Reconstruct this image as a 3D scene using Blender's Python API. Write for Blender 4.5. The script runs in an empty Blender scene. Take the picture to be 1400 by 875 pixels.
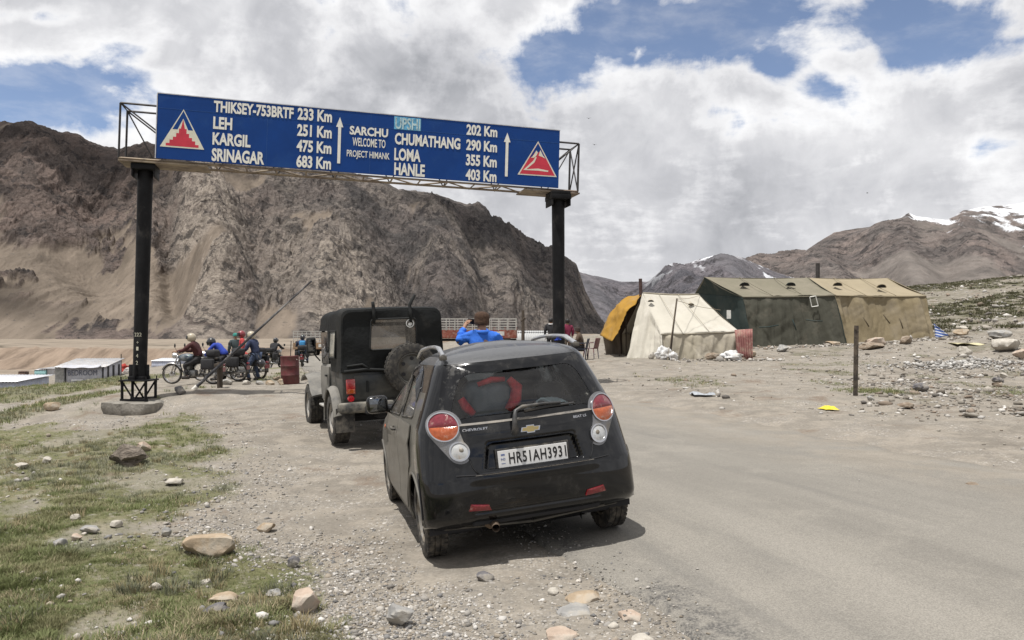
import bpy, bmesh, math, random
import numpy as np
from mathutils import Vector, Matrix, Euler, Quaternion
random.seed(7)
SC = bpy.context.scene
COL = SC.collection
R_ = math.radians

# ---------------------------------------------------------------- camera
F, CX, CY, PITCH, CAMZ = 1090.0, 700.0, 437.5, R_(0.65), 1.65
cd = bpy.data.cameras.new('camera')
cam = bpy.data.objects.new('camera', cd)
COL.objects.link(cam)
cam.location = (0, 0, CAMZ)
cam.rotation_euler = (R_(90) + PITCH, 0, 0)
cd.sensor_width = 36
cd.lens = 36 * F / 1400
cd.clip_start = 0.1
cd.clip_end = 60000
SC.camera = cam

# ---------------------------------------------------------------- exposure
vs = SC.view_settings
vs.view_transform = 'Standard'
vs.look = 'None'
vs.exposure = 0.0
vs.gamma = 1.0
SC.cycles.max_bounces = 8
SC.cycles.diffuse_bounces = 3
SC.cycles.transparent_max_bounces = 12

# ---------------------------------------------------------------- sun and sky
SUN = Vector((-0.75, -0.66, 0)).normalized() * math.cos(R_(73)) + Vector((0, 0, math.sin(R_(73))))
sd = bpy.data.lights.new('sun', 'SUN')
sd.energy = 5.0
sd.angle = R_(0.53)
sd.color = (1.0, 0.965, 0.915)
sun = bpy.data.objects.new('sun', sd)
COL.objects.link(sun)
sun.rotation_euler = SUN.to_track_quat('Z', 'Y').to_euler()
sun.location = (0, 0, 60)


class NT:
    """tiny node-tree builder"""
    def __init__(s, tree):
        s.t = tree
        s.n = tree.nodes
        s.l = tree.links

    def node(s, typ, **kw):
        n = s.n.new(typ)
        for k, v in kw.items():
            if k == 'ins':
                for a, b in v.items():
                    s.put(n.inputs[a], b)
            else:
                setattr(n, k, v)
        return n

    def put(s, sock, v):
        if isinstance(v, bpy.types.NodeSocket):
            s.l.new(v, sock)
        elif v is not None:
            if sock.type == 'RGBA' and not isinstance(v, (int, float)) and len(v) == 3:
                v = (*v, 1)
            sock.default_value = v

    def m(s, op, a, b=None, c=None, clamp=False):
        n = s.n.new('ShaderNodeMath')
        n.operation = op
        n.use_clamp = clamp
        s.put(n.inputs[0], a)
        if b is not None:
            s.put(n.inputs[1], b)
        if c is not None:
            s.put(n.inputs[2], c)
        return n.outputs[0]

    def ss(s, x, lo, hi, a=0.0, b=1.0):
        n = s.n.new('ShaderNodeMapRange')
        n.interpolation_type = 'SMOOTHSTEP'
        for k, v in enumerate((x, lo, hi, a, b)):
            s.put(n.inputs[k], v)
        return n.outputs[0]

    def mix(s, f, a, b, typ='MIX'):
        n = s.n.new('ShaderNodeMix')
        n.data_type = 'RGBA'
        n.blend_type = typ
        s.put(n.inputs[0], f)
        s.put(n.inputs[6], a)
        s.put(n.inputs[7], b)
        return n.outputs[2]

    def noise(s, vec, scale, detail=4, rough=0.55, dist=0.0, typ=None):
        n = s.n.new('ShaderNodeTexNoise')
        if typ:
            n.noise_type = typ
        s.put(n.inputs['Vector'], vec)
        s.put(n.inputs['Scale'], scale)
        s.put(n.inputs['Detail'], detail)
        s.put(n.inputs['Roughness'], rough)
        s.put(n.inputs['Distortion'], dist)
        return n.outputs[0]

    def voro(s, vec, scale, feature='F1', rnd=1.0):
        n = s.n.new('ShaderNodeTexVoronoi')
        n.feature = feature
        s.put(n.inputs['Vector'], vec)
        s.put(n.inputs['Scale'], scale)
        s.put(n.inputs['Randomness'], rnd)
        return n

    def xyz(s, x, y, z):
        n = s.n.new('ShaderNodeCombineXYZ')
        for k, v in enumerate((x, y, z)):
            s.put(n.inputs[k], v)
        return n.outputs[0]

    def sep(s, v):
        n = s.n.new('ShaderNodeSeparateXYZ')
        s.put(n.inputs[0], v)
        return n.outputs

    def scale(s, v, k):
        n = s.n.new('ShaderNodeMapping')
        s.put(n.inputs[0], v)
        n.inputs['Scale'].default_value = k
        return n.outputs[0]

    def ramp(s, f, stops, interp='LINEAR'):
        n = s.n.new('ShaderNodeValToRGB')
        n.color_ramp.interpolation = interp
        el = n.color_ramp.elements
        while len(el) < len(stops):
            el.new(0.5)
        for e, (p, c) in zip(el, stops):
            e.position = p
            e.color = (*c, 1) if len(c) == 3 else c
        s.put(n.inputs[0], f)
        return n.outputs[0]

    def bump(s, h, strength=0.5, dist=0.02, normal=None):
        n = s.n.new('ShaderNodeBump')
        s.put(n.inputs['Strength'], strength)
        s.put(n.inputs['Distance'], dist)
        s.put(n.inputs['Height'], h)
        if normal is not None:
            s.put(n.inputs['Normal'], normal)
        return n.outputs[0]


w = bpy.data.worlds.new('World')
SC.world = w
w.use_nodes = True
T = NT(w.node_tree)
T.n.clear()
sky = T.node('ShaderNodeTexSky', sky_type='NISHITA', sun_disc=False, sun_elevation=R_(73),
             sun_rotation=math.atan2(SUN.x, SUN.y), altitude=4200, air_density=1.0, dust_density=0.6, ozone_density=1.0)
tc = T.node('ShaderNodeTexCoord')
dx, dy, dz = T.sep(tc.outputs['Generated'])
dyc = T.m('MAXIMUM', T.m('ABSOLUTE', dy), 0.05)
u = T.m('DIVIDE', dx, dyc)
v = T.m('DIVIDE', dz, dyc)
den = T.m('ADD', T.m('MAXIMUM', dz, 0.0), 0.16)
cp = T.xyz(T.m('DIVIDE', dx, den), T.m('DIVIDE', dy, den), 0.0)
n_big = T.noise(cp, 1.35, 9, 0.58, 0.25)
n_edge = T.noise(tc.outputs['Generated'], 7.0, 9, 0.6, 0.3)
n_det = T.noise(cp, 5.0, 8, 0.6, 0.2)
hole = None
for (px, py, a, b, k) in ((50, 128, 120, 48, 1.0), (170, 70, 45, 26, .30), (930, 42, 170, 54, .78), (1130, 120, 60, 30, .55), (1290, 45, 115, 52, .80), (1060, 85, 45, 38, .62), (775, 70, 60, 45, .62),
                          (1330, 205, 110, 24, .18), (1060, 150, 90, 26, .30), (30, 20, 60, 12, .4)):
    e = T.m('SQRT', T.m('ADD', T.m('POWER', T.m('DIVIDE', T.m('SUBTRACT', u, (px - CX) / F), a / F), 2.0),
                        T.m('POWER', T.m('DIVIDE', T.m('SUBTRACT', v, (450 - py) / F), b / F), 2.0)))
    h = T.m('MULTIPLY', T.m('EXPONENT', T.m('MULTIPLY', T.m('POWER', e, 2.0), -0.8)), k)
    hole = h if hole is None else T.m('MAXIMUM', hole, h)
warp = T.n.new('ShaderNodeVectorMath')
warp.operation = 'MULTIPLY_ADD'
wn = T.n.new('ShaderNodeTexNoise')
T.put(wn.inputs['Vector'], tc.outputs['Generated'])
wn.inputs['Scale'].default_value = 9.0
wn.inputs['Detail'].default_value = 5
T.put(warp.inputs[0], wn.outputs['Color'])
warp.inputs[1].default_value = (.10, .10, .10)
T.put(warp.inputs[2], tc.outputs['Generated'])
vb = T.n.new('ShaderNodeTexVoronoi')
vb.feature = 'F1'
T.put(vb.inputs['Vector'], warp.outputs[0])
vb.inputs['Scale'].default_value = 11.0
vb.inputs['Detail'].default_value = 3.0
vb.inputs['Roughness'].default_value = 0.55
billow = T.ss(vb.outputs['Distance'], 0.15, 0.75, 1.0, 0.0)
nmix = T.m('ADD', T.m('MULTIPLY', n_edge, 0.72), T.m('MULTIPLY', n_det, 0.28))
dens = T.m('ADD', T.m('MULTIPLY', T.m('SUBTRACT', billow, 0.5), 0.42), T.m('SUBTRACT', T.m('ADD', T.m('MULTIPLY', T.m('SUBTRACT', nmix, 0.5), 2.7), 0.55), T.m('MULTIPLY', hole, 1.1)))
cover = T.m('MAXIMUM', T.ss(dens, -0.24, 0.12), T.ss(n_det, 0.42, 0.75, 0.04, 0.30))
lump = T.noise(tc.outputs['Generated'], 9.0, 8, 0.55, 0.4)
soft = T.noise(tc.outputs['Generated'], 3.1, 4, 0.5, 0.2)
near_edge = T.ss(dens, 0.06, 0.40, 1.0, 0.0)
br = T.m('ADD', T.m('MULTIPLY', T.ss(lump, 0.30, 0.72), 0.26), T.m('MULTIPLY', T.ss(soft, 0.33, 0.66), 0.42))
br = T.m('ADD', T.m('ADD', br, 0.14), T.m('MULTIPLY', billow, 0.26))
br = T.m('ADD', br, T.m('MULTIPLY', near_edge, 0.35))
crisp = T.noise(tc.outputs['Generated'], 15.0, 10, 0.62, 0.6)
br = T.m('ADD', br, T.m('MULTIPLY', T.m('SUBTRACT', crisp, 0.5), 0.62))
# darker belly of the cloud above the sign and low down over the tents
for (px, py, a, b, k) in ((650, 115, 200, 70, .20), (470, 70, 170, 60, .12), (880, 270, 330, 80, .15), (1200, 270, 220, 50, .12)):
    e = T.m('SQRT', T.m('ADD', T.m('POWER', T.m('DIVIDE', T.m('SUBTRACT', u, (px - CX) / F), a / F), 2.0),
                        T.m('POWER', T.m('DIVIDE', T.m('SUBTRACT', v, (450 - py) / F), b / F), 2.0)))
    e = T.m('ADD', e, T.m('MULTIPLY', T.m('SUBTRACT', lump, 0.5), 1.2))
    br = T.m('SUBTRACT', br, T.ss(e, 0.0, 1.6, k, 0.0))
cloud = T.ramp(br, [(0.0, (4.1, 4.2, 4.5)), (0.36, (6.1, 6.15, 6.45)), (0.70, (8.3, 8.3, 8.5)), (1.0, (10.0, 10.0, 10.1))])
skyc = T.mix(1.0, sky.outputs[0], (1.75, 1.60, 1.50), 'MULTIPLY')
final = T.mix(cover, skyc, cloud)
bg = T.node('ShaderNodeBackground', ins={'Color': final, 'Strength': 0.10})
wo = T.node('ShaderNodeOutputWorld', ins={'Surface': bg.outputs[0]})

# ---------------------------------------------------------------- helpers
def tag(o, label=None, cat=None, group=None, kind=None):
    if label: o['label'] = label
    if cat: o['category'] = cat
    if group: o['group'] = group
    if kind: o['kind'] = kind
    return o


def thing(name, label, cat, loc=(0, 0, 0), rot=(0, 0, 0), group=None):
    o = bpy.data.objects.new(name, None)
    o.empty_display_size = 0.2
    COL.objects.link(o)
    o.location = loc
    o.rotation_euler = rot
    return tag(o, label, cat, group)


def link_mesh(name, me, mats, parent=None, smooth=False, loc=None):
    o = bpy.data.objects.new(name, me)
    COL.objects.link(o)
    for m in (mats if isinstance(mats, (list, tuple)) else [mats]):
        me.materials.append(m)
    if parent is not None:
        o.parent = parent
    if loc is not None:
        o.location = loc
    if smooth:
        me.polygons.foreach_set('use_smooth', np.ones(len(me.polygons), dtype=bool))
        if isinstance(smooth, (int, float)) and smooth is not True:
            try:
                me.set_sharp_from_angle(angle=R_(smooth))
            except Exception:
                pass
    return o


def obj(name, bm, mats, parent=None, smooth=False, loc=None):
    bmesh.ops.recalc_face_normals(bm, faces=bm.faces)
    me = bpy.data.meshes.new(name)
    bm.to_mesh(me)
    bm.free()
    return link_mesh(name, me, mats, parent, smooth, loc)


def np_mesh(name, V, Fq, mats, parent=None, smooth=True, attrs=None):
    me = bpy.data.meshes.new(name)
    V = np.asarray(V, dtype=np.float32)
    Fq = np.asarray(Fq, dtype=np.int32)
    k = Fq.shape[1]
    me.vertices.add(len(V))
    me.vertices.foreach_set('co', V.ravel())
    me.loops.add(Fq.size)
    me.loops.foreach_set('vertex_index', Fq.ravel())
    me.polygons.add(len(Fq))
    me.polygons.foreach_set('loop_start', np.arange(0, Fq.size, k, dtype=np.int32))
    me.update(calc_edges=True)
    for nm, arr in (attrs or {}).items():
        if arr.ndim == 1:
            a = me.attributes.new(nm, 'FLOAT', 'POINT')
            a.data.foreach_set('value', arr.astype(np.float32))
        else:
            a = me.attributes.new(nm, 'FLOAT_COLOR', 'POINT')
            a.data.foreach_set('color', np.concatenate([arr, np.ones((len(arr), 1))], 1).astype(np.float32).ravel())
    return link_mesh(name, me, mats, parent, smooth)


def B():
    return bmesh.new()


def xf(bm, verts, M):
    if M is not None:
        bmesh.ops.transform(bm, matrix=M, verts=verts)


def box(bm, c, s, bev=0.0, M=None, seg=2, rot=None):
    r = bmesh.ops.create_cube(bm, size=1.0)
    vv = r['verts']
    bmesh.ops.scale(bm, vec=s, verts=vv)
    if bev > 0:
        ee = list({e for v_ in vv for e in v_.link_edges})
        r2 = bmesh.ops.bevel(bm, geom=ee, offset=bev, segments=seg, affect='EDGES', profile=0.5)
        vv = list({v_ for f in r2['faces'] for v_ in f.verts} | {v_ for v_ in vv if v_.is_valid})
    if rot is not None:
        bmesh.ops.rotate(bm, cent=(0, 0, 0), matrix=Euler(rot).to_matrix(), verts=vv)
    bmesh.ops.translate(bm, vec=c, verts=vv)
    xf(bm, vv, M)
    return vv


def frame_of(d):
    d = Vector(d).normalized()
    a = Vector((0, 0, 1)) if abs(d.z) < 0.9 else Vector((1, 0, 0))
    x = d.cross(a).normalized()
    y = d.cross(x).normalized()
    return x, y


def tube(bm, pts, r, n=8, closed=False, cap=True, M=None):
    pts = [Vector(p) for p in pts]
    k = len(pts)
    rs = r if isinstance(r, (list, tuple)) else [r] * k
    rings = []
    px = None
    for i, p in enumerate(pts):
        a = pts[(i - 1) % k] if (closed or i > 0) else p
        b = pts[(i + 1) % k] if (closed or i < k - 1) else p
        d = (b - a)
        if d.length < 1e-9:
            d = Vector((0, 0, 1))
        d.normalize()
        if px is None:
            x, y = frame_of(d)
        else:
            x = (px - d * px.dot(d))
            x = x.normalized() if x.length > 1e-6 else frame_of(d)[0]
            y = d.cross(x)
        px = x
        rings.append([bm.verts.new(p + (x * math.cos(t) + y * math.sin(t)) * rs[i]) for t in (2 * math.pi * j / n for j in range(n))])
    m = k if closed else k - 1
    for i in range(m):
        A, C = rings[i], rings[(i + 1) % k]
        for j in range(n):
            bm.faces.new((A[j], A[(j + 1) % n], C[(j + 1) % n], C[j]))
    if cap and not closed:
        bm.faces.new(rings[0][::-1])
        bm.faces.new(rings[-1])
    vv = [v_ for q in rings for v_ in q]
    xf(bm, vv, M)
    return vv


def lathe(bm, prof, n=24, M=None, close=False):
    """profile of (r, z) turned about z; a zero radius ends in a point"""
    rings = []
    for (r, z) in prof:
        if r < 1e-6:
            rings.append([bm.verts.new((0, 0, z))])
        else:
            rings.append([bm.verts.new((r * math.cos(2 * math.pi * j / n), r * math.sin(2 * math.pi * j / n), z)) for j in range(n)])
    seq = list(zip(rings[:-1], rings[1:])) + ([(rings[-1], rings[0])] if close else [])
    for A, C in seq:
        for j in range(n):
            a, b, c, d = A[j % len(A)], A[(j + 1) % n % len(A)], C[(j + 1) % n % len(C)], C[j % len(C)]
            q = []
            for t in (a, b, c, d):
                if t not in q:
                    q.append(t)
            if len(q) > 2:
                bm.faces.new(q)
    vv = [v_ for q in rings for v_ in q]
    xf(bm, vv, M)
    return vv


def prism(bm, poly, t, M=None):
    """flat polygon in xy extruded to z=t"""
    A = [bm.verts.new((x, y, 0)) for x, y in poly]
    C = [bm.verts.new((x, y, t)) for x, y in poly]
    bm.faces.new(A[::-1])
    bm.faces.new(C)
    k = len(poly)
    for i in range(k):
        bm.faces.new((A[i], A[(i + 1) % k], C[(i + 1) % k], C[i]))
    xf(bm, A + C, M)
    return A + C


def sheet(bm, fn, nu, nv, th=0.0, nrm=None):
    """grid of fn(u,v) -> Vector; with th a closed slab displaced along -normal"""
    P = [[Vector(fn(i / nu, j / nv)) for j in range(nv + 1)] for i in range(nu + 1)]
    A = [[bm.verts.new(p) for p in row] for row in P]
    for i in range(nu):
        for j in range(nv):
            bm.faces.new((A[i][j], A[i + 1][j], A[i + 1][j + 1], A[i][j + 1]))
    if th:
        Bk = []
        for i in range(nu + 1):
            row = []
            for j in range(nv + 1):
                du = P[min(i + 1, nu)][j] - P[max(i - 1, 0)][j]
                dv = P[i][min(j + 1, nv)] - P[i][max(j - 1, 0)]
                nn = du.cross(dv)
                nn = nn.normalized() if nn.length > 1e-9 else Vector((0, 0, 1))
                row.append(bm.verts.new(P[i][j] - nn * th))
            Bk.append(row)
        for i in range(nu):
            for j in range(nv):
                bm.faces.new((Bk[i][j], Bk[i][j + 1], Bk[i + 1][j + 1], Bk[i + 1][j]))
        for i in range(nu):
            for (j, f) in ((0, 1), (nv, 0)):
                q = (A[i][j], Bk[i][j], Bk[i + 1][j], A[i + 1][j])
                bm.faces.new(q if f else q[::-1])
        for j in range(nv):
            for (i, f) in ((0, 0), (nu, 1)):
                q = (A[i][j], Bk[i][j], Bk[i][j + 1], A[i][j + 1])
                bm.faces.new(q if f else q[::-1])


def text_bm(body, w_=None, h_=None, depth=0.002, bold=0.0, space=1.0):
    """lettering as a mesh, lower left corner at the origin, scaled to w_ x h_ (h_ = height of the capitals)"""
    cu = bpy.data.curves.new('lettering', 'FONT')
    cu.body = body
    cu.size = 1.0
    cu.offset = bold
    cu.resolution_u = 3
    cu.space_character = space
    cu.extrude = 0.01
    o = bpy.data.objects.new('lettering', cu)
    COL.objects.link(o)
    dg = bpy.context.evaluated_depsgraph_get()
    me = bpy.data.meshes.new_from_object(o.evaluated_get(dg))
    bpy.data.objects.remove(o)
    bpy.data.curves.remove(cu)
    bm = bmesh.new()
    bm.from_mesh(me)
    bpy.data.meshes.remove(me)
    xs = [q.co.x for q in bm.verts]
    ys = [q.co.y for q in bm.verts]
    x0, x1, y0, y1 = min(xs), max(xs), min(ys), max(ys)
    sx = w_ / (x1 - x0)
    sy = h_ / (y1 - y0) if h_ else sx
    for q in bm.verts:
        q.co = Vector(((q.co.x - x0) * sx, (q.co.y - y0) * sy, (q.co.z + 0.01) * depth / 0.02))
    return bm


def join(bm, other, M=None):
    me = bpy.data.meshes.new('tmp')
    other.to_mesh(me)
    other.free()
    if M is not None:
        me.transform(M)
    bm.from_mesh(me)
    bpy.data.meshes.remove(me)


def skin_mesh(pts, edges, root, sub=1):
    """pts: name -> (co, radius or (rx, ry)); one continuous surface grown over the edges"""
    names = list(pts)
    me = bpy.data.meshes.new('skin')
    me.from_pydata([pts[k][0] for k in names], [(names.index(a), names.index(b)) for a, b in edges], [])
    o = bpy.data.objects.new('skin', me)
    COL.objects.link(o)
    md = o.modifiers.new('skin', 'SKIN')
    md.use_smooth_shade = True
    md.branch_smoothing = 0.4
    for i, k in enumerate(names):
        r = pts[k][1]
        me.skin_vertices[0].data[i].radius = r if isinstance(r, (tuple, list)) else (r, r)
        me.skin_vertices[0].data[i].use_root = (k == root)
    s2 = o.modifiers.new('sub', 'SUBSURF')
    s2.levels = s2.render_levels = sub
    dg = bpy.context.evaluated_depsgraph_get()
    out = bpy.data.meshes.new_from_object(o.evaluated_get(dg))
    bpy.data.objects.remove(o)
    bpy.data.meshes.remove(me)
    return out


# ---------------------------------------------------------------- materials
MATS = {}


def mat(name, base, rough=0.7, metal=0.0, var=0.12, vscale=6.0, bump=0.0, bscale=60.0, bdist=0.01, dust=None, dust_amt=0.0, dscale=4.0,
        coat=0.0, spec=0.5, trans=0.0, alpha=1.0, stretch=(1, 1, 1), var2=None, ior=1.45, attr=None, detail=5, drough=.9):
    """general painted / cloth / rock surface: base colour broken up by noise, optional second colour in patches, dust in patches, bump"""
    if name in MATS:
        return MATS[name]
    m = bpy.data.materials.new(name)
    m.use_nodes = True
    t = NT(m.node_tree)
    t.n.clear()
    tc_ = t.node('ShaderNodeTexCoord')
    vec = tc_.outputs['Object'] if stretch == (1, 1, 1) else t.scale(tc_.outputs['Object'], stretch)
    n1 = t.noise(vec, vscale, detail, 0.6)
    if attr:
        at = t.node('ShaderNodeAttribute', attribute_name=attr)
        bc = at.outputs['Color']
    else:
        bc = base
    c = t.mix(1.0, bc, t.ramp(n1, [(0.25, (1 - var * 2,) * 3), (0.75, (1 + var * 2,) * 3)]), 'MULTIPLY')
    if var2:
        c = t.mix(t.ss(t.noise(vec, vscale * 0.45, 6, 0.65), 0.46, 0.60), c, var2)
    rgh = rough
    if dust:
        dn = t.ss(t.noise(vec, dscale, 8, 0.68), 0.62 - dust_amt * 0.5, 0.85 - dust_amt * 0.35)
        c = t.mix(dn, c, dust)
        rgh = t.m('ADD', t.m('MULTIPLY', dn, drough - rough), rough, clamp=True)
    p = t.node('ShaderNodeBsdfPrincipled', ins={'Base Color': c, 'Roughness': rgh, 'Metallic': metal, 'Specular IOR Level': spec, 'Coat Weight': coat, 'IOR': ior,
                                               'Transmission Weight': trans, 'Alpha': alpha})
    if bump:
        p.inputs['Normal'].default_value = (0, 0, 0)
        t.put(p.inputs['Normal'], t.bump(t.noise(vec, bscale, 5, 0.6), bump, bdist))
    t.node('ShaderNodeOutputMaterial', ins={'Surface': p.outputs[0]})
    MATS[name] = m
    return m


# ---------------------------------------------------------------- noise and pixel geometry
def _hash(ix, iy, seed):
    h = (ix.astype(np.int64) * 374761393 + iy.astype(np.int64) * 668265263 + seed * 974634777) & 0xffffffff
    h = ((h ^ (h >> 13)) * 1274126177) & 0xffffffff
    return ((h ^ (h >> 16)) & 0xffff) / 65535.0


def vnoise(x, y, seed=0):
    ix, iy = np.floor(x), np.floor(y)
    fx, fy = x - ix, y - iy
    fx = fx * fx * fx * (fx * (fx * 6 - 15) + 10)
    fy = fy * fy * fy * (fy * (fy * 6 - 15) + 10)
    a, b = _hash(ix, iy, seed), _hash(ix + 1, iy, seed)
    c, d = _hash(ix, iy + 1, seed), _hash(ix + 1, iy + 1, seed)
    return (a + (b - a) * fx) * (1 - fy) + (c + (d - c) * fx) * fy


def fbm(x, y, oct=5, seed=0, gain=0.5, ridge=False):
    s = np.zeros_like(x)
    amp, tot, k = 1.0, 0.0, 1.0
    for o in range(oct):
        n = vnoise(x * k + 17.3 * o, y * k - 9.1 * o, seed + o)
        if ridge:
            n = 1 - np.abs(n * 2 - 1)
        s = s + n * amp
        tot += amp
        amp *= gain
        k *= 2.03
    return s / tot


def sstep(x, a, b):
    t = np.clip((x - a) / (b - a), 0, 1)
    return t * t * (3 - 2 * t)


def ray(px, py):
    a, b = (px - CX) / F, (CY - py) / F
    return Vector((a, math.cos(PITCH) - b * math.sin(PITCH), math.sin(PITCH) + b * math.cos(PITCH)))


def at(px, py, Y):
    """world point seen at pixel px,py of the photograph at depth Y"""
    d = ray(px, py)
    return Vector((0, 0, CAMZ)) + d * (Y / d.y)


# ---------------------------------------------------------------- where the hatchback stands (needed by the ground)
CAR_LOC = Vector((0.091, 6.13, 0.035))
CAR_M = Matrix.Rotation(R_(14.8), 3, 'Z') @ Matrix.Rotation(R_(-1.74), 3, 'X') @ Matrix.Rotation(R_(-5.3), 3, 'Y')
CAR_W = [(-.71, 0, 0), (.71, 0, 0), (-.70, 2.375, 0), (.70, 2.375, 0)]

# road frame: left edge passes (RX, RY), heading RA to the left of +Y
RA, RX, RY, RWID = R_(18.0), 0.30, 6.1, 5.6
def road_st(x, y):
    d = (-math.sin(RA), math.cos(RA))
    n = (math.cos(RA), math.sin(RA))
    return (x - RX) * d[0] + (y - RY) * d[1], (x - RX) * n[0] + (y - RY) * n[1]
def road_xy(s, t):
    return RX + s * -math.sin(RA) + t * math.cos(RA), RY + s * math.cos(RA) + t * math.sin(RA)

# ---------------------------------------------------------------- terrain height
_cp = []
for wpt in CAR_W:
    p = CAR_LOC + CAR_M @ Vector(wpt)
    _cp.append((p.x, p.y, p.z - 0.004))
for q in ((0, 0, -.02), (0, 3.5, -.03), (-1.5, 4.5, -.06), (-3, 4, -.08), (2.6, 5, .13), (3.0, 8, .13), (5.5, 8.2, .16), (4, 3, .13), (8, 4, .16), (0, -8, 0), (-8, -8, -.3), (8, -8, .2),
          (10, 12, .28), (2.5, 13, .08), (-1.8, 12.5, .03), (-3.2, 12.6, .03), (-2.9, 15, .02), (-2, 20, .03), (2, 20, .15), (6, 20, .30), (-6, 30, -.15), (-4.5, 12, 0)):
    _cp.append(q)
for (px, py, Y) in ((0, 560, 19), (0, 600, 13), (0, 680, 8.2), (0, 770, 5.7), (0, 540, 25), (10, 537, 50), (115, 521, 73), (60, 545, 24), (50, 532, 34), (215, 512, 33), (190, 550, 18.4), (150, 574, 16.6),
                    (243, 527, 25.7), (330, 519, 28), (385, 526, 25), (375, 503, 47), (420, 487, 85), (200, 503, 90), (300, 489, 120), (600, 478, 70), (560, 470, 120), (720, 474, 70), (800, 493, 31), (860, 493, 31),
                    (1030, 489, 33), (150, 576, 17.3), (190, 573, 17.2), (228, 567, 17.4), (1000, 476, 38), (1100, 472, 38.5), (1270, 463, 40), (1169, 541, 16.3), (1400, 520, 21), (1400, 480, 31), (1340, 452, 42), (1400, 440, 46), (1290, 402, 75), (1400, 380, 88),
                    (1700, 350, 88), (1700, 500, 20), (2000, 420, 40), (850, 468, 65), (820, 464, 110), (1000, 458, 110), (1250, 425, 62)):
    p = at(px, py, Y)
    _cp.append((p.x, p.y, p.z))
for q in ((60, 150, 6.0), (110, 120, 14), (110, 60, 12), (60, 10, 4), (0, 160, .4), (-30, 170, -4.5), (-80, 110, -5.5), (-60, 40, -4), (-40, 5, -3), (0, -60, 0), (-60, -60, -4), (60, -60, 4), (35, 105, 5.4)):
    _cp.append(q)
_cp = np.array(_cp)
_C2 = 1.5
def _phi(ax, ay, bx, by):
    return np.sqrt((ax - bx) ** 2 + (ay - by) ** 2 + _C2)
_A = _phi(_cp[:, 0][:, None], _cp[:, 1][:, None], _cp[:, 0][None], _cp[:, 1][None])
_n = len(_cp)
_K = np.zeros((_n + 1, _n + 1))
_K[:_n, :_n] = _A
_K[:_n, _n] = 1
_K[_n, :_n] = 1
_wt = np.linalg.solve(_K, np.concatenate([_cp[:, 2], [0]]))


def H0(x, y):
    """smooth ground height"""
    x, y = np.asarray(x, float), np.asarray(y, float)
    sh = x.shape
    x, y = x.ravel(), y.ravel()
    out = np.empty_like(x)
    for i in range(0, len(x), 20000):
        a, b = x[i:i + 20000], y[i:i + 20000]
        out[i:i + 20000] = _phi(a[:, None], b[:, None], _cp[:, 0][None], _cp[:, 1][None]) @ _wt[:_n] + _wt[_n]
    r = np.hypot(x, y)
    # far: the valley floor falls to the river, rises in a bank and runs on as a terrace to the mountains
    uu = x / np.maximum(np.abs(y), 1.0)
    left = sstep(-uu, 0.02, 0.22)
    wob = (fbm(x / 60, y / 60, 4, 5) - .5) * 40
    yy = y + wob
    fl = np.interp(yy, [100, 160, 250, 372, 378, 398, 410, 700, 1000, 3000], [-4.6, -7.4, -12, -17.5, -16.5, -8.6, -7.6, -9, -10, -10])
    fr = np.interp(y, [100, 200, 400, 1000, 3000], [.6, .2, -2.5, -9, -10])
    far = fl * left + fr * (1 - left)
    k = sstep(r, 95, 165)
    k = np.where((uu > .28) & (y > 0), 0 * k + sstep(r, 130, 420), k)
    out = out * (1 - k) + far * k
    return out.reshape(sh)


def poly_sd(x, y, poly):
    """signed distance, positive inside"""
    P = np.array(poly)
    ins = np.zeros(x.shape, bool)
    d = np.full(x.shape, 1e9)
    for i in range(len(P)):
        ax, ay = P[i]
        bx, by = P[(i + 1) % len(P)]
        cross = ((ay > y) != (by > y)) & (x < (bx - ax) * (y - ay) / (by - ay + 1e-12) + ax)
        ins ^= cross
        ex, ey = bx - ax, by - ay
        t = np.clip(((x - ax) * ex + (y - ay) * ey) / (ex * ex + ey * ey + 1e-12), 0, 1)
        d = np.minimum(d, np.hypot(x - ax - t * ex, y - ay - t * ey))
    return np.where(ins, d, -d)


def flat_pt(px, py):
    d = ray(px, py)
    k = -1.70 / d.z
    return (d.x * k, d.y * k)

GRASS_POLY = [flat_pt(*q) for q in ((-500, 1500), (-700, 575), (0, 572), (140, 590), (250, 566), (288, 600), (300, 650), (262, 685), (230, 715), (255, 745), (330, 772), (395, 770), (412, 800), (425, 850), (470, 900), (520, 1500))]


def grass_mask(x, y):
    sdist = poly_sd(x, y, GRASS_POLY)
    sc = 0.25 + np.hypot(x, y) * 0.03
    n = fbm(x * 1.3, y * 1.3, 5, 31) - .5
    g = sstep((sdist + .12) / sc + n * 2.4, -.3, .8)
    # strips of turf on the slope beyond the sign post
    n2 = fbm(x * .28 + 3, y * .10, 5, 77)
    far_g = sstep(n2, .50, .58) * sstep(-x, 7, 10) * sstep(y, 14, 19) * sstep(-y, -60, -40) * .9
    bare = sstep(fbm(x * .9, y * .9, 4, 13), .62, .72)
    return np.clip(np.maximum(g * (1 - .6 * bare), far_g), 0, 1)


def road_edge(s):
    """left and right edge offsets of the tarmac along s"""
    l = (fbm(s * 1.1, s * 0 + 3.3, 4, 3) - .5) * .55
    r = (fbm(s * .6, s * 0 + 8.1, 4, 4) - .5) * .9
    return l, RWID + r


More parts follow.
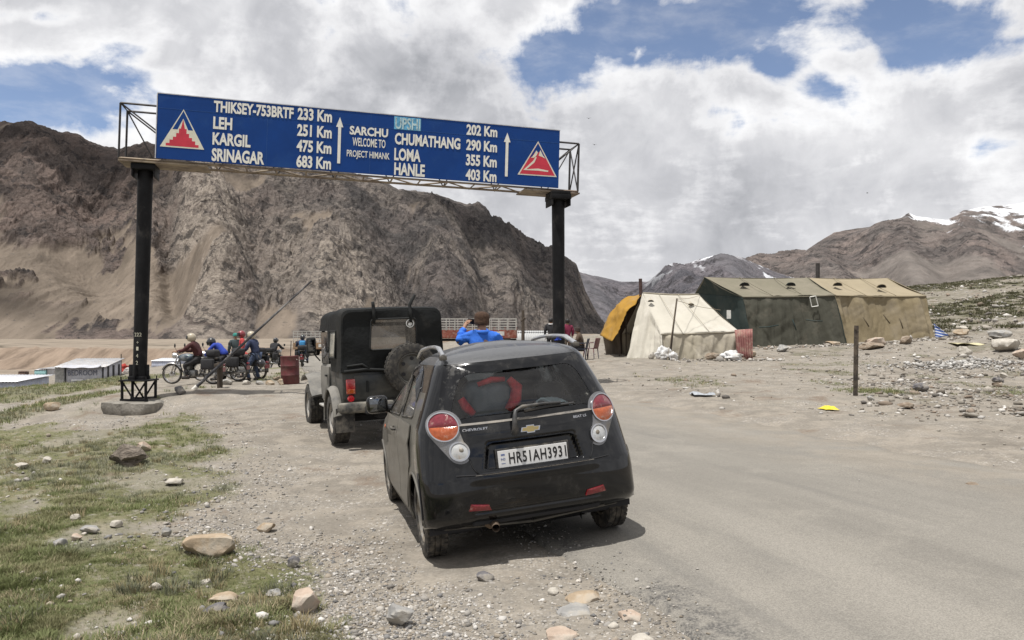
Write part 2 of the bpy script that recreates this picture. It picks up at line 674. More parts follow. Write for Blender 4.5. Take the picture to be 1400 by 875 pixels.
def micro(x, y):
    s, t = road_st(x, y)
    on = sstep(t, -.5, .1) * sstep(-t, -RWID - .5, -RWID + .1)
    cx_, cy_ = CAR_LOC.x, CAR_LOC.y
    r = np.hypot(x, y)
    a = (fbm(x * 1.1, y * 1.1, 4, 1) - .5) * .10 + (fbm(x * 6, y * 6, 4, 2) - .5) * .028
    g = grass_mask(x, y)
    a = a + g * ((fbm(x * 2.6, y * 2.6, 4, 9) - .5) * .10 + .015)
    right = sstep(x - y * .30, 3, 9) * sstep(y, 10, 18)
    a = a + right * ((fbm(x * .8, y * .8, 5, 21, .6) - .5) * .35 * sstep(r, 12, 30))
    dcar = np.min([np.hypot(x - (CAR_LOC + CAR_M @ Vector(q)).x, y - (CAR_LOC + CAR_M @ Vector(q)).y) for q in CAR_W], axis=0)
    lump = sstep(r, 30, 200) * (fbm(x / 14, y / 14, 5, 44) - .5) * 1.6
    yw = y + (fbm(x / 60, y / 60, 4, 5) - .5) * 40
    cl = sstep(yw, 366, 376) * sstep(-yw, -412, -402)
    return a * (1 - .93 * on) * sstep(dcar, .12, .6) + lump * (1 - on) + cl * (fbm(x / 9, y / 22, 4, 91, .6, True) - .5) * 2.5, on


def H(x, y):
    x, y = np.atleast_1d(np.asarray(x, float)), np.atleast_1d(np.asarray(y, float))
    mm, on = micro(x, y)
    return H0(x, y) + mm - on * 0.03


def h1(x, y):
    """height of what one stands on at a point: the tarmac where there is tarmac"""
    s, t = road_st(x, y)
    if 0.25 < t < RWID - .4 and -12 < s < 90:
        return float(H0(np.array([x]), np.array([y]))[0]) + 0.004
    return float(H(x, y)[0])


def ground_at(px, py, lo=2.5, hi=140):
    """point of the ground seen at a pixel"""
    d = ray(px, py)
    ts = np.geomspace(lo, hi, 400)
    X, Y, Z = d.x / d.y * ts, ts, CAMZ + d.z / d.y * ts
    g = H(X, Y)
    below = np.nonzero(Z < g)[0]
    i = below[0] if len(below) else len(ts) - 1
    if i > 0:
        a, b = Z[i - 1] - g[i - 1], Z[i] - g[i]
        k = a / (a - b + 1e-9)
        Yy = ts[i - 1] + k * (ts[i] - ts[i - 1])
    else:
        Yy = ts[0]
    x = d.x / d.y * Yy
    return Vector((x, Yy, float(H(x, Yy)[0])))
# ================================================================ GROUND
def ground_material():
    m = bpy.data.materials.new('stony_ground')
    m.use_nodes = True
    t = NT(m.node_tree)
    t.n.clear()
    P = t.node('ShaderNodeTexCoord').outputs['Object']
    n1 = t.noise(P, 0.35, 6, 0.6)
    n2 = t.noise(P, 2.3, 7, 0.65)
    n3 = t.noise(P, 28.0, 5, 0.7)
    c = t.ramp(n1, [(0.30, (.162, .144, .120)), (0.5, (.198, .178, .150)), (0.70, (.236, .216, .186))])
    c = t.mix(t.ss(n2, 0.42, 0.62), c, (.258, .230, .192))
    c = t.mix(t.ss(t.noise(P, 0.9, 6, .6), 0.57, 0.70), c, (.165, .130, .100))
    # speckle of pebbles: every cell its own tone
    for sc, lo, amt in ((16.0, 0.26, .75), (46.0, 0.34, .7)):
        vo = t.voro(P, sc)
        g = t.node('ShaderNodeSeparateColor', ins={0: vo.outputs['Color']}).outputs[0]
        peb = t.ramp(g, [(0.0, (.12, .115, .11)), (0.35, (.22, .20, .175)), (.7, (.31, .285, .25)), (1.0, (.46, .44, .41))])
        k = t.m('MULTIPLY', t.ss(vo.outputs['Distance'], lo, lo + .12, 1.0, 0.0), t.ss(t.noise(P, 1.4, 4, .6), .45, .62, .12, amt))
        c = t.mix(k, c, peb)
    c = t.mix(1.0, c, t.ramp(n3, [(0.2, (.72,) * 3), (0.8, (1.28,) * 3)]), 'MULTIPLY')
    g_at = t.node('ShaderNodeAttribute', attribute_name='grass').outputs['Fac']
    s_at = t.node('ShaderNodeAttribute', attribute_name='scrub').outputs['Fac']
    gn = t.noise(P, 3.0, 6, .65)
    turf = t.ramp(gn, [(0.28, (.098, .100, .045)), (0.5, (.130, .130, .066)), (0.62, (.165, .155, .090)), (0.8, (.21, .185, .125))])
    turf = t.mix(1.0, turf, t.ramp(t.noise(P, 60, 3, .7), [(0.2, (.6,) * 3), (0.8, (1.4,) * 3)]), 'MULTIPLY')
    c = t.mix(t.m('MULTIPLY', g_at, t.ss(t.noise(P, 9.0, 5, .7), .30, .52), clamp=True), c, turf)
    sn = t.ss(t.noise(P, .8, 7, .7), .42, .54)
    c = t.mix(t.m('MULTIPLY', s_at, sn), c, t.ramp(t.noise(P, 2.5, 4, .7), [(.3, (.070, .070, .038)), (.7, (.120, .112, .068))]))
    # clay of the river bank far off
    cl = t.node('ShaderNodeAttribute', attribute_name='clay').outputs['Fac']
    fv = t.node('ShaderNodeAttribute', attribute_name='faraway').outputs['Fac']
    c = t.mix(fv, c, t.ramp(t.noise(t.scale(P, (.5, 1, 1)), .035, 8, .66), [(.34, (.100, .088, .066)), (.45, (.205, .170, .134)), (.56, (.270, .228, .182)), (.68, (.150, .134, .100))]))
    c = t.mix(cl, c, t.ramp(t.noise(t.scale(P, (1, .12, .5)), .16, 6, .68), [(.34, (.125, .095, .072)), (.5, (.215, .165, .125)), (.66, (.275, .215, .165))]))
    h = t.m('ADD', t.m('MULTIPLY', n3, 0.6), t.m('MULTIPLY', t.noise(P, 120, 3, .6), .35))
    p = t.node('ShaderNodeBsdfPrincipled', ins={'Base Color': c, 'Roughness': .95, 'Specular IOR Level': .15, 'Normal': t.bump(h, .55, .02)})
    t.node('ShaderNodeOutputMaterial', ins={'Surface': p.outputs[0]})
    return m


az = np.radians(np.concatenate([np.linspace(-180, -52, 50)[:-1], np.linspace(-52, -42, 40)[:-1], np.linspace(-42, 42, 760)[:-1], np.linspace(42, 52, 40)[:-1], np.linspace(52, 180, 50)]))
rr = np.concatenate([[0.02, .4, .8], np.geomspace(1.2, 3.0, 16)[:-1], np.geomspace(3.0, 120, 330)[:-1], np.geomspace(120, 500, 130)[:-1], np.geomspace(500, 12000, 40)])
AZ, RR = np.meshgrid(az, rr, indexing='ij')
GX, GY = np.sin(AZ) * RR, np.cos(AZ) * RR
GZ = H(GX.ravel(), GY.ravel()).reshape(GX.shape)
na, nr = GX.shape
idx = np.arange(na * nr).reshape(na, nr)
FQ = np.stack([idx[:-1, :-1], idx[1:, :-1], idx[1:, 1:], idx[:-1, 1:]], -1).reshape(-1, 4)[:, ::-1]
fx, fy = GX.ravel(), GY.ravel()
fr_ = np.hypot(fx, fy)
gm = grass_mask(fx, fy) * sstep(-fr_, -160, -110)
scrub = sstep(fx - fy * .33, 4, 14) * sstep(fr_, 42, 62) * sstep(-fr_, -400, -200)
scrub = np.maximum(scrub * (.35 + .65 * sstep(fbm(fx / 5, fy / 9, 5, 61), .36, .50)), .55 * sstep(fx, 3, 9) * sstep(fr_, 14, 18) * sstep(fbm(fx / 1.6, fy / 2.2, 5, 62), .60, .68))
yw_ = fy + (fbm(fx / 60, fy / 60, 4, 5) - .5) * 40
clay = sstep(yw_, 364, 376) * sstep(-yw_, -406, -400) * (fx < 60) * (fr_ > 200)
faraway = sstep(fr_, 110, 180)
scrub = np.maximum(scrub, sstep(yw_, 400, 406) * sstep(-yw_, -470, -425) * sstep(fbm(fx / 26, fy / 60, 4, 66), .38, .50) * (fx < 60))
ground = np_mesh('ground', np.stack([fx, fy, GZ.ravel()], 1), FQ, ground_material(), attrs={'grass': gm, 'scrub': scrub, 'clay': clay, 'faraway': faraway})
tag(ground, kind='structure')

# ================================================================ ROAD
def road_material():
    m = bpy.data.materials.new('dusty_tarmac')
    m.use_nodes = True
    t = NT(m.node_tree)
    t.n.clear()
    P = t.node('ShaderNodeTexCoord').outputs['Object']
    x, y, z = t.sep(P)
    st = t.xyz(x, t.m('MULTIPLY', y, .10), z)
    c = t.ramp(t.noise(st, 1.1, 6, .6), [(.30, (.168, .157, .139)), (.5, (.202, .189, .166)), (.7, (.242, .226, .198))])
    c = t.mix(t.ss(t.noise(P, 1.6, 7, .65), .48, .66, 0, .6), c, (.245, .228, .198))
    c = t.mix(t.ss(t.noise(st, 3.0, 6, .6, .3), .55, .72, 0, .45), c, (.160, .152, .138))
    dr = t.node('ShaderNodeAttribute', attribute_name='drift').outputs['Fac']
    c = t.mix(t.m('MULTIPLY', dr, t.ss(t.noise(P, 1.3, 7, .68), .34, .56)), c, t.ramp(t.noise(P, 2.3, 6, .65), [(.35, (.205, .184, .153)), (.65, (.255, .230, .194))]))
    vo = t.voro(P, 150.0)
    g = t.node('ShaderNodeSeparateColor', ins={0: vo.outputs['Color']}).outputs[0]
    c = t.mix(1.0, c, t.ramp(g, [(.0, (.78,) * 3), (1, (1.2,) * 3)]), 'MULTIPLY')
    c = t.mix(t.m('MULTIPLY', t.ss(t.noise(P, 22, 4, .7), .66, .74), .5), c, (.12, .115, .105))
    ed = t.node('ShaderNodeAttribute', attribute_name='edge').outputs['Fac']
    c = t.mix(t.m('MULTIPLY', ed, t.ss(t.noise(P, 7, 6, .7), .40, .58)), c, t.mix(t.ss(t.noise(P, 60, 3, .7), .45, .6), (.085, .082, .078), (.20, .188, .168)))
    h = t.m('ADD', t.noise(P, 150, 3, .6), t.m('MULTIPLY', t.noise(P, 9, 4, .6), .8))
    p = t.node('ShaderNodeBsdfPrincipled', ins={'Base Color': c, 'Roughness': .93, 'Specular IOR Level': .2, 'Normal': t.bump(h, .35, .012)})
    t.node('ShaderNodeOutputMaterial', ins={'Surface': p.outputs[0]})
    return m


sv = np.concatenate([np.arange(-12, 14, .06), np.geomspace(14, 110, 260)])
el_, er_ = road_edge(sv)
tv = np.concatenate([[-.10, -.03, 0], np.linspace(.03, .97, 44), [1, 1.03, 1.06]])
Sg, Tg = np.meshgrid(sv, tv, indexing='ij')
Tm = el_[:, None] + np.clip(Tg, 0, 1) * (er_ - el_)[:, None] + (Tg - np.clip(Tg, 0, 1)) * 4
Xg, Yg = road_xy(Sg, Tm)
Zg = H0(Xg, Yg) + .004 - .030 * sstep(Tm - er_[:, None], -.9, 0)
Zg = Zg + (fbm(Xg * 1.2, Yg * 1.2, 4, 15) - .5) * .02
Zg -= np.where(Tg < 0, .16, np.where(Tg > 1, .10, 0)) * np.minimum(1, np.abs(Tg - np.clip(Tg, 0, 1)) / .03)
dc = np.min([np.hypot(Xg - (CAR_LOC + CAR_M @ Vector(q)).x, Yg - (CAR_LOC + CAR_M @ Vector(q)).y) for q in CAR_W], axis=0)
Zg = Zg - .006 * (1 - sstep(dc, .1, .5))
# to the road's own frame so its wear runs along it
lx = (Xg - RX) * math.cos(RA) + (Yg - RY) * math.sin(RA)
ly = -(Xg - RX) * math.sin(RA) + (Yg - RY) * math.cos(RA)
idx = np.arange(Sg.size).reshape(Sg.shape)
FQ = np.stack([idx[:-1, :-1], idx[1:, :-1], idx[1:, 1:], idx[:-1, 1:]], -1).reshape(-1, 4)[:, ::-1]
road = np_mesh('road', np.stack([lx.ravel(), ly.ravel(), Zg.ravel()], 1), FQ, road_material(), attrs={'drift': sstep(Tm - er_[:, None], -2.4, -.3).ravel(), 'edge': (sstep(-(Tm - el_[:, None]), -.55, -.05) * sstep(fbm(Xg * 1.3, Yg * 1.3, 3, 8), .36, .55)).ravel()})
road.location = (RX, RY, 0)
road.rotation_euler = (0, 0, RA)
tag(road, kind='structure')

# ================================================================ MOUNTAINS
def mountain_material(name, slate, brown, pale, scree, strata=1.0, sc=1.0):
    m = bpy.data.materials.new(name)
    m.use_nodes = True
    t = NT(m.node_tree)
    t.n.clear()
    P = t.node('ShaderNodeTexCoord').outputs['Object']
    A = lambda nm: t.node('ShaderNodeAttribute', attribute_name=nm).outputs['Fac']
    Pz = t.scale(P, (1, 1, 1))
    c = t.mix(A('warm'), slate, brown)
    c = t.mix(t.ss(t.noise(P, .012 * sc, 6, .6), .40, .62), c, t.mix(1.0, c, (1.65, 1.56, 1.50), 'MULTIPLY'))
    x, y, z = t.sep(P)
    # tilted, folded strata
    fold = t.noise(P, .0035 * sc, 5, .55)
    band = t.m('ADD', t.m('ADD', z, t.m('MULTIPLY', x, .55)), t.m('MULTIPLY', fold, 420.0 / sc))
    bn = t.noise(t.xyz(0.0, 0.0, band), .045 * sc, 5, .7)
    c = t.mix(1.0, c, t.ramp(bn, [(.3, (.55,) * 3), (.5, (1.0,) * 3), (.7, (1.5, 1.45, 1.40))]), 'MULTIPLY') if strata else c
    c = t.mix(t.m('MULTIPLY', A('pale'), t.ss(bn, .36, .56)), c, pale)
    c = t.mix(1.0, c, t.ramp(t.noise(P, .09 * sc, 5, .7), [(.25, (.66,) * 3), (.75, (1.32,) * 3)]), 'MULTIPLY')
    c = t.mix(t.m('MULTIPLY', t.ss(t.noise(P, .035 * sc, 5, .7), .53, .60), .7), c, (.038, .036, .037))
    sn = t.noise(t.scale(P, (1, .35, .35)), .018 * sc, 6, .6)
    scr = t.ramp(sn, [(.3, tuple(k * .72 for k in scree)), (.5, scree), (.7, tuple(k * 1.25 for k in scree))])
    s2 = t.noise(t.scale(P, (1, .22, .22)), .07 * sc, 6, .65)
    scr = t.mix(1.0, scr, t.ramp(s2, [(.3, (.76,) * 3), (.7, (1.22,) * 3)]), 'MULTIPLY')
    scr = t.mix(t.m('MULTIPLY', t.ss(t.noise(P, .16 * sc, 4, .7), .60, .68), .7), scr, (.075, .068, .064))
    c = t.mix(A('scree'), c, scr)
    snow = A('snow')
    c = t.mix(snow, c, (.82, .84, .88))
    hh = t.m('ADD', t.noise(P, .05 * sc, 7, .68), t.m('MULTIPLY', bn, .5))
    k = t.m('SUBTRACT', 1.0, t.m('MULTIPLY', A('scree'), .85))
    b = t.node('ShaderNodeBump', ins={'Strength': t.m('MULTIPLY', k, 1.0), 'Distance': 16.0 / sc, 'Height': hh})
    p = t.node('ShaderNodeBsdfPrincipled', ins={'Base Color': c, 'Roughness': .95, 'Specular IOR Level': .1, 'Normal': b.outputs[0]})
    t.node('ShaderNodeOutputMaterial', ins={'Surface': p.outputs[0]})
    return m


def mountain(name, prof, base, ridge, px0, px1, nu, nv, material, zb, spurs, shape, fn_attr, amp, grain, jag=3.0, seed=0, back=1200):
    """a range: its ridge seen from the road runs through prof; base and ridge give its depth along the way"""
    u = np.linspace(px0, px1, nu)
    py = np.interp(u, *zip(*prof))
    yb = np.interp(u, *zip(*base))
    yr = np.interp(u, *zip(*ridge))
    uu = (u - CX) / F
    zr = CAMZ + (450 - py) / F * yr
    jg = (fbm(u / 9.0, u * 0 + seed, 4, seed + 5, .6) - .5) * jag * 2 * yr / F
    tt = np.concatenate([np.linspace(-.06, 1, nv), [1.04, 1.12, 1.3, 1.8]])
    Tt, _ = np.meshgrid(tt, u)
    tc_ = np.clip(Tt, 0, 1)
    # wavering foot and face
    Y = yb[:, None] + Tt * (yr - yb)[:, None]
    X = uu[:, None] * Y
    Pz = np.interp(tc_, *zip(*shape))
    env = np.clip(tc_ * 6, 0, 1) * np.clip((1 - tc_) * 5, 0, 1)
    env = env * env * (3 - 2 * env)
    wx = X + (fbm(X / (grain * 3), Y / (grain * 4), 4, seed + 40) - .5) * grain * 2.4
    rib = fbm(wx / grain, Y / (grain * 4.6), 6, seed + 11, .52, True)
    big = fbm(wx / (grain * 4.2), Y / (grain * 7), 4, seed + 23, .5, True)
    fine = fbm(wx / (grain * .26), Y / (grain * .75), 5, seed + 51, .6, True)
    Z = zb + (zr - zb)[:, None] * Pz
    attrs = fn_attr(u[:, None] + 0 * Tt, tc_, X, Y, rib, big, fine)
    rock = 1 - .72 * attrs['scree']
    D = ((big - .55) * 2.0 * amp + (rib - .55) * 2.7 * amp * rock + (fine - .5) * 1.15 * amp * rock + (fbm(X / (grain * .09), Y / (grain * .14), 3, seed + 71, .6, True) - .5) * .34 * amp * rock)
    for (c, wd, a, lean, t0, t1) in spurs:
        q = (u[:, None] + lean * (tc_ - .5) - c) / wd
        D = D + .72 * a * np.exp(-q * q * 1.6) * sstep(tc_, t0 - .12, t0 + .1) * sstep(-tc_, -t1 - .1, -t1 + .12)
    Z = Z + D * env + jg[:, None] * sstep(tc_, .85, 1)
    Z = np.where(Tt > 1, (zr + jg)[:, None] - (Tt - 1) * back * .55, Z)
    Z = np.where(Tt < 0, zb - 6, Z)
    idx = np.arange(Z.size).reshape(Z.shape)
    FQ = np.stack([idx[:-1, :-1], idx[1:, :-1], idx[1:, 1:], idx[:-1, 1:]], -1).reshape(-1, 4)
    # steep faces shed their scree
    o = np_mesh(name, np.stack([X.ravel(), Y.ravel(), Z.ravel()], 1), FQ, material, attrs={k: np.clip(v_, 0, 1).ravel() for k, v_ in attrs.items()})
    return tag(o, kind='structure')


def blob(u, t, c, w_, tc_, th, p=1.2):
    return np.exp(-np.abs((u - c) / w_) ** 2 * p - np.abs((t - tc_) / th) ** 2 * p)


def attr_left(u, t, X, Y, rib, big, fine):
    s = 1.25 * blob(u, t, 60, 190, .14, .26) + 1.1 * blob(u, t, -120, 160, .2, .3) + .9 * blob(u, t, 160, 45, .36, .3) + blob(u, t, 372, 34, .06, .14) + .85 * blob(u, t, 430, 55, .52, .16) + .8 * blob(u, t, 330, 60, .78, .1) \
        + .7 * blob(u, t, 510, 22, .10, .12) + .55 * blob(u, t, 620, 120, .02, .06)
    s = sstep(s + (fbm(X / 70, Y / 140, 5, 71) - .5) * 1.5 - (rib - .55) * .9, .38, .62)
    crag = sstep(fbm(X / 45, Y / 60, 5, 83, .6), .60, .68) * (u < 230) * sstep(t, .08, .2)
    s = s * (1 - crag)
    rubble = blob(u, t, 150, 95, .0, .08) * .9
    s = s * (1 - sstep(rubble + (fine - .5), .45, .7))
    warm = sstep(-u, -520, -130) * (.7 + .6 * (fbm(X / 160, Y / 160, 4, 5) - .3))
    pale = np.maximum(np.maximum(1.3 * blob(u, t, 285, 52, .36, .48), 1.2 * blob(u, t, 470, 64, .14, .24)), .55 * blob(u, t, 400, 80, .34, .34)) * sstep(rib + .5 * fine, .45, .85) * 1.3
    pale = np.maximum(pale, .35 * sstep(fbm(X / 120, Y / 220, 5, 17, .55, True), .60, .8) * (u > 350))
    return {'scree': s, 'warm': warm, 'pale': pale, 'snow': s * 0}


MT_LEFT = mountain_material('weathered_crag', (.082, .076, .074), (.102, .084, .076), (.34, .295, .25), (.158, .130, .104))
mountain('mountain', [(-500, 120), (-250, 150), (-60, 158), (0, 165), (40, 168), (70, 177), (105, 182), (125, 195), (160, 203), (185, 196), (200, 193), (215, 198), (300, 205), (400, 222), (480, 235), (525, 249), (545, 258), (590, 264),
                      (640, 280), (652, 275), (664, 283), (672, 297), (690, 310), (712, 318), (722, 327), (745, 340), (775, 352), (788, 361), (793, 376), (800, 396), (812, 420), (822, 436), (834, 452), (850, 470)],
         [(-500, 760), (0, 880), (300, 930), (420, 1000), (600, 1150), (760, 1500), (860, 1900)],
         [(-500, 1500), (0, 1600), (300, 1560), (420, 1700), (540, 1800), (680, 1900), (790, 2050), (860, 2060)], -500, 850, 1500, 400, MT_LEFT, -11,
         [(285, 44, 78, 60, .0, .92), (345, 22, -30, 40, .1, .7), (470, 60, 66, -110, .0, .6), (395, 30, -36, 0, .0, .45), (130, 70, -60, -40, .25, .8), (40, 60, 30, 0, .55, 1.0), (610, 46, 52, 60, .0, .9), (700, 40, 46, 40, .0, .9),
          (655, 16, -46, 50, .0, .8), (760, 30, 34, 30, .0, .95), (540, 26, -40, 60, .1, .8), (230, 20, -36, 20, .1, .85)],
         [(0, 0), (.12, .10), (.35, .30), (.6, .55), (.75, .72), (.85, .84), (.93, .95), (1, 1)], attr_left, 17, 62, 2.2, 3)


def attr_dark(u, t, X, Y, rib, big, fine):
    sn = sstep(fbm(X / 130, Y / 500, 4, 15, .55, True), .72, .80) * sstep(t, .55, .95) * sstep(u, 860, 940)
    sn = np.maximum(sn, sstep(fine, .62, .74) * sstep(t, .90, .98) * (.6 * sstep(-np.abs(u - 960), -90, -20)))
    return {'scree': .45 * sstep(big, .5, .62), 'warm': 0 * u + .15, 'pale': 0 * u, 'snow': sn}


MT_DARK = mountain_material('dark_far_slope', (.095, .096, .112), (.13, .11, .10), (.18, .18, .18), (.125, .120, .126), sc=.35)
mountain('mountain', [(700, 350), (760, 362), (795, 373), (850, 385), (885, 385), (920, 367), (955, 355), (985, 347), (1015, 352), (1060, 372), (1150, 400), (1300, 440)],
         [(700, 2600), (1300, 3000)], [(700, 4300), (900, 4600), (1300, 4700)], 700, 1250, 520, 160, MT_DARK, -12,
         [(860, 30, -90, 30, .1, .9), (940, 40, 110, 90, .0, .9), (1000, 40, 80, 40, 0, .9)], [(0, 0), (.3, .22), (.7, .62), (.9, .9), (1, 1)], attr_dark, 24, 190, .9, 60)


def attr_right(u, t, X, Y, rib, big, fine):
    s = sstep(1 - t + (fbm(X / 260, Y / 600, 5, 33) - .5) * 1.4 + (.5 - rib) * .6, .35, .75) * .8
    lim = np.interp(u, [1180, 1215, 1240, 1300, 1400, 1900], [1.2, .93, .86, .83, .78, .70])
    sn = sstep(t + (fbm(X / 120, Y / 240, 5, 39, .6) - .5) * .55 + (fine - .5) * .12, lim - .02, lim + .05) * sstep(fbm(X / 90, Y / 320, 4, 43, .6), .40, .50)
    return {'scree': s, 'warm': .75 + 0 * u, 'pale': .3 * sstep(rib, .6, .8), 'snow': sn}


MT_RIGHT = mountain_material('brown_far_slope', (.102, .095, .096), (.122, .106, .099), (.19, .175, .162), (.150, .134, .121), sc=.3)
mountain('mountain', [(780, 420), (880, 392), (930, 376), (985, 360), (1018, 357), (1050, 352), (1075, 349), (1100, 344), (1118, 332), (1140, 318), (1170, 312), (1190, 310), (1222, 303), (1233, 296), (1244, 291), (1256, 296), (1280, 299), (1296, 301),
                      (1318, 288), (1345, 283), (1372, 281), (1400, 277), (1500, 262), (1700, 250), (2100, 300)],
         [(780, 3600), (2100, 3000)], [(780, 6200), (1200, 6600), (2100, 6200)], 780, 2000, 760, 170, MT_RIGHT, -12,
         [(1120, 60, 160, 150, 0, .95), (1240, 40, 140, 90, .2, .98), (1040, 40, 90, 60, 0, .9), (1330, 60, 170, 120, 0, .9), (1180, 30, -110, 90, .1, .9)],
         [(0, 0), (.25, .17), (.6, .50), (.85, .82), (1, 1)], attr_right, 27, 210, 1.0, 120)

# ================================================================ CLOUDS OVERHEAD (unseen, added high above the frame to shade the mountain)
def shade_cloud_mat():
    m = bpy.data.materials.new('shade_cloud')
    m.use_nodes = True
    t = NT(m.node_tree)
    t.n.clear()
    a = t.node('ShaderNodeBsdfDiffuse', ins={'Color': (.9, .9, .92)})
    b = t.node('ShaderNodeBsdfTransparent', ins={'Color': (1, 1, 1)})
    x = t.node('ShaderNodeMixShader', ins={0: .17, 1: b.outputs[0], 2: a.outputs[0]})
    t.node('ShaderNodeOutputMaterial', ins={'Surface': x.outputs[0]})
    return m


CLM = shade_cloud_mat()
for (cx_, cy_, cz_, rx, ry, sd_) in ((-900, 1440, 330, 300, 190, 1), (-640, 1500, 300, 130, 110, 2), (60, 1840, 250, 250, 270, 3), (-180, 1720, 330, 160, 150, 4), (-640, 960, 20, 120, 50, 5), (900, 5200, 500, 700, 420, 6)):
    c = Vector((cx_, cy_, cz_)) + SUN * (1900 if cy_ < 4000 else 6000)
    bm = B()
    rnd = random.Random(sd_)
    for k in range(9):
        a_, r_ = rnd.uniform(0, 6.28), rnd.uniform(0, .75) ** .7
        s_ = rnd.uniform(.35, .6)
        bmesh.ops.create_icosphere(bm, subdivisions=3, radius=1, matrix=Matrix.Translation((rx * r_ * math.cos(a_), ry * r_ * math.sin(a_), rnd.uniform(0, .2) * rx)) @ Matrix.Diagonal((rx * s_, ry * s_, rx * s_ * .35, 1)))
    for q in bm.verts:
        n_ = fbm(np.array([q.co.x / rx * 3.1 + sd_ * 5]), np.array([q.co.y / ry * 3.1 + q.co.z / rx * 2]), 4, sd_)[0]
        q.co *= .75 + .6 * (n_ - .1)
    o = obj('cloud', bm, CLM, None, True)
    o.location = c
    tag(o, kind='structure')
# ================================================================ MATERIALS FOR VEHICLES
DUST = (.30, .265, .215)
PAINT = mat('dusty_black_paint', (.005, .0052, .006), .10, var=.2, dust=(.028, .0265, .024), dust_amt=.22, dscale=8, drough=.45, coat=.40, vscale=5, spec=.34)
PAINT_SIDE = mat('dust_coated_black_paint', (.018, .018, .018), .32, var=.15, dust=(.110, .103, .088), dust_amt=.85, dscale=2.6, drough=.6, coat=.25, vscale=5)
PAINT_ROOF = mat('dusty_sky_sheen_paint', (.034, .036, .040), .36, var=.12, dust=(.070, .072, .076), dust_amt=.8, dscale=60, drough=.55, coat=.4, vscale=5)  # dust film, with the grey sky reflection put into the colour
PLASTIC = mat('black_plastic', (.016, .016, .017), .5, var=.2, dust=(.16, .145, .12), dust_amt=.45, dscale=6)
RUBBER = mat('dusty_tyre_rubber', (.022, .021, .020), .85, var=.2, dust=(.12, .105, .085), dust_amt=.45, dscale=14, bump=.5, bscale=90, bdist=.004)
STEEL = mat('dull_wheel_steel', (.30, .29, .27), .45, .7, var=.15, dust=(.24, .21, .17), dust_amt=.6, dscale=8)
CHROME = mat('chrome', (.55, .55, .56), .2, 1.0, var=.05, dust=(.3, .27, .22), dust_amt=.2)
SILVER = mat('silver_rail', (.55, .56, .57), .32, .85, var=.06, dust=(.3, .27, .22), dust_amt=.25)
FRIT = mat('black_glass_border', (.006, .006, .007), .10, var=.1, dust=(.05, .048, .044), dust_amt=.3, dscale=14)
DARKIN = mat('dark_cabin_lining', (.022, .022, .024), .9)
SEATCL = mat('charcoal_seat_cloth', (.035, .035, .040), .9)


def lens_mat(name, col, rough=.12):
    return mat(name, col, rough, var=.15, vscale=40, coat=.8, dust=(.30, .24, .19), dust_amt=.2, dscale=20, bump=.25, bscale=160, bdist=.003)


RED_LENS = lens_mat('red_lens', (.17, .016, .028))
AMBER_LENS = lens_mat('amber_lens', (.34, .070, .014))
CLEAR_LENS = lens_mat('clear_lens', (.42, .43, .43))


def glass_mat(name, tint, dust_lo, dust_hi):
    m = bpy.data.materials.new(name)
    m.use_nodes = True
    t = NT(m.node_tree)
    t.n.clear()
    P = t.node('ShaderNodeTexCoord').outputs['Object']
    tr = t.node('ShaderNodeBsdfTransparent', ins={'Color': tint})
    gl = t.node('ShaderNodeBsdfGlossy', ins={'Color': (1, 1, 1), 'Roughness': .04})
    fr = t.node('ShaderNodeFresnel', ins={'IOR': 1.5})
    a = t.node('ShaderNodeMixShader', ins={0: fr.outputs[0], 1: tr.outputs[0], 2: gl.outputs[0]})
    df = t.node('ShaderNodeBsdfDiffuse', ins={'Color': (.36, .33, .29)})
    k = t.m('MULTIPLY', t.ss(t.noise(P, 3.0, 7, .7), .35, .75, dust_lo, dust_hi), t.ss(t.noise(P, 130, 3, .6), .3, .62, .55, 1.5), clamp=True)
    b = t.node('ShaderNodeMixShader', ins={0: k, 1: a.outputs[0], 2: df.outputs[0]})
    t.node('ShaderNodeOutputMaterial', ins={'Surface': b.outputs[0]})
    return m


CAR_GLASS = glass_mat('dusty_tinted_glass', (.78, .82, .82), .006, .035)
SIDE_GLASS = glass_mat('dusty_side_glass', (.36, .38, .38), .12, .30)

# ================================================================ HATCHBACK
car = thing('hatchback_car', 'dusty black hatchback with silver roof rails parked on the road edge', 'car')
car.matrix_world = Matrix.Translation(CAR_LOC) @ CAR_M.to_4x4()

_tab = np.array([  # z, half width, rear y, front y, corner depth, corner power
    (.19, .760, -.30, 2.96, .20, 3.4), (.255, .785, -.36, 3.00, .20, 3.6), (.285, .795, -.47, 3.02, .23, 3.6), (.34, .797, -.525, 3.05, .25, 3.5), (.42, .797, -.545, 3.07, .27, 3.2), (.52, .798, -.553, 3.07, .28, 3.0),
    (.60, .798, -.548, 3.06, .29, 2.8), (.66, .796, -.532, 3.05, .30, 2.7), (.75, .790, -.512, 2.98, .31, 2.5), (.85, .780, -.494, 2.78, .32, 2.4), (.95, .762, -.470, 2.42, .32, 2.4),
    (1.0, .742, -.456, 2.22, .32, 2.4), (1.1, .700, -.424, 1.96, .31, 2.4), (1.2, .660, -.388, 1.73, .30, 2.4), (1.3, .618, -.345, 1.50, .29, 2.4), (1.38, .580, -.305, 1.30, .28, 2.5),
    (1.41, .560, -.280, 1.22, .28, 2.6), (1.445, .525, -.215, 1.14, .28, 2.6), (1.475, .460, -.105, 1.05, .28, 2.5), (1.503, .360, .06, .92, .25, 2.3), (1.525, .220, .24, .80, .2, 2.1), (1.536, .06, .44, .60, .05, 2.0)])
_zf = np.linspace(.19, 1.536, 400)
_sm = []
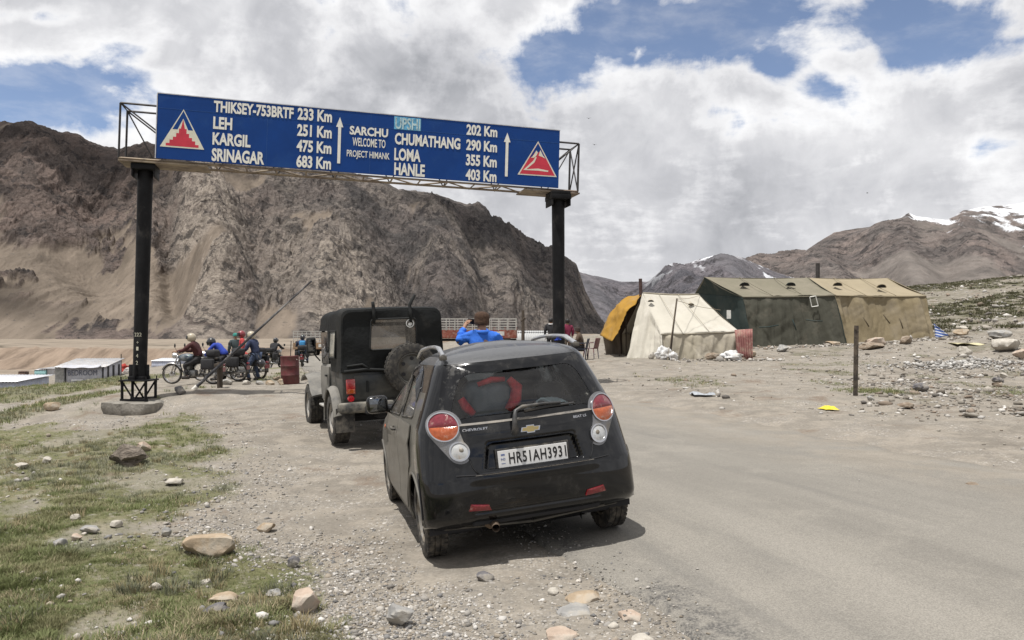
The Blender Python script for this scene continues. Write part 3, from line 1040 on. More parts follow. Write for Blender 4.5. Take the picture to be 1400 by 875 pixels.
for k in range(1, 6):
    q = np.interp(_zf, _tab[:, 0], _tab[:, k])
    q = np.concatenate([[q[0]] * 9, q, [q[-1]] * 9])
    ker = np.hanning(19)
    q = np.convolve(q, ker / ker.sum(), 'valid')
    _sm.append(q)


def prof(z):
    return [float(np.interp(z, _zf, q)) for q in _sm]


def y_rear(X, z):
    a, yr, yf, d, p = prof(z)
    q = min(abs(X) / a, .9999)
    return yr + d * (1 - (1 - q ** p) ** (1 / p))


def x_side(Y, z):
    a, yr, yf, d, p = prof(z)
    df = .75 if z < .95 else .55
    df = min(df, (yf - yr) * .45)
    if Y < yr + d:
        k = min(max((yr + d - Y) / d, 0), 1)
        return a * max(1 - k ** p, 0) ** (1 / p)
    if Y > yf - df:
        k = min(max((Y - yf + df) / df, 0), 1)
        return a * max(1 - k ** 2.4, 0) ** (1 / 2.4) * .985
    return a * (1 - .015 * max(0, (Y - 1.3) / 1.2) ** 2)


def outline(z, nq=16, ns=44):
    a, yr, yf, d, p = prof(z)
    df = min(.75 if z < .95 else .55, (yf - yr) * .45)
    pts = []
    for i in range(nq):
        th = math.pi / 2 * i / nq
        pts.append((a * math.sin(th) ** (2 / p), yr + d - d * math.cos(th) ** (2 / p)))
    for i in range(ns):
        y = yr + d + (yf - df - yr - d) * i / ns
        pts.append((x_side(y, z), y))
    for i in range(nq + 1):
        th = math.pi / 2 * (1 - i / nq)
        q = 2.4
        pts.append((a * .985 * math.sin(th) ** (2 / q), yf - df + df * math.cos(th) ** (2 / q)))
    half = pts
    full = half + [(-x, y) for x, y in half[-2:0:-1]]
    return full


def in_poly(x, y, poly):
    c = False
    for i in range(len(poly)):
        ax, ay = poly[i]
        bx, by = poly[i - 1]
        if (ay > y) != (by > y) and x < (bx - ax) * (y - ay) / (by - ay) + ax:
            c = not c
    return c


def near_poly(x, y, poly):
    best = None
    for i in range(len(poly)):
        ax, ay = poly[i - 1]
        bx, by = poly[i]
        ex, ey = bx - ax, by - ay
        t = max(0, min(1, ((x - ax) * ex + (y - ay) * ey) / (ex * ex + ey * ey + 1e-12)))
        q = (ax + ex * t, ay + ey * t)
        d = math.hypot(x - q[0], y - q[1])
        if best is None or d < best[0]:
            best = (d, q)
    return best


def rounded(poly, r, n=5):
    out = []
    k = len(poly)
    for i in range(k):
        p0, p1, p2 = (Vector(poly[i - 1]), Vector(poly[i]), Vector(poly[(i + 1) % k]))
        a = p1 + (p0 - p1).normalized() * min(r, (p0 - p1).length * .45)
        c = p1 + (p2 - p1).normalized() * min(r, (p2 - p1).length * .45)
        for j in range(n + 1):
            t = j / n
            q = a * (1 - t) ** 2 + p1 * 2 * t * (1 - t) + c * t * t
            out.append((q.x, q.y))
    return out


RW_OUT = rounded([(-.640, .982), (.640, .982), (.612, 1.10), (.520, 1.395), (-.520, 1.395), (-.612, 1.10)], .05)
RW_IN = rounded([(-.535, 1.02), (.535, 1.02), (.515, 1.12), (.425, 1.325), (-.425, 1.325), (-.515, 1.12)], .09)
FW = rounded([(-.60, 1.04), (.60, 1.04), (.46, 1.36), (-.46, 1.36)], .06)
SW_R = rounded([(.16, 1.015), (.80, .985), (.80, 1.375), (.42, 1.365), (.30, 1.25)], .05)     # rear door window in (y, z)
SW_F = rounded([(.88, .985), (1.62, .965), (1.42, 1.22), (1.22, 1.34), (.88, 1.375)], .05)    # front door window
ARCH = [(.0, .285, .335), (2.375, .285, .335)]
RECESS = rounded([(-.37, .655), (.37, .655), (.33, .835), (-.33, .835)], .03)

bm = B()
zs = list(np.concatenate([np.linspace(.19, .66, 26)[:-1], np.linspace(.66, 1.40, 50)[:-1], np.linspace(1.40, 1.536, 18)]))
rows = []
for z in zs:
    rows.append([bm.verts.new((x, y, z)) for x, y in outline(z)])
nn = len(rows[0])
for i in range(len(rows) - 1):
    for j in range(nn):
        bm.faces.new((rows[i][j], rows[i][(j + 1) % nn], rows[i + 1][(j + 1) % nn], rows[i + 1][j]))
bm.faces.new(rows[-1])
bm.verts.ensure_lookup_table()


def cut(bm, test, snap):
    dead = [f for f in bm.faces if test(f.calc_center_median())]
    bv = {v_ for f in dead for v_ in f.verts}
    bmesh.ops.delete(bm, geom=dead, context='FACES')
    for v_ in bv:
        if v_.is_valid and v_.link_faces:
            v_.co = snap(v_.co)


def snap_rear(poly):
    def f(c):
        q = near_poly(c.x, c.z, poly)[1]
        return Vector((q[0], y_rear(q[0], q[1]), q[1]))
    return f


def snap_side(poly):
    def f(c):
        q = near_poly(c.y, c.z, poly)[1]
        return Vector((math.copysign(x_side(q[0], q[1]), c.x), q[0], q[1]))
    return f


cut(bm, lambda c: c.y < 0 and abs(c.x) < .62 and in_poly(c.x, c.z, RW_IN), snap_rear(RW_IN))
cut(bm, lambda c: c.y < -.2 and in_poly(c.x, c.z, RECESS), snap_rear(RECESS))
for SWP in (SW_R, SW_F):
    cut(bm, lambda c: abs(c.x) > .45 and in_poly(c.y, c.z, SWP), snap_side(SWP))
cut(bm, lambda c: c.y > 1.1 and abs(c.x) < .62 and in_poly(c.x, c.z, FW), lambda c: c)
for (ay, azz, ar) in ARCH:
    circ = [(ay + ar * math.cos(t), azz + ar * math.sin(t)) for t in np.linspace(0, 2 * math.pi, 64, endpoint=False)]
    cut(bm, lambda c: abs(c.x) > .45 and math.hypot(c.y - ay, c.z - azz) < ar, lambda c: snap_side(circ)(c) if c.z > .2 else c)
for f in bm.faces:
    c = f.calc_center_median()
    f.material_index = 1 if (abs(f.normal.x) > .75 and c.z < 1.2 and c.y > -.1) else (2 if c.z > 1.40 else 0)
body = obj('body', bm, [PAINT, PAINT_SIDE, PAINT_ROOF], car, smooth=40)


def rear_pt(X, z, off):
    e = .004
    p0 = Vector((X, y_rear(X, z), z))
    dx = Vector((X + e, y_rear(X + e, z), z)) - p0
    dz = Vector((X, y_rear(X, z + e), z + e)) - p0
    n = dx.cross(dz).normalized()
    if n.y > 0:
        n = -n
    return p0 + n * off


def side_pt(Y, z, off, s=-1):
    return Vector((s * (x_side(Y, z) + off), Y, z))


def patch(bm, poly, fn, off=.004, dome=0.0, rings=5, skirt=.012):
    """plate over an outline on a body surface, closed down to it by a skirt"""
    cx_ = sum(p[0] for p in poly) / len(poly)
    cz_ = sum(p[1] for p in poly) / len(poly)
    prev = None
    cv = bm.verts.new(fn(cx_, cz_, off + dome))
    for k in range(1, rings + 1):
        t = k / rings
        cur = [bm.verts.new(fn(cx_ + (x - cx_) * t, cz_ + (z - cz_) * t, off + dome * (1 - t * t))) for x, z in poly]
        for j in range(len(poly)):
            jn = (j + 1) % len(poly)
            if prev is None:
                bm.faces.new((cv, cur[j], cur[jn]))
            else:
                bm.faces.new((prev[j], cur[j], cur[jn], prev[jn]))
        prev = cur
    if skirt:
        low = [bm.verts.new(fn(x, z, off - skirt)) for x, z in poly]
        for j in range(len(poly)):
            jn = (j + 1) % len(poly)
            bm.faces.new((prev[j], low[j], low[jn], prev[jn]))


def ring_patch(bm, outer, inner, fn, off=.004, skirt=.01, steps=3):
    """band between two outlines with the same number of points"""
    k = len(outer)
    rows_ = []
    for s in range(steps + 1):
        t = s / steps
        rows_.append([bm.verts.new(fn(o[0] + (i[0] - o[0]) * t, o[1] + (i[1] - o[1]) * t, off)) for o, i in zip(outer, inner)])
    rows_ = [[bm.verts.new(fn(x, z, off - skirt)) for x, z in outer]] + rows_ + [[bm.verts.new(fn(x, z, off - skirt)) for x, z in inner]]
    for A_, C_ in zip(rows_[:-1], rows_[1:]):
        for j in range(k):
            bm.faces.new((A_[j], A_[(j + 1) % k], C_[(j + 1) % k], C_[j]))


def circle_poly(cx_, cz_, r, n=28, r2=None, a0=0.0):
    return [(cx_ + r * math.cos(a0 + 2 * math.pi * i / n), cz_ + (r2 or r) * math.sin(a0 + 2 * math.pi * i / n)) for i in range(n)]


def hull(pts):
    pts = sorted(set((round(a, 5), round(b, 5)) for a, b in pts))
    def half(ps):
        h = []
        for p in ps:
            while len(h) > 1 and (h[-1][0] - h[-2][0]) * (p[1] - h[-2][1]) - (h[-1][1] - h[-2][1]) * (p[0] - h[-2][0]) <= 0:
                h.pop()
            h.append(p)
        return h[:-1]
    return half(pts) + half(pts[::-1])


# rear window: glass in a black border
bm = B(); patch(bm, RW_IN, rear_pt, .001, 0, 6, 0)
rw = obj('rear_window', bm, CAR_GLASS, car, True)
bm = B(); ring_patch(bm, RW_OUT, RW_IN, rear_pt, .004, .01, 4)
obj('window_border', bm, FRIT, rw, 40)
# wind screen and side windows
bm = B()
sheet(bm, lambda a, b: Vector(((a - .5) * 1.22 * (1 - .25 * b), prof(1.03 + .34 * b)[2] - .02 - .25 * (abs(a - .5) * 2) ** 2.2, 1.03 + .34 * b)), 16, 8)
obj('windscreen', bm, CAR_GLASS, car, True)
for s in (-1, 1):
    for SWP in (SW_R, SW_F):
        bm = B(); patch(bm, SWP, lambda Y, z, o: side_pt(Y, z, o, s), -.008, 0, 5, 0)
        sw = obj('side_window', bm, SIDE_GLASS, car, True)
        bm = B(); tube(bm, [side_pt(Y, z, .001, s) for Y, z in SWP], .009, 5, closed=True)
        obj('window_seal', bm, PLASTIC, sw, True)
    # rain visor over the rear door window
    bm = B()
    path = [(.20, 1.20), (.26, 1.28), (.36, 1.36), (.48, 1.392), (.62, 1.398), (.76, 1.398), (.90, 1.395)]
    sheet(bm, lambda a, b: (lambda yz: side_pt(yz[0], yz[1] - .075 * b, .004 + .030 * b ** .7 * min(1, 4 * a + .1, 4 * (1 - a) + .1), s))((np.interp(a * 6, range(7), [p[0] for p in path]), np.interp(a * 6, range(7), [p[1] for p in path]))), 18, 4, .004)
    obj('rain_visor', bm, FRIT, car, 40)
    # doors
    for (y0, y1, zz0, zz1) in ((.14, .83, .30, .965), (.845, 1.70, .30, .955)):
        bm = B()
        def dpt(a, b, y0=y0, y1=y1, z0=zz0, z1=zz1):
            z = z0 + (z1 - z0) * b
            lo = y0
            if y0 < .2:
                lo = y0 + max(0, .335 + .035 - math.hypot(0, z - .285)) * 0 + (max(0, (.40 ** 2 - min(.40, abs(z - .285)) ** 2)) ** .5 - y0 if z < .64 else 0) * (1 if z < .64 else 0)
                lo = max(lo, y0)
            Y = lo + (y1 - lo) * a
            crease = .010 * math.exp(-((z - .83) / .03) ** 2) - .012 * math.exp(-((z - .55) / .12) ** 2)
            return side_pt(Y, z, .007 + crease, s)
        sheet(bm, dpt, 18, 24, .008)
        d_ = obj('door', bm, PAINT_SIDE, car, 40)
        hy = .775 if y0 < .2 else .95
        if y0 > .2:
            bm = B()
            tube(bm, [side_pt(.93, .865, .01, s), side_pt(.95, .868, .045, s), side_pt(1.05, .872, .048, s), side_pt(1.08, .873, .012, s)], .013, 8)
            obj('handle', bm, PLASTIC, d_, True)
    # wing mirror
    bm = B()
    box(bm, (s * .875, 1.60, 1.045), (.20, .11, .165), .05, seg=4)
    tube(bm, [(s * .735, 1.62, .985), (s * .83, 1.61, 1.0)], [.035, .03], 8)
    mi = obj('wing_mirror', bm, FRIT, car, 50)
    bm = B(); box(bm, (s * .875, 1.5445, 1.045), (.145, .004, .115), .0019)
    obj('mirror_glass', bm, mat('mirror_glass', (.16, .17, .18), .05, 1.0, var=.05, dust=(.3, .27, .22), dust_amt=.3), mi, 40)
    # arch lips, liners and mud flaps
    for (ay, azz, ar) in ARCH:
        bm = B()
        ths = np.linspace(-.22, math.pi + .22, 30)
        tube(bm, [side_pt(ay + ar * math.cos(t), max(azz + ar * math.sin(t), .195), .002, s) for t in ths], .011, 6)
        obj('arch_lip', bm, PAINT_SIDE, car, True)
        bm = B()
        tube_pts = [(s * x, 0, 0) for x in (.40, .77)]
        lathe(bm, [(.0, .38), (.33, .38), (.338, .76)], 32, Matrix.Translation((0, ay, azz)) @ Matrix.Rotation(R_(90) * s, 4, 'Y'))
        for f in [f for f in bm.faces if f.calc_center_median().z < .19]:
            bm.faces.remove(f)
        obj('wheel_well', bm, DARKIN, car)
    # side marker, roof rail
    bm = B(); patch(bm, circle_poly(1.98, .80, .035, 16, .02), lambda Y, z, o: side_pt(Y, z, o, s), .006, .006, 3)
    obj('side_marker', bm, AMBER_LENS, car, True)
    bm = B()
    rl = []
    for t in np.linspace(0, 1, 22):
        Y = -.16 + 1.30 * t
        lift = .044 * min(1, math.sin(math.pi * t) * 2.2)
        zc = 1.444 + .052 * math.sin(math.pi * min(1, (t * .8 + .14)))
        rl.append((s * (.515 - .02 * math.sin(math.pi * t)), Y, zc + lift - .006))
    for k in range(len(rl) - 1):
        pass
    tube(bm, rl, [.022] + [.019] * 3 + [.016] * 17 + [.014], 6)
    rail = obj('roof_rail', bm, SILVER, car, 60)
    bm = B()
    box(bm, (s * .516, -.155, 1.452), (.05, .055, .035), .006)
    obj('rail_end', bm, PLASTIC, rail, 40)
    # tail lamp
    c1, c2 = (s * .590, .968), (s * .512, .795)
    bm = B()
    hp = hull(circle_poly(c1[0], c1[1], .118, 40) + circle_poly(c2[0], c2[1], .083, 28) + [(s * .49, .73), (s * .618, 1.075)])
    patch(bm, hp, rear_pt, .006, .012, 7, .02)
    tl = obj('tail_lamp', bm, mat('lamp_housing', (.19, .19, .195), .22, .5, var=.15, dust=(.3, .27, .22), dust_amt=.25), car, 50)
    for (nm, a0, a1, mm) in (('red_lens', 0, math.pi, RED_LENS), ('amber_lens', math.pi, 2 * math.pi, AMBER_LENS)):
        bm = B()
        hp = [(c1[0] + .0930 * math.cos(t), c1[1] + .0930 * math.sin(t) + (.0012 if a0 == 0 else -.0012)) for t in np.linspace(a0, a1, 24)]
        hp += [(hp[-1][0] + (hp[0][0] - hp[-1][0]) * i / 12, hp[0][1]) for i in range(1, 12)]
        patch(bm, hp, rear_pt, .019, .010, 6, .02)
        obj(nm, bm, mm, tl, 50)
    bm = B(); ring_patch(bm, circle_poly(c1[0], c1[1], .1005, 36), circle_poly(c1[0], c1[1], .0925, 36), rear_pt, .026, .03, 2)
    obj('lamp_ring', bm, CHROME, tl, 50)
    bm = B(); patch(bm, circle_poly(c2[0], c2[1], .058, 26), rear_pt, .019, .012, 5, .02)
    obj('reversing_lens', bm, CLEAR_LENS, tl, 50)
    bm = B(); ring_patch(bm, circle_poly(c2[0], c2[1], .068, 30), circle_poly(c2[0], c2[1], .057, 30), rear_pt, .026, .03, 2)
    obj('lamp_ring', bm, CHROME, tl, 50)
    bm = B(); patch(bm, circle_poly(c2[0] - s * .012, c2[1] + .008, .017, 14), rear_pt, .029, .006, 3, .012)
    obj('bulb', bm, STEEL, tl, 50)
    # bumper reflector
    bm = B()
    patch(bm, [(s * .345, .388), (s * .500, .398), (s * .485, .440), (s * .36, .424)], lambda X, z, o: rear_pt(X, z, o), .020, .002, 3, .016)
    obj('reflector', bm, lens_mat('reflector_red', (.17, .008, .012)), car)

# tailgate panel with its recess, and the bumper
bm = B()
def tg(a, b):
    z = .632 + (.972 - .632) * b
    half = np.interp(z, [.63, .68, .76, .90, .972], [.40, .435, .455, .485, .50])
    X = (a - .5) * 2 * half
    dx_ = max(abs(X) - np.interp(z, [.65, .835], [.345, .305]), 0)
    dz_ = max(.665 - z, z - .825, 0)
    dep = .052 * (1 - min(1, math.hypot(dx_, dz_) / .022) ** 1.0)
    bulge = .008 * math.exp(-((z - .90) / .04) ** 2)
    return rear_pt(X, z, .009 - dep + bulge)
sheet(bm, tg, 84, 56)
tgate = obj('tailgate', bm, PAINT, car, True)
bm = B()
sheet(bm, lambda a, b: rear_pt((a - .5) * 2 * .49, .966 + .016 * b, .014 - .010 * b), 40, 3, .004)
obj('tailgate_ledge', bm, mat('ledge_glint_paint', (.05, .05, .052), .3, var=.3, dust=(.24, .22, .19), dust_amt=.7, dscale=10), tgate, 40)  # pale strip paints in the glint along the ledge
bm = B()
def bump_pt(a, b):
    th = (a - .5) * 2
    Xn = math.copysign(abs(th) ** .72, th) * .9985
    zl = .330 - .075 * float(sstep(np.array(abs(Xn)), .56, .72))
    z = zl + (.622 - zl) * b
    aa = prof(z)[0]
    ctr = 1 - float(sstep(np.array(abs(Xn)), .45, .62))
    off = .008 + .018 * float(sstep(np.array(b), .78, .92)) * ctr - .010 * math.exp(-((z - .372) / .010) ** 2) * (1 - float(sstep(np.array(abs(Xn)), .55, .7)))
    off = off * (1 - .6 * float(sstep(np.array(abs(Xn)), .9, 1.0)))
    return rear_pt(Xn * aa, z, float(off))
sheet(bm, bump_pt, 70, 40, .006)
bumper = obj('bumper', bm, PAINT, car, 50)
for s in (-1, 1):
    bm = B()
    tube(bm, [rear_pt(s * prof(z)[0] * .9975, z, .006) for z in np.linspace(.30, .66, 14)], .005, 5)
    obj('bumper_seam', bm, DARKIN, bumper, True)
bm = B()
sheet(bm, lambda a, b: rear_pt((a - .5) * 2 * .43, .624 + .004 * b, .030 - .034 * b), 40, 3, .003)
obj('bumper_ledge', bm, mat('lit_ledge', (.16, .155, .15), .45, var=.2, dust=(.3, .27, .23), dust_amt=.8, dscale=20), bumper)  # pale colour stands in for light falling on the ledge
bm = B()
box(bm, (0, -.40, .30), (.95, .16, .06), .02)
box(bm, (0, 1.25, .20), (1.3, 3.0, .03), .01)
obj('underbody', bm, DARKIN, car)
bm = B(); tube(bm, [(-.32, -.30, .265), (-.32, -.50, .268), (-.33, -.555, .258)], .028, 12, cap=False); tube(bm, [(-.32, -.1, .25), (-.32, -.36, .26)], .05, 10)
obj('exhaust_pipe', bm, mat('rusty_exhaust', (.16, .12, .09), .6, .6, var=.3), car, True)

bm = B()
for s in (-1, 1):
    tube(bm, [rear_pt(s * (np.interp(z, [.63, .68, .76, .90, .972], [.40, .435, .455, .485, .50]) + .006), z, .006) for z in np.linspace(.632, .972, 14)], .0045, 5)
    tube(bm, [rear_pt(s * X, .626 + .003 * k, .010) for k, X in enumerate((.40, .44, .50, .56))], .0045, 5)
tube(bm, [rear_pt(X, .628, .034 if abs(X) < .4 else .012) for X in np.linspace(-.42, .42, 20)], .004, 5)
obj('tailgate_seam', bm, DARKIN, tgate, True)
# number plate
PL_M = Matrix.Translation((0, -.497, .712)) @ Matrix.Rotation(R_(90 - 2), 4, 'X')
bm = B(); box(bm, (0, 0, -.008), (.545, .148, .012), .006, PL_M)
plate = obj('number_plate', bm, PLASTIC, car, 40)
bm = B(); box(bm, (0, 0, .0002), (.512, .118, .006), .002, PL_M)
obj('plate_face', bm, mat('plate_white', (.66, .66, .65), .4, var=.04, dust=(.4, .36, .3), dust_amt=.15), plate)
bm = B(); join(bm, text_bm('HR51AH3931', .425, .080, .0016, .020, space=1.12), PL_M @ Matrix.Translation((-.178, -.040, .0034)))
INK = mat('plate_ink', (.015, .015, .016), .5)
obj('plate_lettering', bm, INK, plate)
bm = B(); join(bm, text_bm('IND', .032, .016, .0012, .01), PL_M @ Matrix.Translation((-.236, -.008, .0034)))
box(bm, (-.220, -.030, .0038), (.030, .004, .001), 0, PL_M)
box(bm, (-.220, .030, .0038), (.028, .012, .001), 0, PL_M)
obj('plate_code', bm, mat('plate_blue_ink', (.12, .16, .32), .5), plate)

# badge, lettering, wiper
def on_rear(bm2, X0, z0, off):
    for q in bm2.verts:
        q.co = rear_pt(X0 + q.co.x, z0 + q.co.y, off + q.co.z)
    return bm2
bm = B()
BOW = [(.84 * x_, .84 * y_) for x_, y_ in [(-.088, -.018), (-.036, -.018), (-.034, -.032), (.034, -.032), (.036, -.018), (.076, -.018), (.088, .018), (.036, .018), (.034, .032), (-.034, .032), (-.036, .018), (-.076, .018)]]
prism(bm, BOW, .006)
badge = obj('badge', on_rear(bm, 0.0, .895, .012), CHROME, tgate)
bm = B(); prism(bm, [(x * .86, y * .74) for x, y in BOW], .003)
obj('badge_face', on_rear(bm, 0.0, .895, .017), mat('gold_badge', (.42, .33, .15), .35, .8, var=.08), badge)
bm = text_bm('CHEVROLET', .175, .019, .004, .02)
obj('badge_lettering', on_rear(bm, -.475, .925, .010), CHROME, tgate)
bm = text_bm('BEAT LS', .105, .017, .004, .02)
obj('badge_lettering', on_rear(bm, .335, .928, .010), CHROME, tgate)
bm = B()
wp = [rear_pt(-.115, .885, .012), rear_pt(-.115, .90, .045), rear_pt(-.115, .96, .06), rear_pt(-.095, 1.02, .05), rear_pt(-.04, 1.046, .042), rear_pt(.12, 1.052, .034), rear_pt(.25, 1.046, .028)]
tube(bm, wp, [.030, .024, .018, .016, .014, .011, .009], 8)
tube(bm, [rear_pt(-.02, 1.022, .012), rear_pt(.17, 1.034, .014), rear_pt(.36, 1.034, .012)], .010, 6)
obj('wiper', bm, mat('wiper_black', (.035, .035, .036), .45, var=.1, dust=(.2, .18, .15), dust_amt=.3), car, 50)

# cabin
bm = B()
for sx in (-.34, .34):
    box(bm, (sx, 1.02, .95), (.46, .14, .60), .06, seg=3, rot=None)
    box(bm, (sx, 1.02, 1.28), (.25, .10, .16), .04, seg=3)
obj('front_seats', bm, SEATCL, car, 50)
bm = B()
box(bm, (0, .12, .84), (1.22, .14, .42), .06, seg=3)
box(bm, (-.36, .12, 1.10), (.24, .09, .14), .04, seg=3)
box(bm, (.36, .12, 1.10), (.24, .09, .14), .04, seg=3)
obj('rear_bench', bm, SEATCL, car, 50)
bm = B(); box(bm, (0, .9, .40), (1.35, 2.5, .03), .01); box(bm, (0, 1.95, .93), (1.25, .35, .10), .05)
obj('cabin_floor', bm, DARKIN, car)
bm = B(); box(bm, (0, -.17, .985), (1.12, .40, .02), .008)
obj('parcel_shelf', bm, DARKIN, car)
bm = B(); tube(bm, [(.02, 1.42, 1.335), (.02, 1.36, 1.31)], .01, 6); box(bm, (.02, 1.34, 1.30), (.23, .03, .065), .015)
obj('rear_view_mirror', bm, PLASTIC, car, 40)


def make_wheel(name, parent, loc, r, w_, rim_r, side, holes=7, treads=44, bead=.02, tm=RUBBER, rm=STEEL):
    """tyre, rim and hub, axle along x; side = -1 or 1 is the outer face"""
    M = Matrix.Rotation(R_(90) * side, 4, 'Y')
    h = w_ / 2
    bm = B()
    lathe(bm, [(rim_r, -h * .8), (rim_r + .012, -h * .98), (r - .035, -h), (r - .008, -h * .86), (r, -h * .62), (r, -h * .3), (r - .006, -h * .27), (r - .006, -h * .2), (r, -h * .17), (r, h * .17), (r - .006, h * .2), (r - .006, h * .27),
               (r, h * .3), (r, h * .62), (r - .008, h * .86), (r - .035, h), (rim_r + .012, h * .98), (rim_r, h * .8)], 48, M)
    for k in range(treads):
        a = 2 * math.pi * k / treads
        for sgn in (-1, 1):
            box(bm, (r - .007, 0, sgn * h * .60), (.018, 2 * math.pi * r / treads * .58, h * .55), 0, M @ Matrix.Rotation(a + sgn * .03, 4, 'Z'))
    o = obj('wheel', bm, tm, parent, 40, loc)
    bm = B()
    lathe(bm, [(rim_r + .004, -h * .8), (rim_r - .015, -h * .7), (rim_r - .02, h * .3), (rim_r + .006, h * .82), (rim_r - .012, h * .86), (rim_r - .03, h * .6)], 36, M)
    lathe(bm, [(rim_r - .03, h * .52), (rim_r * .7, h * .58), (rim_r * .36, h * .80), (rim_r * .18, h * .84), (0, h * .86)], 28, M)
    for f in bm.faces:
        f.material_index = 0
    nf = len(bm.faces)
    for k in range(holes):
        a = 2 * math.pi * k / holes
        lathe(bm, [(0, h * .70), (rim_r * .12, h * .71), (rim_r * .125, h * .58)], 10, M @ Matrix.Rotation(a, 4, 'Z') @ Matrix.Translation((rim_r * .66, 0, 0)))
    bm.faces.ensure_lookup_table()
    for f in bm.faces[nf:]:
        f.material_index = 1
    obj('rim', bm, [rm, DARKIN], o, 40)
    return o


for (wx, wy, wz) in CAR_W:
    s = -1 if wx < 0 else 1
    make_wheel('wheel', car, (s * .695, wy, .285), .285, .165, .185, s)
# wedge a touch of the red bag and cloth seen through the rear window: things of their own lying in the car
def in_car(name, bm, m, label, cat, smooth=True):
    o = obj(name, bm, m, None, smooth)
    o.matrix_world = Matrix.Translation(CAR_LOC) @ CAR_M.to_4x4()
    return tag(o, label, cat)


RED = mat('red_bag_cloth', (.62, .030, .040), .75, var=.2, vscale=20, bump=.4, bscale=60, bdist=.004)
bag = thing('backpack', 'red and charcoal backpack seen through the rear window of the hatchback', 'backpack')
bag.matrix_world = Matrix.Translation(CAR_LOC) @ CAR_M.to_4x4()
bm = B(); box(bm, (-.20, -.16, 1.115), (.40, .22, .30), .085, seg=4, rot=None)
obj('bag_body', bm, mat('charcoal_nylon', (.085, .100, .115), .6, var=.15, bump=.3, bscale=40), bag, True)
bm = B()
tube(bm, [(-.36, -.30, 1.03), (-.41, -.30, 1.09), (-.44, -.29, 1.15)], [.028, .034, .028], 8)
tube(bm, [(-.10, -.30, 1.03), (-.04, -.31, 1.10), (-.02, -.30, 1.19), (-.07, -.29, 1.255)], [.030, .045, .045, .025], 8)
tube(bm, [(-.30, -.27, 1.235), (-.20, -.28, 1.262), (-.10, -.28, 1.255)], [.018, .024, .018], 8)
obj('strap', bm, RED, bag, True)
bm = B()
sheet(bm, lambda a, b: Vector((.06 + .36 * a, -.36 + .22 * b, 1.005 + .095 * math.sin(math.pi * min(1, a * 1.2)) ** .6 * (1 - .4 * b) * (.8 + .4 * math.sin(9 * a + 4 * b)))), 14, 8, .01)
in_car('folded_cloth', bm, mat('pale_blue_cloth', (.50, .58, .60), .9, var=.1, bump=.4, bscale=30), 'pale blue cloth heaped on the parcel shelf behind the rear glass', 'cloth')
bm = B()
bmesh.ops.create_icosphere(bm, subdivisions=2, radius=.014, matrix=Matrix.Translation((.50, .22, 1.505)))
for k in range(3):
    tube(bm, [(.50, .22, 1.50), (.50 + .03 * math.cos(k * 2.1), .22 + .03 * math.sin(k * 2.1), 1.495)], [.008, .005], 5)
in_car('ribbon_knot', bm, mat('bright_blue_ribbon', (.03, .08, .55), .7), 'small bright blue ribbon knotted round a silver roof rail', 'ribbon')
# ================================================================ SIGN GANTRY
D1, D2 = 18.2, 20.6
SB_L, SB_R = at(213, 216, D1), at(763.5, 257, D2)
ST_L, ST_R = at(215, 127, D1), at(764, 179, D2)
_px = np.array([(213, 216), (763.5, 257), (764, 179), (215, 127)], float)
SIGN_W = (SB_R - SB_L).length
SIGN_H = .5 * ((ST_L - SB_L).length + (ST_R - SB_R).length)
_bd = np.array([(0, 0), (SIGN_W, 0), (SIGN_W, SIGN_H), (0, SIGN_H)], float)


def homography(a, b):
    A_ = []
    for (x, y), (u_, v_) in zip(a, b):
        A_ += [[x, y, 1, 0, 0, 0, -u_ * x, -u_ * y, -u_], [0, 0, 0, x, y, 1, -v_ * x, -v_ * y, -v_]]
    return np.linalg.svd(np.array(A_))[2][-1].reshape(3, 3)


_HM = homography(_px, _bd)


def sp(px, py):
    q = _HM @ np.array([px, py, 1.0])
    return q[0] / q[2], q[1] / q[2]


sx = (SB_R - SB_L).normalized()
sz = ((ST_L - SB_L) - sx * (ST_L - SB_L).dot(sx)).normalized()
sy = sz.cross(sx)
SIGN_M = Matrix((sx.to_4d(), sy.to_4d(), sz.to_4d(), (0, 0, 0, 1))).transposed()
for i in range(3):
    SIGN_M[3][i] = 0
    SIGN_M[i][3] = SB_L[i]
# sign frame: x along the board, y away from the road user, z up
FACE = SIGN_M @ Matrix.Rotation(R_(90), 4, 'X')          # board drawing plane: x right, y up, z towards the viewer
gantry = thing('sign_gantry', 'blue and white distance board on two black posts spanning the road', 'road sign', SB_L - Vector((0, 0, SB_L.z)))
GI = Matrix.Translation(-gantry.location)
BLUE = mat('sign_blue', (.003, .042, .200), .45, var=.06, vscale=2, dust=(.015, .065, .22), dust_amt=.25, dscale=1.2, spec=.25)
WHITE_S = mat('sign_white_lettering', (.74, .73, .66), .5, var=.05, vscale=8)
RED_S = mat('sign_red', (.52, .030, .055), .5, var=.08)
CREAM_S = mat('sign_cream', (.66, .64, .52), .5, var=.05)
BLACKP = mat('black_post_paint', (.012, .012, .013), .55, var=.25, vscale=3, dust=(.05, .046, .042), dust_amt=.2, dscale=3, bump=.15, bscale=30, spec=.15)
ANGLE = mat('weathered_angle_iron', (.17, .13, .10), .7, .3, var=.3, vscale=5, dust=(.36, .30, .22), dust_amt=.5, dscale=2)
DARKANG = mat('dark_angle_iron', (.045, .042, .042), .6, .3, var=.2, vscale=5)

bm = B(); box(bm, (SIGN_W / 2, .02, SIGN_H / 2), (SIGN_W, .035, SIGN_H), .004, GI @ SIGN_M)
board = obj('sign_board', bm, BLUE, gantry)
FC = GI @ FACE @ Matrix.Translation((0, 0, 0.0))
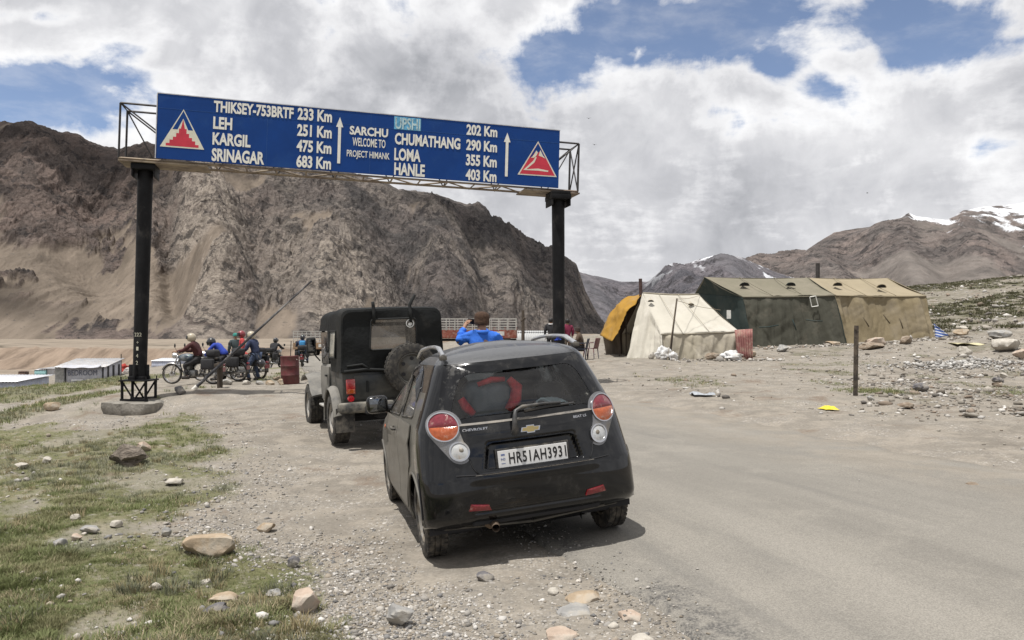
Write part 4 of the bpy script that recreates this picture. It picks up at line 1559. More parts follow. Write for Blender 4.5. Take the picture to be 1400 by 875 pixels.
# joints between the sheets and the light top edge
bm = B()
box(bm, (SIGN_W / 2, SIGN_H + .012, -.02), (SIGN_W + .02, .02, .05), 0, FC)
box(bm, (-.012, SIGN_H / 2, -.02), (.02, SIGN_H, .05), 0, FC)
obj('edge_trim', bm, mat('bare_aluminium', (.55, .55, .56), .4, .7), board)
bm = B()
box(bm, (SIGN_W / 2, SIGN_H * .78, -.0012), (SIGN_W - .02, .006, .003), 0, FC)
for fx_ in (.25, .5, .75):
    box(bm, (SIGN_W * fx_, SIGN_H / 2, -.0013), (.005, SIGN_H - .02, .003), 0, FC)
obj('sheet_joint', bm, mat('joint_blue', (.02, .085, .26), .5), board)


def sign_text(body, xl, xr, yt, yb, bold=.036, m=WHITE_S, name='lettering'):
    """a line whose left end spans yt..yb at xl"""
    x0, y0 = sp(xl, yb)
    x1, y1 = sp(xl, yt)
    w_ = sp(xr, (yt + yb) / 2 + (xr - xl) * .085)[0] - x0
    b2 = B()
    join(b2, text_bm(body, w_, y1 - y0, .004, bold), FC @ Matrix.Translation((x0, y0, .003)))
    return obj(name, b2, m, board)


for (body_, xl, xr, yt, yb) in (('THIKSEY-753BRTF', 292, 401.6, 137, 153), ('233 Km', 407, 454.2, 147, 163.5), ('LEH', 291.4, 317.7, 159, 175.8), ('251 Km', 406.7, 454.2, 169.2, 185.7), ('KARGIL', 290.7, 343.2, 180.5, 197.8),
                                ('475 Km', 406.2, 454, 190.6, 207.4), ('SRINAGAR', 289.8, 362.3, 202.2, 220.2), ('683 Km', 406.2, 453.8, 211.4, 228.7), ('SARCHU', 478.5, 531, 171.8, 183.8), ('CHUMATHANG', 540.2, 629.4, 181.3, 197.3),
                                ('LOMA', 539.8, 575.8, 202.1, 219.2), ('HANLE', 540, 581.8, 222, 239), ('202 Km', 637.4, 679.3, 169.8, 184.5), ('290 Km', 637.4, 679.3, 190.4, 205.6), ('355 Km', 637.4, 679.3, 210.6, 226.2), ('403 Km', 637.4, 679.3, 230.8, 246.2)):
    sign_text(body_, xl, xr, yt, yb)
sign_text('WELCOME TO', 482.6, 527.6, 187.6, 199.2, .016)
sign_text('PROJECT HIMANK', 475, 533.5, 204.6, 216.6, .012)
bm = B()
q = [sp(539, 159), sp(575.5, 162.5), sp(575.5, 179.5), sp(539, 176.5)]
prism(bm, q, .003, FC @ Matrix.Translation((0, 0, .0005)))
obj('repair_patch', bm, mat('faded_sky_blue', (.10, .33, .52), .5, var=.3, vscale=9), board)
sign_text('UPSHI', 540.5, 574.5, 160.2, 176, .02, mat('faded_lettering', (.42, .56, .58), .5, var=.3, vscale=14)).location.y -= .002
for (xt, yt, xb, yb, hw, hl) in ((465.1, 160.2, 463.6, 223.4, .035, .075), (693.0, 181.7, 693.2, 241.4, .036, .077)):
    bm = B()
    x0, y0 = sp(xb, yb)
    x1, y1 = sp(xt, yt)
    hh_ = .24
    prism(bm, [(x1 - hw, y0), (x1 + hw, y0), (x1 + hw, y1 - hh_), (x1 + hl + .01, y1 - hh_), (x1, y1), (x1 - hl - .01, y1 - hh_), (x1 - hw, y1 - hh_)], .004, FC @ Matrix.Translation((0, 0, .002)))
    obj('arrow', bm, WHITE_S, board)
# project emblem: stepped red mountain in a white triangle
A_, L_, R2 = Vector(sp(250.7, 149.1)), Vector(sp(218.3, 199.9)), Vector(sp(279.5, 204.7))
def bary(x, y):            # x 0..1 across the foot, y 0..1 up
    q = L_ + (R2 - L_) * x
    top = A_ - (L_ + R2) / 2
    return tuple(q + top * y)
bm = B()
w2 = .028
prism(bm, [bary(0, 0), bary(1, 0), bary(.5, 1)], .002, FC @ Matrix.Translation((0, 0, .001)))
emb = obj('triangle_emblem', bm, CREAM_S, board)
bm = B(); prism(bm, [bary(.268, .47), bary(.38, .47), bary(.50, .76), bary(.62, .47), bary(.732, .47), bary(.5, .955)], .002, FC @ Matrix.Translation((0, 0, .0022)))
obj('triangle_inset', bm, BLUE, emb)
steps = [(.13, .0), (.13, .07), (.21, .07), (.21, .16), (.285, .16), (.285, .24), (.355, .24), (.355, .34), (.415, .34), (.415, .46), (.455, .46), (.5, .70)]
steps = [(x, y + .035) for x, y in steps]
bm = B(); prism(bm, [bary(*p) for p in steps] + [bary(1 - x, y) for x, y in steps[-2::-1]], .002, FC @ Matrix.Translation((0, 0, .0024)))
obj('stepped_peak', bm, RED_S, emb)
# second emblem: red triangle with a snowy peak and winding road
A_, L_, R2 = Vector(sp(734.8, 193.3)), Vector(sp(707.8, 238.6)), Vector(sp(760.9, 242.2))
bm = B(); prism(bm, [bary(0, 0), bary(1, 0), bary(.5, 1)], .002, FC @ Matrix.Translation((0, 0, .001)))
emb = obj('triangle_emblem', bm, CREAM_S, board)
bm = B(); prism(bm, [bary(.05, .03), bary(.95, .03), bary(.5, .95)], .002, FC @ Matrix.Translation((0, 0, .0022)))
obj('triangle_inset', bm, RED_S, emb)
bm = B(); prism(bm, [bary(.285, .49), bary(.36, .55), bary(.44, .70), bary(.50, .66), bary(.56, .72), bary(.66, .55), bary(.715, .49), bary(.5, .945)], .002, FC @ Matrix.Translation((0, 0, .0030)))
obj('emblem_sky', bm, BLUE, emb)
bm = B()
prism(bm, [bary(.33, .50), bary(.40, .60), bary(.46, .73), bary(.50, .67), bary(.46, .57), bary(.41, .52)], .002, FC @ Matrix.Translation((0, 0, .0036)))
prism(bm, [bary(.52, .58), bary(.56, .75), bary(.63, .60), bary(.70, .51), bary(.60, .56)], .002, FC @ Matrix.Translation((0, 0, .0036)))
prism(bm, [bary(.14, .14), bary(.38, .42), bary(.45, .55), bary(.47, .52), bary(.42, .38), bary(.22, .17), bary(.52, .21), bary(.78, .17), bary(.77, .13), bary(.52, .15)], .002, FC @ Matrix.Translation((0, 0, .0036)))
obj('emblem_road', bm, CREAM_S, emb)

# lattice girder behind the board
bm = B()
GW = .72
x0_, x1_ = -.80, SIGN_W + .56
ztop = SIGN_H - .27
S_ = GI @ SIGN_M
def bar(a, b, r=.022, b_=None):
    tube(b_ if b_ is not None else bm, [S_ @ Vector(a), S_ @ Vector(b)], r, 4)
dark = B()
for y in (.10, .10 + GW):
    for z in (-.035, ztop):
        bar((x0_, y, z), (x1_, y, z), .025, dark if z > 0 else bm)
    for x in (x0_, x1_):
        bar((x, y, -.035), (x, y, ztop), .027, dark)
    bar((x0_, y, ztop), (.25, y, .45), .018, dark)
    bar((x1_, y, ztop), (SIGN_W - .2, y, .55), .018, dark)
for x in (x0_, x1_):
    bar((x, .10, ztop), (x, .10 + GW, ztop), .018, dark)
    bar((x, .10, -.035), (x, .10 + GW, -.035), .022, bm)
bar((x1_, .10, -.03), (x1_, .10 + GW, ztop), .018, dark)
bar((x1_, .10 + GW, -.03), (x1_, .10, ztop), .018, dark)
n_ = 16
for k in range(n_):
    xa, xb = x0_ + (x1_ - x0_) * k / n_, x0_ + (x1_ - x0_) * (k + 1) / n_
    a, b = (.10, .10 + GW) if k % 2 else (.10 + GW, .10)
    bar((xa, a, -.04), (xb, b, -.04), .020)
    bar((xb, .10, -.05), (xb, .10 + GW, -.05), .022)
    bar((xa, .10 + GW, -.03 if k % 2 else ztop), (xb, .10 + GW, ztop if k % 2 else -.03), .016, dark)
box(bm, (.15, .46, -.09), (1.9, GW + .12, .035), 0, S_)
box(bm, (SIGN_W - .15, .46, -.09), (1.5, GW + .12, .035), 0, S_)
box(bm, (SIGN_W / 2, .62, -.058), (SIGN_W * .98, .08, .02), 0, S_)
obj('bottom_girder', bm, ANGLE, gantry)
obj('lattice_frame', dark, DARKANG, gantry)

PL = at(190, 549, 18.45)
PL.z = float(H(PL.x, PL.y)[0])
PLT = at(199, 232, 18.55)
PRT = at(763, 272, 20.75)
PRB = at(764.5, 548, 20.75)
PRB.z = float(h1(PRB.x, PRB.y))
for (top, bot, stub) in ((PLT, PL, True), (PRT, PRB, False)):
    bm = B()
    d_ = (top - bot)
    lo = bot + d_ * (.095 if stub else 0.0)
    tube(bm, [GI @ lo, GI @ (lo + d_ * .02), GI @ top, GI @ (top + d_ * .012)], [.150, .150, .168, .168], 24)
    po = obj('post', bm, BLACKP, gantry, 40)
    bm = B()
    M = GI @ Matrix.Translation(top + Vector((0, 0, .06))) @ Matrix.Rotation(math.atan2(sx.y, sx.x), 4, 'Z')
    box(bm, (0, 0, -.04), (.52, .66, .12), .01, M)
    box(bm, (0, 0, .06), (.50, .60, .10), .01, M)
    for s in (-1, 1):
        box(bm, (s * .235, 0, -.16), (.03, .60, .22), .006, M)
    obj('post_head', bm, BLACKP, po, 40)
    if stub:
        bm = B()
        M = GI @ Matrix.Translation(bot + Vector((0, 0, .03)))
        box(bm, (0, 0, .47), (.66, .60, .035), .004, M)
        box(bm, (0, 0, .52), (.36, .36, .09), .004, M)
        box(bm, (0, 0, .66), (.47, .03, .34), .008, M)
        box(bm, (0, 0, .66), (.03, .47, .34), .008, M)
        for a in (-1, 1):
            for b in (-1, 1):
                tube(bm, [M @ Vector((a * .27, b * .25, .0)), M @ Vector((a * .27, b * .25, .46))], .035, 4)
                tube(bm, [M @ Vector((a * .285, b * .27, .40)), M @ Vector((a * .285, b * .27, .56))], .014, 6)
            tube(bm, [M @ Vector((a * .27, -.25, .45)), M @ Vector((0, -.25, .02))], .022, 4)
            tube(bm, [M @ Vector((a * .27, .25, .45)), M @ Vector((0, .25, .02))], .022, 4)
        for b in (-1, 1):
            box(bm, (0, b * .25, .03), (.62, .06, .05), 0, M)
        obj('base_frame', bm, BLACKP, po, 40)
        # chalked figures on the post
        for k, ch in enumerate(('222', '+', '1', '4', '2')):
            bm = B()
            hgt = .085
            f = .40 - .035 * k * 1.0
            c = lo + d_ * (.185 - .030 * k)
            w_ = .17 if k == 0 else .05
            tb = text_bm(ch, w_, hgt if ch != '+' else .05, .003, .0)
            for q in tb.verts:
                xq = q.co.x - w_ / 2
                ang = xq / .158
                q.co = GI @ (c + Vector((math.sin(ang) * .1565, -math.cos(ang) * (.1565 + q.co.z * .3), q.co.y)))
            obj('chalk_mark', tb, mat('cream_chalk', (.52, .50, .40), .9, var=.3, vscale=60), po)

# ================================================================ ROCK BUILDER
def ico_sphere(sub=3):
    b2 = B()
    bmesh.ops.create_icosphere(b2, subdivisions=sub, radius=1.0)
    return b2


def n3(p, s, seed):
    a = fbm(np.array([p.x * s + seed * 7.1]), np.array([p.y * s + p.z * s * 1.7 + seed * 3.3]), 3, seed)[0]
    b = fbm(np.array([p.z * s + seed * 1.9]), np.array([p.x * s - p.y * s * 1.3 + seed]), 3, seed + 3)[0]
    return (a + b) / 2


def rock_bm(sx_, sy_, sz_, seed=1, rough=.35, flat=0.0, sub=3, facets=11):
    b2 = ico_sphere(sub)
    rnd = random.Random(seed)
    planes = [(Vector((rnd.gauss(0, 1), rnd.gauss(0, 1), rnd.gauss(0, .8))).normalized(), rnd.uniform(.50, .86)) for _ in range(facets)]
    if flat:
        planes.append((Vector((rnd.uniform(-.15, .15), rnd.uniform(-.15, .15), 1)).normalized(), 1 - flat))
    for q in b2.verts:
        p = q.co.copy()
        for nrm, d in planes:
            k = p.dot(nrm) - d
            if k > 0:
                p -= nrm * k * .97
        p *= 1 + rough * (n3(q.co, 1.6, seed) - .5) + rough * .35 * (n3(q.co, 5, seed + 9) - .5)
        q.co = Vector((p.x * sx_ / 2, p.y * sy_ / 2, p.z * sz_ / 2))
    return b2


def stone_mat(name, c, c2=None, strat=False):
    return mat(name, c, .92, var=.16, vscale=9, bump=.7, bscale=26, bdist=.012, var2=c2, spec=.2, stretch=(1, 1, 3) if strat else (1, 1, 1), dust=(.33, .30, .25), dust_amt=.35, dscale=7)


ST_TAN = stone_mat('tan_stone', (.34, .265, .185), (.40, .33, .25))
ST_GREY = stone_mat('grey_stone', (.27, .265, .255), (.34, .33, .31))
ST_PALE = stone_mat('pale_stone', (.42, .39, .34), (.50, .47, .42))
ST_DARK = stone_mat('dark_stone', (.13, .125, .13), (.18, .17, .165))
ST_BROWN = stone_mat('brown_stone', (.20, .155, .115), (.27, .22, .17), True)
ST_PINK = stone_mat('pinkish_stone', (.40, .315, .25), (.45, .38, .32))


def rock(px, py, wpx, hpx, m, label, seed, flat=.0, rough=.35, deep=.8, sink=.22, name='rock', group=None, rz=None, tilt=0):
    """stone whose foot shows at px,py (bottom middle) and which spans wpx x hpx in the photograph"""
    g = ground_at(px, py - hpx * .12)
    k = g.y / F
    w_, h_ = wpx * k, hpx * k / (1 - sink * .8)
    b2 = rock_bm(w_, w_ * deep, h_, seed, rough, flat)
    o = obj(name, b2, m, None, 28)
    o.location = (g.x, g.y, g.z + h_ * (.5 - sink))
    o.rotation_euler = (0, tilt, rz if rz is not None else 0)
    return tag(o, label, 'rock', group)


rock(292, 762, 86, 33, ST_TAN, 'large flat tan boulder lying on the turf edge, biggest rock in the foreground grass', 3, .35, .22, .55, .12)
rock(419, 838, 49, 34, ST_PINK, 'rounded pinkish boulder at the gravel edge near the bottom of the picture', 5, 0, .22, .8, .12)
rock(547, 858, 42, 32, ST_GREY, 'angular grey and white rock on the dirt behind the hatchback', 8, 0, .5, .8, .12)
rock(364, 728, 31, 14, ST_TAN, 'small smooth tan stone on the gravel beyond the large flat boulder', 11, .2, .2, .8, .15)
rock(176, 638, 54, 30, mat('layered_rock', (.15, .125, .10), .95, var=.3, vscale=14, bump=1.0, bscale=30, bdist=.04, var2=(.26, .22, .18), stretch=(1, 1, 4)), 'layered dark brown rock sticking out of the turf', 14, .1, 1.1, .9, .25)
rock(196, 618, 20, 14, ST_PINK, 'pink stone leaning against the layered brown rock', 15, .1, .5, .9, .2)
rock(240, 663, 30, 10, ST_PALE, 'flat pale stone lying alone in the turf beside the gravel', 17, .3, .3, .7, .2)
rock(402, 778, 19, 18, ST_DARK, 'dark grey stone at the tip of the turf beside the gravel', 19, 0, .5, .8, .15)
rock(304, 826, 44, 18, ST_TAN, 'ochre stone half sunk in turf behind a blue grey stone', 21, .2, .5, .6, .3)
rock(294, 840, 46, 15, ST_DARK, 'blue grey slab tilted in the turf in front of an ochre stone', 23, .3, .6, .6, .2, tilt=-.25)
rock(212, 807, 22, 11, ST_PALE, 'cream stone in the grass left of the blue grey slab', 25, 0, .5, .8, .15)
rock(281, 800, 16, 9, ST_PALE, 'small white stone in the turf below the large flat boulder', 27, 0, .5, .8, .15)
rock(373, 818, 24, 13, ST_GREY, 'grey stone in the turf left of the rounded pinkish boulder', 29, .2, .5, .8, .2)
rock(124, 731, 26, 13, ST_GREY, 'grey stone with flat top in a loose line of stones on the turf', 31, .2, .4, .8, .15)
rock(159, 722, 20, 10, ST_PALE, 'rounded pale stone at the right end of the line of stones on the turf', 33, 0, .3, .8, .15)
rock(104, 740, 20, 10, ST_PINK, 'pinkish stone low in the line of stones on the turf', 35, 0, .3, .8, .15)
rock(82, 750, 22, 13, ST_GREY, 'grey stone at the near end of the line of stones on the turf', 37, 0, .3, .8, .15)
rock(104, 712, 16, 9, ST_PALE, 'small pale stone at the far end of the line of stones on the turf', 39, 0, .4, .8, .15)
rock(226, 735, 17, 13, ST_GREY, 'pointed grey stone where turf gives way to gravel', 41, 0, .6, .8, .15)
rock(64, 634, 16, 9, ST_PALE, 'pale grey stone in turf left of the layered brown rock', 43, 0, .4, .8, .15)
rock(30, 642, 20, 9, ST_PALE, 'white stone in the turf near the left edge of the picture', 45, 0, .4, .8, .15)
rock(71, 562, 26, 12, ST_TAN, 'tan block of stone on the bare slope left of the sign post', 47, .2, .3, .6, .15, rz=.5)
rock(662, 794, 32, 13, ST_DARK, 'flat slate grey stone on the dirt behind the bumper of the hatchback', 49, .3, .4, .8, .3)
rock(800, 818, 58, 18, ST_TAN, 'broad sandy slab sunk in the road edge behind the hatchback', 51, .5, .2, .9, .55)
rock(790, 838, 62, 15, ST_GREY, 'broad grey slab sunk in the dirt beside the sandy slab', 53, .5, .3, .9, .6)
rock(860, 846, 38, 14, ST_PINK, 'pinkish slab sunk at the broken tarmac edge', 55, .4, .3, .9, .5)
rock(757, 813, 18, 10, ST_PALE, 'small cream stone next to the broad sandy slab', 57, .1, .3, .9, .3)
rock(770, 872, 54, 16, ST_PINK, 'wide flat stone sunk in the dirt at the bottom edge of the picture', 59, .5, .3, .9, .55)
rock(875, 878, 40, 14, ST_PALE, 'pale flat stone beside the tarmac at the bottom edge of the picture', 61, .4, .3, .9, .5)
rock(838, 858, 20, 9, ST_PALE, 'small pale stone between the pinkish slab and the wide flat stone', 63, .2, .3, .9, .4)
rock(1328, 667, 25, 8, ST_BROWN, 'rounded brown stone alone on the right verge of the road', 65, .2, .3, .7, .2)
for i, (px, py, w_, h_, mm, lb) in enumerate((
        (310, 527, 17, 9, ST_GREY, 'grey stone at the left end of the stones lining the road by the oil drum'), (337, 527, 15, 8, ST_PALE, 'pale stone second from the left of the stones by the oil drum'),
        (355, 527, 13, 7, ST_GREY, 'small grey stone in the middle of the stones by the oil drum'), (370, 527, 14, 7, ST_TAN, 'flat tan stone left of the rounded stone by the oil drum'),
        (386, 527, 18, 9, ST_TAN, 'rounded tan stone touching the foot of the oil drum'), (379, 521, 12, 7, ST_BROWN, 'brown stone lying behind the rounded stone by the oil drum'))):
    rock(px, py, w_, h_, mm, lb, 70 + i, .15, .45, .8, .12)
for i, (px, py, w_, h_, mm, lb) in enumerate((
        (1196, 474, 34, 13, ST_PINK, 'flat pinkish boulder in front of the tan tent behind the bare post'), (1190, 479, 40, 11, ST_BROWN, 'dark brown slab under the flat pinkish boulder by the tan tent'),
        (1238, 472, 24, 13, ST_BROWN, 'brown boulder at the foot of the tan tent'), (1070, 482, 20, 11, ST_GREY, 'grey block in front of the dark green tent'), (1138, 473, 22, 7, ST_TAN, 'flat tan stone at the foot of the dark green tent'),
        (1314, 459, 24, 9, ST_TAN, 'lower flat stone of a small cairn right of the tan tent'), (1314, 452, 19, 7, ST_PALE, 'top flat stone of a small cairn right of the tan tent'),
        (1378, 482, 42, 21, ST_PALE, 'big pale angular boulder by the right edge of the picture'), (1366, 466, 34, 15, ST_GREY, 'grey boulder behind the big pale boulder'), (1398, 492, 32, 16, ST_PINK, 'tan boulder cut by the right edge of the picture'),
        (1318, 488, 22, 14, ST_PALE, 'pale wedge of rock at the heap of rubble'), (1258, 537, 26, 14, ST_DARK, 'dark stone on the rubble right of the bare post'), (1364, 524, 18, 8, ST_DARK, 'small dark stone on the slope near the right edge'),
        (1362, 530, 20, 8, ST_BROWN, 'brown stone just below a small dark stone near the right edge'), (1240, 560, 26, 10, ST_BROWN, 'brown flat stone on the rubble below the dark stone'), (1190, 548, 12, 7, ST_GREY, 'small grey stone right of the foot of the bare post'),
        (1372, 518, 14, 9, ST_PALE, 'small white stone at the right edge of the rubble'), (974, 493, 30, 11, ST_BROWN, 'brown rock among the white sacks by the white tent'), (969, 482, 22, 11, ST_GREY, 'grey rock leaning on the wall of the white tent'),
        (1028, 489, 16, 9, ST_TAN, 'tan stone at the foot of the red corrugated sheet'), (890, 492, 12, 11, ST_PALE, 'pale block at the door of the white tent'), (934, 491, 14, 7, ST_DARK, 'dark stone at the wall of the white tent'))):
    rock(px, py, w_, h_, mm, lb, 90 + i, .15, .5, .8, .12)

# concrete footing of the left post
bm = rock_bm(1.60, 1.50, 1.1, 201, .25, .2, 4, 4)
for q in bm.verts:
    q.co.z = max(min(q.co.z, .13), -.5)
    q.co.x = max(min(q.co.x, .66), -.66) + .12 * (n3(q.co, 2.2, 81) - .5)
    q.co.y = max(min(q.co.y, .55), -.62)
    q.co.y += max(0, -q.co.z) * .5 * (q.co.y < 0) + .10 * (n3(q.co, 3.0, 77) - .5)
    q.co.z += .10 * (n3(q.co, 2.5, 79) - .5)
slab = obj('concrete_footing', bm, mat('rough_concrete', (.21, .195, .17), .95, var=.2, vscale=5, bump=.9, bscale=18, bdist=.03), None, 40)
slab.location = (PL.x + .04, PL.y - .35, PL.z - .10)
slab.scale = (.9, .9, .95)
tag(slab, 'rough concrete footing under the left post of the sign', 'footing')
# ================================================================ TENTS
def objw(name, bm, m, root, parent=None, smooth=False):
    """part given in world coordinates"""
    bmesh.ops.translate(bm, vec=-root.location, verts=bm.verts)
    return obj(name, bm, m, parent or root, smooth)


def cloth(bm, a, b, c, d, nu=24, nv=16, amp=.05, ku=2.0, kv=6.0, seed=1, sag=.0, th=.012, edge=True, tension=0.0, hem=0.0):
    """canvas between four corners a-b (top), d-c (bottom): folds run down from the top edge"""
    a, b, c, d = Vector(a), Vector(b), Vector(c), Vector(d)
    n = (b - a).cross(d - a).normalized()
    L = max((b - a).length, (c - d).length)
    Hh = max((d - a).length, (c - b).length)
    def fn(u_, v_):
        p = (a * (1 - u_) + b * u_) * (1 - v_) + (d * (1 - u_) + c * u_) * v_
        q = fbm(np.array([u_ * L * kv * .75 + v_ * Hh * .25 * math.sin(3 * u_ + seed) + seed * 3.7]), np.array([v_ * Hh * ku * .22 + seed]), 4, seed, .5)[0] - .5
        r_ = fbm(np.array([u_ * L * .55 + v_ * Hh * .9 + seed]), np.array([v_ * Hh * .35 - u_ * L * .3]), 3, seed + 5, .55, True)[0] - .6
        e = min(1, 6 * v_) if edge else 1
        cr = fbm(np.array([u_ * L * .75 - v_ * Hh * (.25 + .5 * math.sin(u_ * 5 + seed)) + seed]), np.array([v_ * Hh * .28 + u_ * L * .12]), 5, seed + 9, .62, True)[0]
        k = amp * (q * 2.4 + r_ * .35 + .8 * max(0, cr - .62) * min(1, v_ * 2 + .15)) * e
        hemw = hem * max(0, v_ - .8) * 5 * math.sin(u_ * L * 7 + seed) * .5
        p = p + n * (k + hemw)
        p.z -= sag * 4 * u_ * (1 - u_) * (1 - v_) + sag * 2.0 * math.sin(math.pi * v_) * (1 - .3 * math.cos(6.28 * u_))
        return p
    sheet(bm, fn, nu, nv, th)


def canvas(name, base, c2, dirt=.3, tl=0.0):
    return mat(name, base, .92, var=.05, vscale=1.1, var2=c2, dust=tuple(.5 * (a_ + b_) for a_, b_ in zip(base, (.25, .22, .175))), dust_amt=dirt, dscale=.9, bump=.35, bscale=7, bdist=.03, spec=.15)


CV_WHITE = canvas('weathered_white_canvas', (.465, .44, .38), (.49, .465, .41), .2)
CV_WALL = canvas('shaded_white_canvas', (.36, .325, .255), (.40, .365, .30), .4)  # white canvas darkened, the shade below the eave put into its colour
CV_GREEN_R = canvas('sunlit_olive_canvas', (.180, .166, .125), (.195, .178, .135), .35)  # roof copy, paler for the sunlight painted into it
CV_GREEN = canvas('shaded_green_canvas', (.070, .069, .055), (.076, .075, .060), .2)  # wall copy, darker for the shade painted into it
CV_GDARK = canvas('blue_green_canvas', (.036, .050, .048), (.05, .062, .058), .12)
CV_TAN_R = canvas('sunlit_tan_canvas', (.285, .243, .170), (.30, .255, .180), .25)  # tan roof, sunlight put into the colour
CV_TAN = canvas('shaded_tan_canvas', (.205, .168, .105), (.235, .195, .13), .3)  # same tan darkened for walls in shade
CV_MUST = canvas('mustard_tarpaulin', (.33, .185, .035), (.29, .17, .045), .3)
POLE = mat('dark_wood_pole', (.07, .055, .042), .9, var=.25, bump=.4, bscale=30, stretch=(1, 1, .2))


def gz(p, dz=0.0):
    p = Vector(p)
    p.z = float(H(p.x, p.y)[0]) + dz
    return p


def vent_hood(root, p, s, m, nrm):
    bm = B()
    n = Vector(nrm).normalized()
    x = Vector((1, 0, 0))
    up = (n.cross(x)).normalized()
    if up.z < 0: up = -up
    c = Vector(p)
    pts = []
    k = 9
    arc = [c + x * s * math.cos(math.pi * i / k) + n * s * .75 * math.sin(math.pi * i / k) - up * s * .3 for i in range(k + 1)]
    apex = c + up * s * 1.4 + n * .02
    vv = [bm.verts.new(q) for q in arc]
    va = bm.verts.new(apex)
    for i in range(k):
        bm.faces.new((vv[i], vv[i + 1], va))
    bm.faces.new(vv[::-1])
    o = objw('vent_hood', bm, m, root, smooth=40)
    bm = B()
    arc2 = [c + x * s * .8 * math.cos(math.pi * i / k) + n * s * .6 * math.sin(math.pi * i / k) - up * s * .315 + n * .01 for i in range(k + 1)]
    bm.faces.new([bm.verts.new(q) for q in arc2])
    r = bmesh.ops.extrude_face_region(bm, geom=list(bm.faces))
    bmesh.ops.translate(bm, vec=-up * .012, verts=[v_ for v_ in r['geom'] if isinstance(v_, bmesh.types.BMVert)])
    objw('vent_opening', bm, mat('vent_dark', (.015, .014, .013), .95), root, o)


# ---- white tent
RL, RRr = at(879, 401, 34.6), at(955.5, 403, 34.3)
ELt, ERt = at(903, 457, 32.6), at(1011, 453.5, 32.3)
GLt, WLt, WRt = gz(at(856, 489, 33.4)), gz(at(906, 490, 32.5)), gz(at(1009, 487, 32.2))
BLt, BRt = RL + Vector((-.6, 2.2, -1.75)), RRr + Vector((.9, 2.2, -1.75))
white_tent = thing('canvas_tent', 'smaller weathered white canvas tent with a sagging wall and a wooden prop', 'tent', gz((7.6, 34.0, 0)))
t = white_tent
bm = B()
cloth(bm, RL, RRr, ERt, ELt, 40, 24, .06, 2, 4, 3, .05)
cloth(bm, RRr, RL, BLt, BRt, 20, 12, .05, 2, 4, 4, .03)
roof_ = objw('canvas_roof', bm, CV_WHITE, t, smooth=True)
bm = B()
tube(bm, [RL + Vector((0, 0, .02)), (RL + RRr) / 2 + Vector((0, 0, -.02)), RRr + Vector((0, 0, .02))], .03, 6)
for f_ in (.28, .62):
    tube(bm, [RL.lerp(RRr, f_) + Vector((0, -.02, .02)), RL.lerp(RRr, f_).lerp(ELt.lerp(ERt, f_), .5) + Vector((0, -.03, .035)), ELt.lerp(ERt, f_) + Vector((0, -.03, .03))], .010, 5)
tube(bm, [ELt + Vector((0, -.03, 0)), ELt.lerp(ERt, .33) + Vector((0, -.03, -.02)), ERt + Vector((0, -.03, 0))], .022, 6)
objw('canvas_seam', bm, CV_WALL, t, roof_, True)
bm = B()
cloth(bm, ELt + Vector((0, .02, 0)), ERt + Vector((0, .02, 0)), WRt + Vector((0, -.05, -.05)), WLt + Vector((0, -.1, -.05)), 90, 26, .20, 1.6, 2.6, 6, .0, .012, True, hem=.04)
cloth(bm, ERt, BRt, gz(BRt, -.05), WRt + Vector((0, 0, -.05)), 16, 14, .08, 2, 5, 9)
cloth(bm, BRt, BLt, gz(BLt, -.05), gz(BRt, -.05), 16, 10, .06, 2, 5, 10)
vv = [bm.verts.new(p) for p in (RRr, ERt, BRt)]
bm.faces.new(vv)
objw('canvas_wall', bm, CV_WALL, t, smooth=True)
bm = B()
cloth(bm, RL + Vector((-.02, 0, 0)), ELt + Vector((.06, -.04, 0)), WLt + Vector((.06, -.22, -.05)), GLt + Vector((-.05, -.1, -.05)), 34, 30, .16, 1.2, 5, 8, 0, .012, True)
objw('gable_flap', bm, CV_WHITE, t, smooth=True)
nr_ = (RRr - RL).cross(ELt - RL).normalized()
if nr_.z < 0: nr_ = -nr_
for (px, py, D) in ((889.5, 412.5, 34.05), (944.5, 417, 33.85)):
    vent_hood(t, at(px, py, D) + nr_ * .03, .14, CV_WALL, nr_)
bm = B(); tube(bm, [gz(at(915.5, 486, 32.0)), at(920, 450, 32.1), at(925.5, 408, 32.2)], [.045, .04, .035], 7)
objw('prop_pole', bm, POLE, t, smooth=True)
bm = B()
for (a, b) in ((at(925.5, 411, 32.2), at(985, 424, 33.2)), (at(925.5, 409, 32.2), at(957, 404, 34.2)), (at(925, 410, 32.2), gz(at(912, 470, 31.6)))):
    tube(bm, [a, a.lerp(b, .5) - Vector((0, 0, .05)), b], .009, 4)
objw('guy_rope', bm, mat('hemp_rope', (.22, .18, .13), .95), t)
bm = B(); tube(bm, [gz(at(876, 480, 34.9)), at(876, 400, 34.9), at(875.5, 381, 34.9)], .075, 10)
objw('stove_pipe', bm, mat('rusty_pipe', (.075, .045, .04), .8, .3, var=.3), t, smooth=40)

